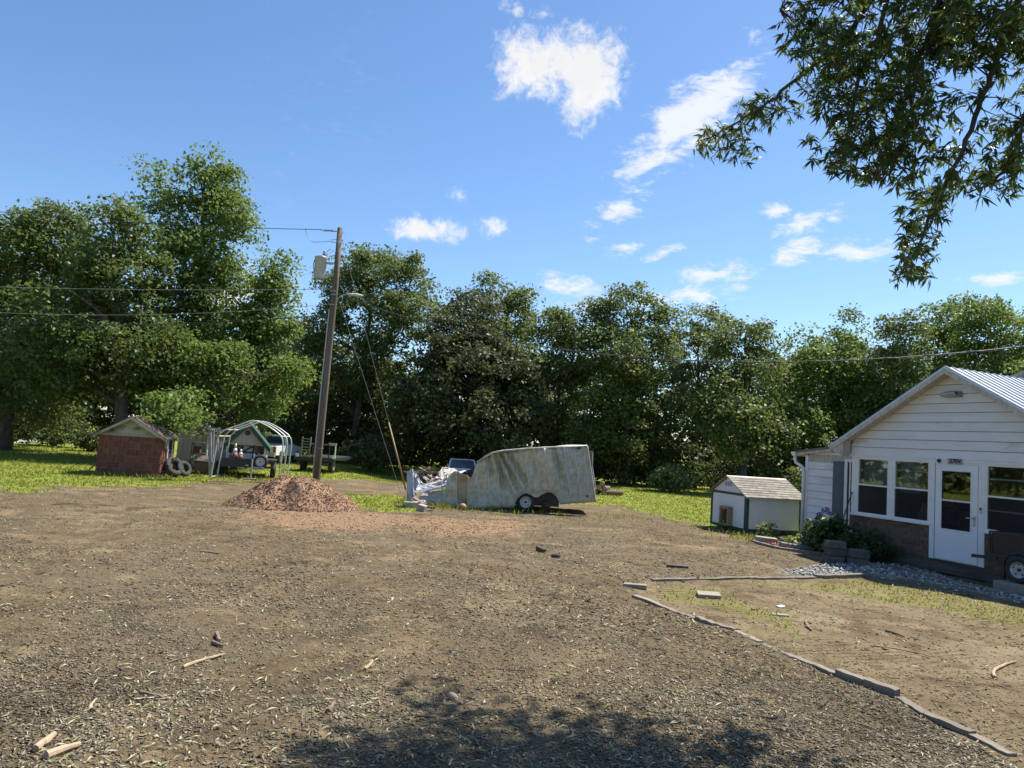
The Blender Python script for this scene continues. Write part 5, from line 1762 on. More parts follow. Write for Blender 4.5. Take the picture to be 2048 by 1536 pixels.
for r in range(6):
    z = CRS / 2 + r * CRS
    x = -(BL / 2 if r % 2 else 0)
    while x < PW - 0.02:
        x0, x1 = max(x, 0), min(x + BL, PW)
        if x1 - x0 > 0.06:
            link('block', bmesh_, core, ((x0 + x1) / 2, 0.012 + random.uniform(-0.003, 0.003), z), None, ((x1 - x0) / BL, 1, 1))
        x += BL
    y = -(BL / 2 if r % 2 else 0) + 0.03
    while y < PD:
        y0, y1 = max(y, 0.04), min(y + BL, PD)
        mid = (y0 + y1) / 2
        if y1 - y0 > 0.06 and not (0.75 < mid < 1.35 and z > 0.55):
            link('block', bmesh_, core, (PW - 0.012 + random.uniform(-0.003, 0.003), mid, z), (0, 0, PI / 2), ((y1 - y0) / BL, 1, 1))
        y += BL
GW_ = mat('mildewed_board', (0.42, 0.41, 0.34), (0.32, 0.31, 0.25), 0.85, 3, 0.15, c3=(0.07, 0.07, 0.06), c3range=(0.5, 0.72), c3scale=1.6, stretch=(0.7, 1, 1.6))
wn = MB().box(PW - 0.01, PW + 0.02, 0.75, 0.80, 0.62, 1.44).box(PW - 0.01, PW + 0.02, 1.30, 1.35, 0.62, 1.44).box(PW - 0.01, PW + 0.02, 0.80, 1.30, 1.39, 1.44).box(PW - 0.01, PW + 0.02, 0.80, 1.30, 0.62, 0.67).build('window', TRIM, ph)
MB().box(PW - 0.005, PW + 0.004, 0.80, 1.30, 0.67, 1.39).build('pane', mat('dark_pane', None), wn)
MB().box(PW + 0.0135, PW + 0.10, 0.28, 0.48, 1.05, 1.38).build('meter_box', GW_, ph, bevel=0.01)
PP = 2.10
MB().prism([(0.0, 1.46), (PW, 1.46), (PW / 2, PP)], 0.0, PD).build('gable', GW_, ph)
MB().box(-0.02, PW + 0.02, -0.03, -0.002, 1.43, 1.49).build('plate_board', mat('faded_pinkish_board', (0.42, 0.30, 0.26), (0.36, 0.26, 0.22), 0.8, 4), ph)
PSL = (PP - 1.46) / (PW / 2)
for sgn in (-1, 1):
    xe = -0.20 if sgn < 0 else PW + 0.2
    ze = 1.46 - 0.2 * PSL
    q = [(PW / 2, PP + 0.075), (xe, ze + 0.075), (xe, ze + 0.02), (PW / 2, PP + 0.02)]
    MB().prism(q if sgn > 0 else q[::-1], -0.22, PD + 0.2).build('roof', mat('leafy_shingle', (0.05, 0.043, 0.036), (0.10, 0.08, 0.065), 0.95, 8, 0.6, 20, c3=(0.16, 0.095, 0.065), c3range=(0.55, 0.7), c3scale=3.0), ph)
    q = [(PW / 2, PP + 0.03), (xe, ze + 0.03), (xe, ze - 0.05), (PW / 2, PP - 0.06)]
    MB().prism(q if sgn > 0 else q[::-1], -0.245, -0.222).build('rake_board', GW_, ph)
rg = np.random.default_rng(77)
lv = [MB().obox((0, 0, 0), (0.09, 0.06, 0.012)).mesh('fallen_leaf', mat('dry_leaf', (0.22, 0.11, 0.06), (0.3, 0.18, 0.1), 0.9, 8, vary=0.3))]
for k in range(26):
    xx = PW / 2 + abs(rg.normal(0, 0.45))
    o = link('fallen_leaf', lv[0], ph, (min(xx, PW), rg.uniform(-0.2, 1.5), PP - (min(xx, PW) - PW / 2) * PSL + 0.09), (rg.normal() * 0.3, 0.5, rg.random() * 6))
p = L_ + Vector((-0.05, 0.35, 0))
tag(MB().bar((p.x - 0.35, p.y - 0.2, 0), (p.x - 0.02, p.y + 0.1, 0.55), 0.04, 0.04).build('prop_stick', GREYWOOD), 'short stick propped on the left corner of the pump house', 'stick')


def zz1(x, y):
    return 160 + 0.1465 * x, 800 + 0.1465 * y


def zz2(x, y):
    return 360 + 0.1758 * x, 800 + 0.1758 * y


TYR = 'old tyres leaning by the pump house'
for k, (zx, r, w, lab) in enumerate(((1255, 0.38, 0.24, 'large bare black tyre leaning on the pump house corner'), (1395, 0.31, 0.2, 'smaller black tyre leaning right of the large one'))):
    b = g(*zz1(zx + 50, 1055))
    tilt = rad(28)
    o = MB().lathe([(r * 0.55, -w / 2), (r * 0.86, -w * 0.52), (r * 0.97, -w * 0.42), (r, -w * 0.3), (r, w * 0.3), (r * 0.97, w * 0.42), (r * 0.86, w * 0.52), (r * 0.55, w / 2), (r * 0.5, w * 0.3), (r * 0.5, -w * 0.3)], (0, 0, 0), 'X', 30, close=True).build('tyre', RUBBER, smooth=True)
    o.location = b + Vector((-0.12, 0, r * math.cos(tilt) + w * 0.4 * math.sin(tilt)))
    o.rotation_euler = (0, -tilt, rad(-25))
    tag(o, lab, 'tyre', TYR)
b = g(*zz1(1450, 1010))
m_ = MB()
pts = []
for i in range(140):
    th = 2 * PI * i / 28
    rr = 0.36 + 0.03 * math.sin(i * 0.7)
    pts.append((b.x + 0.04 * math.sin(i * 0.31) + 0.02 * (i / 28) + 0.1 * math.sin(th), b.y + 0.3 + rr * math.cos(th) * 0.8, 0.37 + rr * math.sin(th)))
tag(m_.tube(pts, 0.012, 5).build('hose_coil', BLACK, smooth=True), 'coil of black hose standing behind the smaller tyre', 'hose coil')

b = g(*zz1(1480, 1000))
b.y += 0.6
rk = thing('metal_rack', 'dark metal rack with open shelves behind the tyres', 'rack', b, 0.2)
for x in (-0.22, 0.22):
    for y in (0, 0.35):
        MB().box(x - 0.015, x + 0.015, y - 0.015, y + 0.015, 0, 1.25).build('post', BLACK, rk)
RB = mat('rusty_brown', (0.10, 0.045, 0.03), (0.15, 0.07, 0.045), 0.9, 8)
for z in (0.3, 0.8, 1.23):
    MB().box(-0.24, 0.24, -0.02, 0.37, z, z + 0.03).build('shelf', RB, rk)
MB().box(-0.16, 0.1, 0.05, 0.3, 0.83, 1.1).build('crate', RB, rk)

b = g(*zz1(1665, 1020))
b.y += 0.2
bx = thing('wooden_box', 'low brown plywood box beside the leaning boards', 'box', b, 0.05)
PLY = mat('brown_plywood', (0.12, 0.072, 0.045), (0.18, 0.11, 0.07), 0.85, 3, 0.1, stretch=(0.4, 1, 2))
MB().box(-0.42, 0.42, 0, 0.05, 0.05, 0.5).build('front_panel', PLY, bx)
MB().box(-0.42, 0.42, 0.75, 0.8, 0.05, 0.62).build('back_panel', PLY, bx)
for x in (-0.42, 0.39):
    MB().prism([(0, 0.05), (0.7, 0.05), (0.7, 0.62), (0, 0.5)], x, x + 0.03).build('side_panel', PLY, bx, rot=(0, 0, 0)).matrix_local = Matrix(((0, 1, 0, 0), (1, 0, 0, 0.05), (0, 0, 1, 0), (0, 0, 0, 1)))
MB().box(-0.39, 0.39, 0.05, 0.75, 0.05, 0.09).build('floor', PLY, bx)
MB().add([(-0.45, -0.03, 0.53), (0.45, -0.03, 0.50), (0.45, 0.85, 0.64), (-0.45, 0.85, 0.72), (-0.45, -0.03, 0.55), (0.45, -0.03, 0.52), (0.45, 0.85, 0.66), (-0.45, 0.85, 0.74)],
         [(0, 3, 2, 1), (4, 5, 6, 7), (0, 1, 5, 4), (1, 2, 6, 5), (2, 3, 7, 6), (3, 0, 4, 7)]).build('lid', mat('dark_tarp', (0.05, 0.042, 0.037), (0.08, 0.065, 0.055), 0.8, 4), bx)

# beige shed behind
BE = mat('beige_panel', (0.33, 0.29, 0.22), (0.27, 0.235, 0.18), 0.8, 2, 0.1, stretch=(4, 4, 0.3))
a_, b_ = at(352, 915, 31.5), at(412, 915, 31.5)
bs = thing('beige_shed', 'plain beige shed half hidden under boughs behind the leaning boards', 'shed', (a_.x, 31.5, 0))
bw = b_.x - a_.x
for k in range(5):
    MB().box(bw * k / 5 + 0.004, bw * (k + 1) / 5 - 0.004, 0, 0.03, 0, 1.75).build('wall_panel', BE, bs)
MB().box(0.01, bw - 0.01, 0.031, 2.4, 0, 1.74).build('wall', BE, bs)
MB().prism([(-0.15, 1.76), (bw + 0.15, 1.76), (bw + 0.15, 1.82), (bw / 2, 2.05), (-0.15, 1.82)][::-1], -0.2, 2.6).build('roof', mat('dark_shingle', None), bs)
MB().box(bw - 0.002, bw + 0.05, -0.05, 0.0, 0, 2.0).build('corner_trim', TRIM, bs)

# weathered boards leaning on the carport
BG = 'weathered boards leaning by the carport'
WB = mat('bleached_board', (0.36, 0.345, 0.32), (0.22, 0.21, 0.19), 0.9, 6, 0.3, 20, stretch=(2, 2, 0.15), vary=0.25)
bd = [(335, 370, 345, 690, 'tallest bleached board of the leaning stack, at its left end'), (372, 345, 362, 700, 'tall white board second from the left in the leaning stack'),
      (400, 470, 350, 760, 'board slanting left, third in the leaning stack'), (425, 450, 388, 830, 'long grey board in the leaning stack ahead of the box'),
      (452, 470, 410, 838, 'mossy board in the middle of the leaning stack'), (478, 455, 436, 836, 'fourth board from the right in the leaning stack'),
      (500, 475, 455, 825, 'narrow board third from the right in the leaning stack'), (520, 460, 492, 720, 'short board second from the right in the leaning stack'),
      (535, 500, 515, 690, 'shortest board at the right end of the leaning stack')]
for k, (x0, y0, x1, y1, lab) in enumerate(bd):
    Yb = 29.2 + 0.06 * k
    pb = at(*zz2(x1, y1), Yb)
    pt = at(*zz2(x0, y0), Yb + 0.35)
    lo = pb + (pb - pt) * (max(0.0, pb.z) / max(0.2, (pt.z - pb.z)))
    lo.z = 0.0
    tag(MB().bar(lo, pt, 0.14, 0.03, (0, 1, 0)).build('board', WB), lab, 'board', BG)

# ------------------------------------------------------------------ carport frame
cf = g(421, 955)
cp = thing('carport_frame', 'bare white tube carport frame arching over the trailer shed', 'carport', cf)
CT = mat('carport_tube', (0.62, 0.63, 0.60), (0.50, 0.51, 0.48), 0.4, 4, metal=0.2)
CY_ = cf.y


def cpt(zx, zy, dy):
    p = at(*zz2(zx, zy), CY_) - cf
    return Vector((p.x, dy, p.z))


AR = [(350, 882), (390, 660), (425, 470), (440, 410), (480, 365), (530, 335), (680, 285), (835, 236), (985, 290), (1105, 370), (1150, 415), (1172, 480), (1160, 620), (1122, 882)]
arch_pts = [cpt(x, y, 0) for x, y in AR]
arch_pts[0].z = arch_pts[-1].z = 0.0
rows = []
for j in range(3):
    lean = Vector((-0.08 * j, 0.8 * j, 0.0))
    pts = [p + lean for p in arch_pts]
    rows.append(pts)
    arcwire(pts, 0.027).build('arch', CT, cp, smooth=True)
for i in (3, 5, 7, 10):
    MB().tube([rows[0][i], rows[1][i], rows[2][i]], 0.025, 6).build('purlin', CT, cp)
for i in (0, 13):
    a0, a1 = rows[0][i].copy(), rows[2][i].copy()
    a0.z = a1.z = 0.03
    MB().tube([a0, a1], 0.025, 6).build('base_rail', CT, cp)

# black trailer with the little shed on its bed
Y0 = 29.0
xl, xr_ = at(446, 925, Y0).x, at(545, 925, Y0).x
bt = thing('utility_trailer', 'black flat utility trailer with spare wheel under the carport', 'trailer', ((xl + xr_) / 2, Y0, 0), rad(17))
hw = (xr_ - xl) / 2
MB().box(-hw, hw, 0.0, 3.2, 0.62, 0.70).build('bed', BLACK, bt)
fp = MB().box(-hw, hw, -0.05, -0.004, 0.42, 0.50).box(-hw, hw, -0.05, -0.004, 0.70, 0.76)
for x in (-hw, -hw / 3, hw / 3 - 0.05, hw - 0.05):
    fp.box(x, x + 0.05, -0.049, -0.005, 0.50, 0.70)
fp.build('front_rail', BLACK, bt)
MB().box(-hw + 0.02, hw * 0.3, -0.02, -0.006, 0.50, 0.70).build('front_panel', mat('dark_panel', (0.03, 0.03, 0.032), rough=0.35), bt)
for sx in (-1, 1):
    for y in (0.9, 1.75):
        wheel(bt, (sx * (hw - 0.02), y, 0.31), 0.31, 0.2, 'X', mat('white_rim', None), 6, sgn=sx)
    MB().box(sx * hw - 0.14, sx * hw + 0.1, 0.5, 2.15, 0.66 + 0.042, 0.73).build('fender', BLACK, bt)
MB().box(-0.06, 0.06, -1.1, -0.05, 0.44, 0.54).build('tongue', BLACK, bt)
jx = at(495, 940, Y0 - 0.5).x - (xl + xr_) / 2
MB().tube([(jx, -0.75, 0.03), (jx, -0.75, 0.8)], 0.035, 8).build('jack', GALV, bt)
MB().box(jx - 0.25, jx + 0.22, -0.95, -0.6, -0.01, 0.04).build('jack_pad', GREYWOOD, bt)
MB().box(jx - 0.02, jx + 0.45, -0.45, -0.3, 0.38, 0.47).build('hitch', mat('worn_metal', (0.30, 0.29, 0.27), (0.18, 0.16, 0.14), 0.6, 8), bt)
sp = at(*zz2(885, 705), Y0 - 0.25)
wheel(bt, (sp.x - (xl + xr_) / 2, -0.2, sp.z), 0.29, 0.19, 'Y', mat('white_rim', None), 8, name='spare_wheel')
MB().bar((sp.x - (xl + xr_) / 2 - 0.3, -0.1, 1.35), (sp.x - (xl + xr_) / 2, -0.1, sp.z), 0.06, 0.06).build('spare_bracket', BLACK, bt)

SHD = Y0 + 0.9
shl, shr = at(464, 900, SHD).x, at(541, 900, SHD).x
sw = shr - shl
ls = thing('small_shed', 'little beige playhouse shed with green trim standing on the trailer', 'shed', (shl - 0.22, SHD - 0.12, 0.70), rad(17))
SE, SPK = at(460, 886, SHD).z - 0.70, at(509, 846, SHD).z - 0.70
CRM = mat('cream_board', (0.46, 0.41, 0.32), (0.38, 0.34, 0.27), 0.8, 3, 0.1, stretch=(5, 5, 0.3))
MB().box(0, sw, 0.6, 2.3, 0.0, SE).build('wall', CRM, ls)
MB().prism([(0, SE - 0.05), (sw, SE - 0.05), (sw, SE), (sw / 2, SPK - 0.1), (0, SE)], 0.02, 0.06).build('gable', CRM, ls)
MB().lathe([(0.11, 0.0), (0.11, 0.018)], (sw * 0.5, 0.0, SE + (SPK - SE) * 0.52), 'Y', 18).build('round_vent', BLACK, ls)
for sgn in (-1, 1):
    xe = -0.16 if sgn < 0 else sw + 0.16
    sl2 = (SPK - SE) / (sw / 2)
    ze = SE - 0.16 * sl2
    q = [(sw / 2, SPK), (xe, ze), (xe, ze - 0.16), (sw / 2, SPK - 0.2)]
    MB().prism(q if sgn > 0 else q[::-1], -0.12, -0.06).build('rake_board', DG, ls)
    q = [(sw / 2, SPK + 0.05), (xe, ze + 0.05), (xe, ze + 0.003), (sw / 2, SPK + 0.003)]
    MB().prism(q if sgn > 0 else q[::-1], -0.15, 2.5).build('roof', DG, ls)
for x in (0.0, sw - 0.08):
    MB().box(x, x + 0.08, 0.0, 0.08, 0, SE - 0.05).build('porch_post', TRIM, ls)
dz = SE * 0.98
drx0, drx1 = sw * 0.37, sw * 0.68
dr = MB().box(drx0, drx1, 0.54, 0.598, 0.0, dz).build('door', TRIM, ls)
tb = MB()
tb.box(drx0, drx0 + 0.06, 0.515, 0.539, 0, dz).box(drx1 - 0.06, drx1, 0.515, 0.539, 0, dz).box(drx0 + 0.06, drx1 - 0.06, 0.515, 0.539, dz - 0.07, dz).box(drx0 + 0.06, drx1 - 0.06, 0.515, 0.539, dz * 0.38, dz * 0.38 + 0.07)
tb.bar((drx0 + 0.05, 0.527, dz * 0.45), (drx1 - 0.05, 0.527, dz - 0.07), 0.02, 0.07)
tb.build('brace', DG, dr)
for x0, x1 in ((0.1, drx0 - 0.06), (drx1 + 0.06, sw - 0.1)):
    MB().box(x0, x1, 0.58, 0.599, dz * 0.22, dz).build('dark_window', mat('dark_pane', None), ls)
pk = MB().obox((0, 0, 0), (0.075, 0.018, 0.24)).mesh('picket', TRIM)
for i in range(9):
    x = 0.12 + i * (sw - 0.24) / 8
    if not (drx0 + 0.02 < x < drx1 - 0.06):
        link('picket', pk, ls, (x, 0.09, 0.13 + 0.01 * (i % 2)))
MB().box(0.08, drx0, 0.10, 0.125, 0.17, 0.2).build('picket_rail', TRIM, ls)
MB().box(drx1, sw - 0.08, 0.10, 0.125, 0.17, 0.2).build('picket_rail', TRIM, ls)
OR = mat('cone_orange', (0.30, 0.09, 0.055), (0.25, 0.08, 0.05), 0.6, 6)
for k, (zx, hgt, lab) in enumerate(((645, 0.64, 'tall orange and white traffic cone on the trailer bed'), (712, 0.42, 'shorter orange traffic cone near the shed door'))):
    p = at(*zz2(zx, 675), Y0 + 0.35)
    tc_ = thing('traffic_cone', lab, 'traffic cone', (p.x - 0.08, Y0 + 0.30, 0.70), 0, 'traffic cones')
    MB().box(-0.15, 0.15, -0.15, 0.15, 0, 0.03).build('base', OR, tc_)
    MB().lathe([(0.12, 0.03), (0.085, hgt * 0.45)], (0, 0, 0), 'Z', 16).build('body', OR, tc_, smooth=True)
    MB().lathe([(0.087, hgt * 0.45), (0.06, hgt * 0.7)], (0, 0, 0), 'Z', 16).build('white_band', TRIM, tc_, smooth=True)
    MB().lathe([(0.06, hgt * 0.7), (0.05, hgt * 0.78)], (0, 0, 0), 'Z', 16).build('upper_band', OR, tc_, smooth=True)
    MB().lathe([(0.05, hgt * 0.78), (0.03, hgt), (0.001, hgt)], (0, 0, 0), 'Z', 16).build('tip', TRIM, tc_, smooth=True)

# gooseneck flatbed further back
fb_ = g(597, 942)
ft = thing('flatbed_trailer', 'dark flatbed trailer with raised ladder ramps behind the pole', 'trailer', fb_)
FW_ = at(660, 930, fb_.y).x - fb_.x
MB().box(-0.25, FW_ + 0.15, 0, 4.5, 0.62, 0.76).build('deck', BLACK, ft)
MB().box(-0.3, FW_ + 0.2, -0.06, -0.003, 0.55, 0.72).build('rear_beam', BLACK, ft)
for sx in (0.0, FW_ - 0.1):
    wheel(ft, (sx, 0.8, 0.36), 0.36, 0.22, 'X', mat('worn_metal', None), 6, sgn=1 if sx else -1)
for rx, hgt in ((0.05, 1.75),):
    lr = MB().box(rx, rx + 0.05, -0.1, -0.04, 0.7, hgt).box(rx + 0.42, rx + 0.47, -0.1, -0.04, 0.7, hgt)
    lad = lr.build('ramp_rails', GREYWOOD, ft)
    for i in range(7):
        MB().box(rx + 0.05, rx + 0.42, -0.09, -0.05, 0.78 + i * 0.14, 0.83 + i * 0.14).build('rung', GREYWOOD, lad)
MB().box(0.5, FW_ - 0.1, -0.02, 0.03, 1.38, 1.44).build('top_rail', GREYWOOD, ft)
MB().box(FW_ - 0.15, FW_ + 0.25, -0.02, 0.03, 1.38, 1.52).build('sign_board', mat('faded_board', (0.45, 0.42, 0.38), (0.36, 0.30, 0.27), 0.7, 6), ft)
for x in (0.6, FW_ - 0.12, FW_ + 0.18):
    MB().box(x, x + 0.05, -0.015, 0.03, 0.76, 1.38).build('stake', TRIM if x > FW_ else BLACK, ft)
for x in (-0.2, FW_ + 0.1):
    MB().box(x, x + 0.14, -0.09, -0.061, 0.72, 0.9).build('tail_plate', TRIM, ft)


# ------------------------------------------------------------------ pickups
def pickup(label, loc, rotz, sc, open_door=False):
    t = thing('pickup_truck', label, 'pickup', loc, rotz, 'white pickups parked on the grass')
    t.scale = (sc, sc, sc)
    CW = mat('white_car_paint', (0.72, 0.73, 0.74), rough=0.25)
    W = 0.92
    body = [(-2.6, 0.5), (-2.6, 1.05), (-0.55, 1.07), (1.05, 1.08), (2.25, 0.98), (2.55, 0.88), (2.6, 0.5), (2.05, 0.45), (1.95, 0.7), (1.3, 0.7), (1.2, 0.45), (-1.1, 0.45), (-1.2, 0.72), (-1.9, 0.72), (-2.0, 0.5)]
    MB().prism(body, -W, W).build('body', CW, t, bevel=0.03)
    cab = MB()
    lo, hi = [(-0.6, 1.075), (1.05, 1.075)], [(-0.45, 1.66), (0.42, 1.66)]
    vs = []
    for (x, z), wy in ((lo[0], W - 0.03), (lo[1], W - 0.03), (hi[1], W - 0.2), (hi[0], W - 0.2)):
        vs += [(x, -wy, z), (x, wy, z)]
    cab.add(vs, [(0, 2, 4, 6), (1, 7, 5, 3), (0, 1, 3, 2), (2, 3, 5, 4), (4, 5, 7, 6), (6, 7, 1, 0)])
    cb = cab.build('cab', CW, t, bevel=0.04)
    GD = mat('car_glass', (0.05, 0.065, 0.08), rough=0.05)

    def pane(nm, pts):
        MB().add(pts, [(0, 1, 2, 3)]).build(nm, GD, cb, solid=0.012)
    pane('windshield', [(1.00, -0.78, 1.14), (1.00, 0.78, 1.14), (0.49, 0.66, 1.62), (0.49, -0.66, 1.62)])
    pane('rear_window', [(-0.605, -0.74, 1.16), (-0.605, 0.74, 1.16), (-0.485, 0.64, 1.58), (-0.485, -0.64, 1.58)])
    for s in (-1, 1):
        pane('side_window', [(-0.45, s * 0.885, 1.15), (0.85, s * 0.885, 1.15), (0.40, s * 0.755, 1.58), (-0.38, s * 0.755, 1.58)])
        MB().box(0.75, 0.85, s * 0.98 - 0.07, s * 0.98 + 0.07, 1.12, 1.24).build('mirror', BLACK, t, bevel=0.02)
        MB().box(2.56, 2.615, s * 0.68 - 0.16, s * 0.68 + 0.16, 0.68, 0.84).build('headlight', mat('lamp_glass', (0.6, 0.62, 0.64), rough=0.1), t)
        MB().box(-2.63, -2.59, s * 0.82 - 0.07, s * 0.82 + 0.07, 0.68, 1.0).build('tail_light', mat('tail_red', (0.3, 0.03, 0.03), rough=0.2), t)
        for x in (1.62, -1.55):
            wheel(t, (x, s * 0.8, 0.36), 0.36, 0.24, 'Y', GALV, 6, sgn=s)
    MB().box(-2.615, -2.601, -0.72, 0.72, 0.62, 1.03).build('tailgate', CW, t)
    MB().box(-2.72, -2.62, -0.88, 0.88, 0.44, 0.58).build('rear_bumper', GALV, t)
    MB().box(2.605, 2.68, -0.88, 0.88, 0.42, 0.58).build('front_bumper', GALV, t)
    MB().box(2.57, 2.61, -0.48, 0.48, 0.66, 0.84).build('grille', BLACK, t)
    MB().box(-2.5, -0.65, -0.8, 0.8, 1.07, 1.075).build('bed_liner', BLACK, t)
    if open_door:
        MB().add([(0.9, 0.93, 0.55), (0.55, 1.75, 0.55), (0.55, 1.75, 1.1), (0.45, 1.65, 1.5), (0.9, 0.9, 1.12)], [(0, 1, 2, 3, 4)]).build('open_door', mat('blue_grey_door', (0.16, 0.19, 0.24), rough=0.4), t, solid=0.05)
    return t


rx_ = at(574, 900, 41).x
pickup('white pickup seen from behind, partly hidden by the little shed', (rx_ - 1.5, 43.5, 0), PI / 2, 1.0)
q_ = at(918, 930, 39)
pickup('white pickup facing the viewer behind the crushed trailer, its door open', (q_.x, 41.4, -0.55), -PI / 2 + 0.12, 0.95, True)

# scrap on a low trailer left of that pickup
q_ = at(852, 945, 36)
st = thing('scrap_trailer', 'dark low trailer heaped with scrap wood behind the torn nose', 'trailer', (q_.x, 36, -0.35))
MB().box(-0.95, 0.95, 0, 1.6, 0.35, 0.48).build('bed', BLACK, st)
for sx in (-0.6, 0.6):
    wheel(st, (sx, 0.0, 0.27), 0.27, 0.16, 'Y', BLACK, 0)
rg = np.random.default_rng(15)
for k in range(26):
    a_ = Vector((rg.uniform(-0.9, 0.9), rg.uniform(0, 1.4), 0.5 + 0.35 * rg.random()))
    d_ = Vector((rg.normal(), rg.normal() * 0.6, rg.normal() * 0.18)).normalized() * (0.5 + 0.6 * rg.random())
    MB().bar(a_ - d_ / 2, a_ + d_ / 2, 0.07, 0.05).build('scrap_piece', GREYWOOD if k % 3 else RB, st)

# log pile right of the trailer
LGM = mat('log_bark', (0.13, 0.09, 0.065), (0.20, 0.145, 0.10), 0.9, 8, 0.5, 20, vary=0.2)
LGE = mat('log_end', (0.36, 0.22, 0.14), (0.30, 0.18, 0.11), 0.85, 10)
lb = g(1205, 990)
for k, (dx, dz, r, ln, rz, lab) in enumerate(((-0.25, 0.0, 0.13, 0.8, 1.2, 'cut log at the lower left of the log pile'), (0.08, 0.0, 0.12, 0.7, 1.5, 'cut log in the bottom middle of the log pile'), (0.5, 0.0, 0.13, 1.0, 0.25, 'long dark log lying at the right end of the log pile'),
                                             (-0.1, 0.23, 0.12, 0.8, 1.35, 'log in the second layer, left, of the log pile'), (0.2, 0.22, 0.11, 0.7, 1.1, 'log in the second layer, right, of the log pile'), (0.0, 0.43, 0.11, 0.75, 1.4, 'topmost log of the log pile right of the trailer'))):
    d_ = Vector((math.cos(rz), math.sin(rz), 0)) * ln / 2
    c_ = lb + Vector((dx, 0.3, dz + r - 0.01))
    lg = tag(MB().tube([c_ - d_, c_ - d_ * 0.3, c_ + d_ * 0.4, c_ + d_], [r, r * 1.03, r * 0.96, r * 0.95], 12).build('log', LGM, smooth=False), lab, 'log', 'logs piled right of the trailer')
    MB().tube([c_ - d_ * 1.003, c_ - d_ * 0.99], r * 0.93, 12).build('cut_end', LGE, lg)

# ------------------------------------------------------------------ right yard: edging timbers
def z6(x, y):
    return 1200 + 0.414 * x, 1100 + 0.414 * y


def z7(x, y):
    return 1500 + 0.2676 * x, 1000 + 0.2676 * y


TIM = mat('old_timber', (0.15, 0.125, 0.095), (0.25, 0.215, 0.165), 0.92, 6, 0.5, 25, stretch=(0.3, 3, 3), vary=0.2)
TG_ = 'old landscape timbers edging the yard'


def timber(pa, pb, w, h, lab, tilt=0.0):
    d = pb - pa
    o = MB()
    n = 5
    for i in range(n + 1):
        t = i / n
        jx, jz = random.uniform(-0.006, 0.006), random.uniform(-0.005, 0.005)
        for sy, sz in ((-1, 0), (1, 0), (1, 1), (-1, 1)):
            o.v.append((d.length * t, sy * w / 2 + jx, (h + jz) * sz - 0.03))
    for i in range(n):
        k = i * 4
        for j in range(4):
            q = (j + 1) % 4
            o.f.append((k + j, k + q, k + 4 + q, k + 4 + j))
    o.f += [(3, 2, 1, 0), (n * 4, n * 4 + 1, n * 4 + 2, n * 4 + 3)]
    ob = o.build('landscape_timber', TIM, bevel=0.006)
    ob.location = pa
    ob.rotation_euler = (tilt, 0, math.atan2(d.y, d.x))
    return tag(ob, lab, 'timber', TG_)


rowB = [(165, 222), (290, 270), (370, 305), (470, 337), (555, 370), (655, 397), (775, 450), (905, 505), (1040, 555)]
nmB = ['first', 'second', 'third', 'fourth', 'fifth', 'sixth', 'seventh', 'eighth']
for k, (a_, b_) in enumerate(zip(rowB, rowB[1:])):
    hh = 0.075 if k in (3, 4) else (0.055 if k < 6 else 0.04)
    timber(g(*z6(*a_)), g(*z6(*b_)) , 0.09, hh, nmB[k] + ' timber from the corner along the slanting yard edge')
timber(g(*z6(1150, 600)), g(*z6(1285, 652)), 0.09, 0.085, 'dark raised timber near the middle of the slanting edge')
timber(g(*z6(1285, 655)), g(*z6(1440, 708)), 0.09, 0.10, 'last raised timber of the slanting edge, at the lower right', 0.05)
timber(g(*z6(1042, 557)), g(*z6(1148, 601)), 0.09, 0.045, 'low timber joining the first run to the dark raised timber')
timber(g(*z6(1445, 712)), g(*z6(1578, 790)), 0.09, 0.036, 'mostly buried timber right below the last raised one')
timber(g(*z6(1580, 792)), g(*z6(1800, 885)), 0.09, 0.045, 'half buried pale timber low on the slanting edge')
timber(g(*z6(1800, 890)), g(*z6(1990, 990)), 0.09, 0.04, 'half buried timber nearest the lower right corner')
rowA = [(250, 147), (520, 143), (715, 137), (780, 140), (1040, 135), (1180, 133), (1300, 126), (1500, 156), (1700, 192), (1880, 232), (2060, 264), (2300, 320)]
nmA = ['first', 'second', 'third', 'fourth', 'fifth', 'sixth', 'seventh', 'eighth', 'ninth', 'tenth', 'eleventh']
for k, (a_, b_) in enumerate(zip(rowA, rowA[1:])):
    timber(g(*z6(*a_)), g(*z6(*b_)), 0.10, 0.09 if k > 3 else 0.06, nmA[k] + ' timber from the left along the far yard edge by the white gravel')
rowC = [(700, 492), (1000, 487), (1250, 550), (1500, 615), (1750, 668), (2050, 722)]
for k, (a_, b_) in enumerate(zip(rowC, rowC[1:])):
    timber(g(*z7(*a_)), g(*z7(*b_)), 0.10, 0.07, nmA[k] + ' timber from the left along the house side of the gravel')

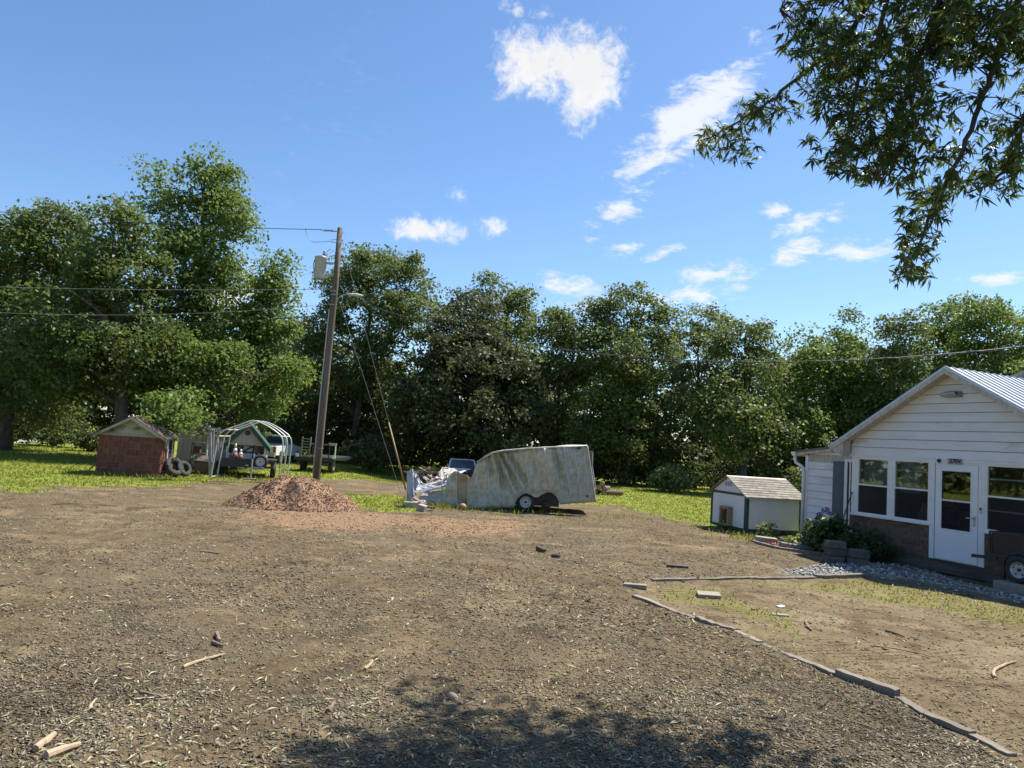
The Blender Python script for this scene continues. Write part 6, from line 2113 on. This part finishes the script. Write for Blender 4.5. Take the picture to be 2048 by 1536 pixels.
# loose slabs and bits
SLAB = mat('slab_stone', (0.22, 0.19, 0.15), (0.3, 0.265, 0.21), 0.95, 7, 0.4, vary=0.1)
for k, (zx, zy, sx, sy, sz, rz, lab) in enumerate(((170, 178, 0.36, 0.12, 0.07, -0.25, 'short block lying inside the corner of the edging'), (525, 222, 0.34, 0.26, 0.07, -0.15, 'flat square paving stone in the grassy yard corner'),
                                                  (375, 85, 0.4, 0.14, 0.06, -0.3, 'dark wood offcut beyond the far edging timbers'), (870, 312, 0.22, 0.1, 0.03, -0.2, 'thin broken board piece in the sandy yard'),
                                                  (873, 275, 0.12, 0.07, 0.04, 0.5, 'small white scrap of litter in the sandy yard'))):
    p = g(*z6(zx, zy))
    p.z = ground_at(p.x, p.y)
    mt = TRIM if 'white' in lab else (DARKWOOD if 'dark' in lab else SLAB)
    o = MB().obox((0, 0, sz / 2 - 0.008), (sx, sy, sz), (0.04, -0.03, rz)).build('paving_stone' if 'stone' in lab else ('litter_scrap' if 'white' in lab else 'wood_block'), mt, bevel=0.008, loc=p)
    tag(o, lab, 'stone' if 'stone' in lab else ('litter' if 'white' in lab else 'block'))

# sticks, bark and stones lying about
STK = mat('stick_bark', (0.16, 0.11, 0.075), (0.26, 0.19, 0.13), 0.9, 9, 0.5, 30, vary=0.2)
PALEW = mat('peeled_wood', (0.33, 0.235, 0.15), (0.42, 0.31, 0.21), 0.85, 8, 0.3, 30, stretch=(0.4, 2, 2))


def stick(pa, pb, r0, r1, lab, mt=None, bend=0.04, name='stick', cat='stick'):
    rg_ = np.random.default_rng(sum(map(ord, lab)))
    a_, b_ = g(*pa), g(*pb)
    a_.z, b_.z = ground_at(a_.x, a_.y) + r0 * 0.8, ground_at(b_.x, b_.y) + r1 * 0.8 + 0.01
    L = (b_ - a_).length
    n = 7
    pts, rr = [], []
    off = Vector(rg_.normal(size=3).tolist())
    off.z = abs(off.z) * 0.3
    for i in range(n + 1):
        t = i / n
        pts.append(a_.lerp(b_, t) + off * bend * L * math.sin(t * PI) + Vector((rg_.normal() * 0.015 * L, rg_.normal() * 0.015 * L, 0)))
        rr.append((r0 + (r1 - r0) * t) * (0.85 + 0.3 * rg_.random()))
    o = MB().tube(pts, rr, 8).build(name, mt or STK)
    return tag(o, lab, cat, 'sticks and bark on the yard')


stick((70, 1503), (106, 1478), 0.026, 0.02, 'short thick piece of wood at the lower left corner', PALEW, 0.02)
stick((92, 1516), (160, 1493), 0.028, 0.018, 'longer split branch beside the short piece at the lower left', PALEW, 0.03)
stick((365, 1335), (447, 1311), 0.016, 0.010, 'forked pale branch lying left of centre in the yard', PALEW, 0.05)
stick((315, 1330), (390, 1312), 0.008, 0.004, 'thin twig left of the forked pale branch')
stick((425, 1287), (448, 1294), 0.02, 0.014, 'dark stub of wood under the upright bark curl')
stick((432, 1270), (438, 1286), 0.022, 0.018, 'upright curl of bark on the left of the yard')
stick((280, 1385), (335, 1398), 0.014, 0.008, 'dark knobbly twig in the left foreground')
stick((180, 1418), (192, 1398), 0.014, 0.006, 'pale splinter sticking up in the left foreground', PALEW)
stick((656, 1425), (668, 1407), 0.02, 0.012, 'reddish bark flake left of the pale stone', None, 0.02, 'bark', 'bark')
stick((632, 1420), (650, 1432), 0.010, 0.006, 'dark twig beside the reddish bark flake')
stick((835, 1435), (875, 1440), 0.008, 0.005, 'straight dark twig just above the tree shadow')
stick((730, 1340), (745, 1325), 0.016, 0.010, 'small pale bark piece in the middle of the yard', PALEW)
stick((985, 1335), (1050, 1345), 0.006, 0.004, 'thin twig right of the yard centre')
stick((1610, 1245), (1625, 1262), 0.02, 0.012, 'dark root stub in the sandy yard')
stick((1742, 1290), (1860, 1313), 0.008, 0.004, 'long thin root across the sandy yard')
stick((1772, 1263), (1808, 1275), 0.014, 0.010, 'short dark stick upper right in the sandy yard')
stick((1985, 1355), (2030, 1325), 0.02, 0.010, 'pale branch at the right edge of the sandy yard', PALEW, 0.012)
stick((1885, 1370), (1950, 1376), 0.007, 0.004, 'thin dark twig low in the sandy yard')
stick((400, 1105), (440, 1108), 0.02, 0.010, 'dark stick beyond the left wheel ruts')
stick((1700, 1440), (1760, 1462), 0.008, 0.004, 'thin twig among the leaf litter at the lower right')
stick((1075, 1100), (1090, 1105), 0.05, 0.03, 'dark clod of bark below the crushed trailer', DARKWOOD)
stick((1105, 1112), (1118, 1116), 0.04, 0.03, 'second dark clod right below the crushed trailer', DARKWOOD)
for k, (px, py, r, lab, mt) in enumerate(((905, 1397, 0.045, 'pale tan stone alone in the middle foreground', PALEW), (1210, 1237, 0.035, 'small pale stone right of the yard centre', SLAB), (1395, 1160, 0.03, 'little dark stone near the far edging', DARKWOOD))):
    p = g(px, py)
    V, F = oct_bits(1, np.array([[0, 0, 0.0]]), np.array([r * 2.2]), np.random.default_rng(k), 0.9, 1.2)
    me_ = np_mesh('stone', V, F, mt)
    o = link('stone', me_, None, (p.x, p.y, ground_at(p.x, p.y) + r * 0.5))
    md = o.modifiers.new('round', 'SUBSURF')
    md.levels = md.render_levels = 2
    o.scale = (1.5, 1.5, 1.5)
    tag(o, lab, 'stone')

# ------------------------------------------------------------------ garden bed by the porch
SM_ = mat('bed_stone', (0.20, 0.185, 0.16), (0.30, 0.275, 0.24), 0.95, 8, 0.4, vary=0.2)
for k, (zx, zy, sx, sy, sz, rz, lab) in enumerate(((120, 318, 0.55, 0.2, 0.16, -0.1, 'long stone at the left tip of the flower bed edge'), (375, 372, 0.55, 0.18, 0.14, -0.12, 'flat stone lying on the flower bed edge'), (170, 320, 0.3, 0.22, 0.1, 0.5, 'stone just inside the left tip of the flower bed'),
                                                  (255, 352, 0.2, 0.2, 0.14, 0.2, 'small upright pale stone in the flower bed'), (205, 300, 0.16, 0.12, 0.1, 0.3, 'smallest stone at the back of the flower bed'))):
    p = g(*z7(zx, zy))
    tag(MB().obox((0, 0, sz / 2 - 0.02), (sx, sy, sz), (0.06, 0.05, rz)).build('edging_stone', SM_, bevel=0.03, loc=p), lab, 'stone', 'stones of the flower bed')
bedp = [(10, 312), (110, 338), (210, 364), (330, 382), (450, 402), (600, 415)]
for k, (a_, b_) in enumerate(zip(bedp, bedp[1:])):
    timber(g(*z7(*a_)), g(*z7(*b_)), 0.09, 0.08, nmA[k] + ' timber from the left of the curved flower bed edge')
REDC = chip_mat('red_bark', ((0.0, (0.16, 0.04, 0.03)), (0.6, (0.30, 0.09, 0.06)), (1.0, (0.42, 0.17, 0.12))))
rg = np.random.default_rng(61)
BED = gp(z7(60, 330), z7(250, 360), z7(450, 392), z7(620, 405), z7(620, 360), z7(420, 320), z7(200, 310))
X, Y = rg.uniform(4, 10, 24000), rg.uniform(14, 24, 24000)
kk = sdist(BED, X, Y) > 0
X, Y = X[kk], Y[kk]
n = len(X)
V, F = oct_bits(n, np.stack([X, Y, ground_z(X, Y) + 0.015], -1), 0.03 + 0.04 * rg.random(n), rg, 0.4, 2.2)
tag(link('red_mulch', np_mesh('red_mulch', V, F, REDC, np.repeat(rg.random(n), 6))), 'red bark mulch in the flower bed', 'mulch', kind='stuff')

LEAF['hyd'] = leaf_mat('hydrangea_leaves', (0.04, 0.085, 0.018), (0.075, 0.14, 0.03), (0.12, 0.19, 0.045), 0.45, 0.35)
hy = shrub('hydrangea', 'leafy hydrangea with purple blue blooms at the porch corner', 'shrub', *z7(590, 395), 1.05, 0.98, 'hyd', 0.11, 95, 26, 0.16, 21)
hb = Vector(hy.location)
BLM = chip_mat('bloom', ((0.0, (0.09, 0.10, 0.26)), (0.5, (0.18, 0.16, 0.38)), (1.0, (0.34, 0.27, 0.5))), 0.7)
for k, (zx, zy, r) in enumerate(((565, 78, 0.095), (520, 108, 0.07), (485, 160, 0.055), (600, 100, 0.05))):
    p = at(*z7(zx, zy), hb.y - 0.15) - hb
    u = rg.normal(size=(70, 3))
    u /= np.linalg.norm(u, axis=1, keepdims=True)
    V, F = leaf_quads(np.array(p)[None] + u * r * np.array([1, 1, 0.75]), u, np.full(70, 0.045), np.full(70, 0.045), rg)
    link('bloom', np_mesh('bloom', V, F, BLM, np.repeat(rg.random(70), 4)), hy)
shrub('shrub', 'dark low shrub growing against the brick knee wall', 'shrub', 0, 1000, 1.0, 0.72, 'deep', 0.07, 90, 26, 0.15, 22).location = hpos(0.85, -0.55)
shrub('plant', 'light green weed in the flower bed before the dog house', 'plant', *z7(130, 290), 0.55, 0.4, 'pale', 0.09, 26, 14, 0.12, 23)
shrub('plant', 'small green weed in the middle of the flower bed', 'plant', *z7(300, 345), 0.4, 0.25, 'pale', 0.07, 20, 12, 0.1, 24)
shrub('sapling', 'bright feathery sapling top showing above the wing roof', 'sapling', 1655, 1000, 0.95, 3.05, 'pale', 0.09, 190, 30, 0.16, 25).location = (at(1655, 880, 24.0).x, 24.0, 0)
for k, (zx, zy, lab) in enumerate(((385, 300, 'dark splintered stump left of the hydrangea'), (425, 310, 'second leaning stump stick beside the hydrangea'))):
    p = g(*z7(zx + 30, zy + 70))
    tag(MB().bar(p, p + Vector((-0.16, 0.05, 0.42 - 0.1 * k)), 0.07, 0.05).build('stump', DARKWOOD), lab, 'stump')

# stacked blocks
bp = g(*z7(655, 480))
HB = 'dark blocks stacked by the porch'
SBK = mat('dark_block', (0.075, 0.07, 0.062), (0.12, 0.11, 0.098), 0.95, 8, 0.5, vary=0.2)
stk = [(-0.02, 0.0, 0.16, 'bottom block of the tall stack by the porch'), (0.01, 0.16, 0.16, 'middle block of the tall stack by the porch'), (0.0, 0.32, 0.16, 'top block of the tall stack by the porch')]
for dx, dz, h, lab in stk:
    tag(MB().obox((0, 0, h / 2), (0.38, 0.28, h - 0.008), (0, 0, random.uniform(-0.1, 0.1))).build('stone_block', SBK, bevel=0.012, loc=bp + Vector((dx, 0.15, dz))), lab, 'block', HB)
for dx, dz, h, lab in ((0.40, 0.0, 0.17, 'bottom block of the short stack right of the tall one'), (0.42, 0.17, 0.17, 'top block of the short stack right of the tall one'), ):
    tag(MB().obox((0, 0, h / 2), (0.40, 0.3, h - 0.008), (0, 0, random.uniform(-0.1, 0.1))).build('stone_block', SBK, bevel=0.012, loc=bp + Vector((dx, 0.0, dz))), lab, 'block', HB)

# dark garden cart at the right edge, standing on a low stone
hn = Vector((-math.cos(HA), -math.sin(HA), 0))
rd = Vector(ray(2041, 1140).tolist())
cv = Vector((0, 0, CAMH))
wcen = cv + rd * (((HOUSE_O + hn * 0.62 - cv).dot(hn)) / rd.dot(hn))
wr = 0.245
wc_ = Vector((wcen.x, wcen.y, wcen.z - wr))
tag(MB().obox((0, 0, wc_.z / 2 - 0.02), (0.75, 0.42, max(wc_.z, 0.03) + 0.035), (0, 0, HROT)).build('base_stone', SLAB, bevel=0.03, loc=(wcen.x, wcen.y, 0)), 'flat stone under the wheel of the garden cart', 'stone')
ct = thing('garden_cart', 'dark mesh sided garden cart parked by the porch at the right edge', 'cart', wc_, HROT)
wheel(ct, (0, 0.0, wr), wr, 0.15, 'Y', GALV, 5)
wheel(ct, (0, 0.46, wr), wr, 0.12, 'Y', GALV, 5, sgn=1)
MB().tube([(0, 0.05, wr), (0, 0.42, wr)], 0.02, 8).build('axle', BLACK, ct)
fr_ = MB()
for z in (0.44, 0.86):
    fr_.bar((-0.62, 0.1, z), (1.3, 0.1, z), 0.035, 0.035).bar((-0.62, 0.5, z), (1.3, 0.5, z), 0.035, 0.035).bar((-0.62, 0.1, z), (-0.62, 0.5, z), 0.035, 0.035).bar((1.3, 0.1, z), (1.3, 0.5, z), 0.035, 0.035)
for x in (-0.62, 0.0, 0.65, 1.3):
    fr_.bar((x, 0.1, 0.44), (x, 0.1, 0.86), 0.03, 0.03).bar((x, 0.5, 0.44), (x, 0.5, 0.86), 0.03, 0.03)
fr_.build('frame', BLACK, ct)
MB().box(-0.61, 1.29, 0.11, 0.49, 0.41, 0.43).build('floor', BLACK, ct)
ms = MB()
for i in range(40):
    x = -0.6 + i * 0.048
    ms.bar((x, 0.10, 0.45), (x + 0.001, 0.10, 0.85), 0.006, 0.006)
for i in range(8):
    z = 0.48 + i * 0.048
    ms.bar((-0.6, 0.105, z), (1.28, 0.105, z), 0.006, 0.006)
tag(ms.build('mesh_side', BLACK, ct), kind='stuff')
MB().box(-0.6, 1.28, 0.13, 0.14, 0.45, 0.84).build('side_board', mat('dark_panel', None), ct)
MB().bar((-0.6, 0.3, 0.36), (-1.0, 0.15, 0.34), 0.08, 0.06).build('tongue', BLACK, ct)
MB().bar((-0.42, 0.2, 0.42), (-0.42, 0.2, -wc_.z), 0.05, 0.05).build('stand_leg', BLACK, ct)
MB().tube([(-0.3, 0.0, 0.33), (-0.2, 0.0, 0.50), (0.0, 0.0, 0.55), (0.2, 0.0, 0.50), (0.3, 0.0, 0.33)], 0.02, 6).build('fender', BLACK, ct)

# ------------------------------------------------------------------ willow oak overhead on the right
OAKL = leaf_mat('willow_oak_leaves', (0.036, 0.060, 0.020), (0.07, 0.108, 0.03), (0.17, 0.22, 0.045), 0.4, 0.55, 0.4)
rg = np.random.default_rng(42)
TB = Vector((8.6, 3.6, -0.05))
oak = thing('willow_oak', 'willow oak whose leafy boughs hang into the upper right', 'tree', TB)


def oy(px):
    "depth of the hanging boughs: nearer towards the trunk"
    return 7.9 - 1.5 * min(max((px - 1400) / 650, 0), 1.2)


def op(px, py, dy=0.0):
    return at(px, py, oy(px) + dy) - TB


fork = Vector((-2.6, 2.2, 8.6))
trunk_pts = [Vector((0, 0, 0)), Vector((0.05, 0.05, 2)), Vector((-0.2, 0.2, 4.5)), Vector((-0.9, 0.8, 6.6)), fork]
MB().tube(trunk_pts, [0.42, 0.34, 0.3, 0.24, 0.17], 12).build('trunk', BARK, oak, smooth=True)
limbs = {
    'a': [fork, op(2090, -140), op(2040, -10), op(2000, 95), op(1965, 195), op(1925, 300), op(1885, 380), op(1850, 455), op(1825, 520), op(1812, 560)],
    'b': [fork, op(1960, -200), op(1890, -40), op(1860, 60), op(1832, 130), op(1820, 215), op(1800, 300), op(1750, 360)],
    'c': [fork, op(1930, -260), op(1800, -120), op(1730, 20), op(1660, 100), op(1590, 160), op(1520, 215), op(1450, 262), op(1405, 280)],
    'd': [fork, op(2120, -60), op(2090, 100), op(2060, 200), op(2030, 300), op(1985, 365), op(1940, 385)],
    'e': [op(1800, -120), op(1760, 60), op(1715, 170), op(1700, 260), op(1680, 310), op(1665, 330)],
    'f': [fork, op(2200, -250), op(2260, -50), op(2200, 120)],
    'i': [fork, op(2400, -300), op(2480, -150), op(2420, 0)],
    'h': [op(1800, -120), op(1700, -150), op(1600, -60), op(1560, 20)],
}
nodes = []
for k, pts in limbs.items():
    r0 = 0.036 if k in 'abc' else 0.024
    arcwire_pts = []
    mb = MB()
    n = len(pts)
    fine = []
    for i in range(n - 1):
        p0, p1, p2, p3 = pts[max(i - 1, 0)], pts[i], pts[i + 1], pts[min(i + 2, n - 1)]
        for j in range(5):
            t = j / 5
            q = 0.5 * ((2 * p1) + (p2 - p0) * t + (2 * p0 - 5 * p1 + 4 * p2 - p3) * t * t + (3 * p1 - p0 - 3 * p2 + p3) * t ** 3)
            fine.append(q + Vector(rg.normal(size=3).tolist()) * 0.012)
    fine.append(pts[-1])
    m = len(fine)
    mb.tube(fine, [r0 * (1 - 0.9 * i / (m - 1)) + 0.004 for i in range(m)], 7)
    mb.build('limb', BARK, oak, smooth=True)
    nodes += fine[2:]
NODE = np.array([list(p) for p in nodes])
blobs = [(1830, 40, 230, 90, 1.0), (1745, 190, 120, 120, 1.0), (1645, 120, 60, 80, .8), (1590, 60, 40, 60, .7), (1535, 225, 62, 42, .8), (1440, 285, 45, 38, .9), (1490, 300, 40, 28, .7), (1720, 315, 70, 55, .8), (1650, 300, 45, 45, .7),
         (1960, 60, 90, 80, .6), (1995, 250, 60, 110, .42), (1900, 290, 50, 50, .4), (1850, 420, 55, 55, .8), (1835, 500, 38, 50, .9), (1815, 555, 30, 22, .9), (1960, 365, 60, 32, .8), (1800, 250, 80, 90, .7), (2040, 340, 40, 60, .6), (1890, 170, 60, 60, .25),
         (1800, -140, 260, 110, .8), (2110, 40, 90, 200, .6), (1650, -90, 120, 90, .7), (1780, 345, 55, 30, .7), (1870, 365, 40, 40, .5),
         (2230, -40, 130, 150, .5), (2380, -150, 170, 150, .45), (2200, 180, 70, 90, .4), (2100, -230, 220, 110, .5)]
tips = []
for bx_, by_, rx, ry, dn in blobs:
    cnt = int(dn * rx * ry / 66)
    for i in range(cnt):
        r_ = math.sqrt(rg.random())
        th = rg.random() * 2 * PI
        tips.append(list(op(bx_ + rx * r_ * math.cos(th), by_ + ry * r_ * math.sin(th), rg.normal(0, 0.45))))
tips = np.array(tips)
# twigs grow from the nearest limb point, or from a neighbouring tip
mb = MB()
for i, tpt in enumerate(tips):
    d = np.linalg.norm(NODE - tpt, axis=1)
    j = int(np.argmin(d))
    if rg.random() < 0.75 and d[j] < 0.55:
        a_ = Vector(NODE[j].tolist())
        b_ = Vector(tpt.tolist())
        md_ = a_.lerp(b_, 0.5) + Vector((0, 0, 0.06 * (b_ - a_).length)) + Vector(rg.normal(size=3).tolist()) * 0.03
        mb.tube([a_, md_, b_], [0.008, 0.005, 0.0025], 4, cap=False)
tag(mb.build('twigs', BARK, oak, smooth=True), kind='stuff')
Vs, Fs, Ts = [], [], []
per = 15
m = len(tips)
i = np.repeat(np.arange(m), per)
n = len(i)
ax_ = rg.normal(size=(m, 3)) * np.array([1, 1, 0.5]) + np.array([-0.3, 0, -0.25])
ax_ /= np.linalg.norm(ax_, axis=1, keepdims=True)
s_ = rg.random(n) ** 1.6 * 0.13
base = tips[i] - ax_[i] * s_[:, None]
dirv = ax_[i] * 0.7 + rg.normal(size=(n, 3)) * 0.62 + np.array([0, 0, -0.28])
dirv /= np.linalg.norm(dirv, axis=1, keepdims=True)
nrm = rg.normal(size=(n, 3)) + np.array([0, 0, 0.6])
nrm -= dirv * (nrm * dirv).sum(1, keepdims=True)
nrm /= np.linalg.norm(nrm, axis=1, keepdims=True)
sd_ = np.cross(dirv, nrm)
big = (rg.random(m) < 0.06)[i]
Ll = (0.065 + 0.06 * rg.random(n)) * np.where(big, 1.4, 1.0) * (0.75 + 0.55 * rg.random(m))[i]
Wl = Ll * np.where(big, 0.30, 0.215)
V = np.stack([base, base + dirv * (Ll * 0.42)[:, None] + sd_ * (Wl / 2)[:, None] + nrm * (Ll * 0.04)[:, None], base + dirv * Ll[:, None] - np.array([0, 0, 1.0]) * (Ll * 0.12)[:, None],
              base + dirv * (Ll * 0.42)[:, None] - sd_ * (Wl / 2)[:, None] + nrm * (Ll * 0.04)[:, None]], 1).reshape(-1, 3)
tn = np.clip(0.4 + 0.2 * rg.normal(size=m)[i] + 0.15 * rg.normal(size=n) + 0.3 * big, 0, 1)
tag(link('foliage', np_mesh('foliage', V, np.arange(n * 4).reshape(n, 4), OAKL, np.repeat(tn, 4)), oak), kind='stuff')
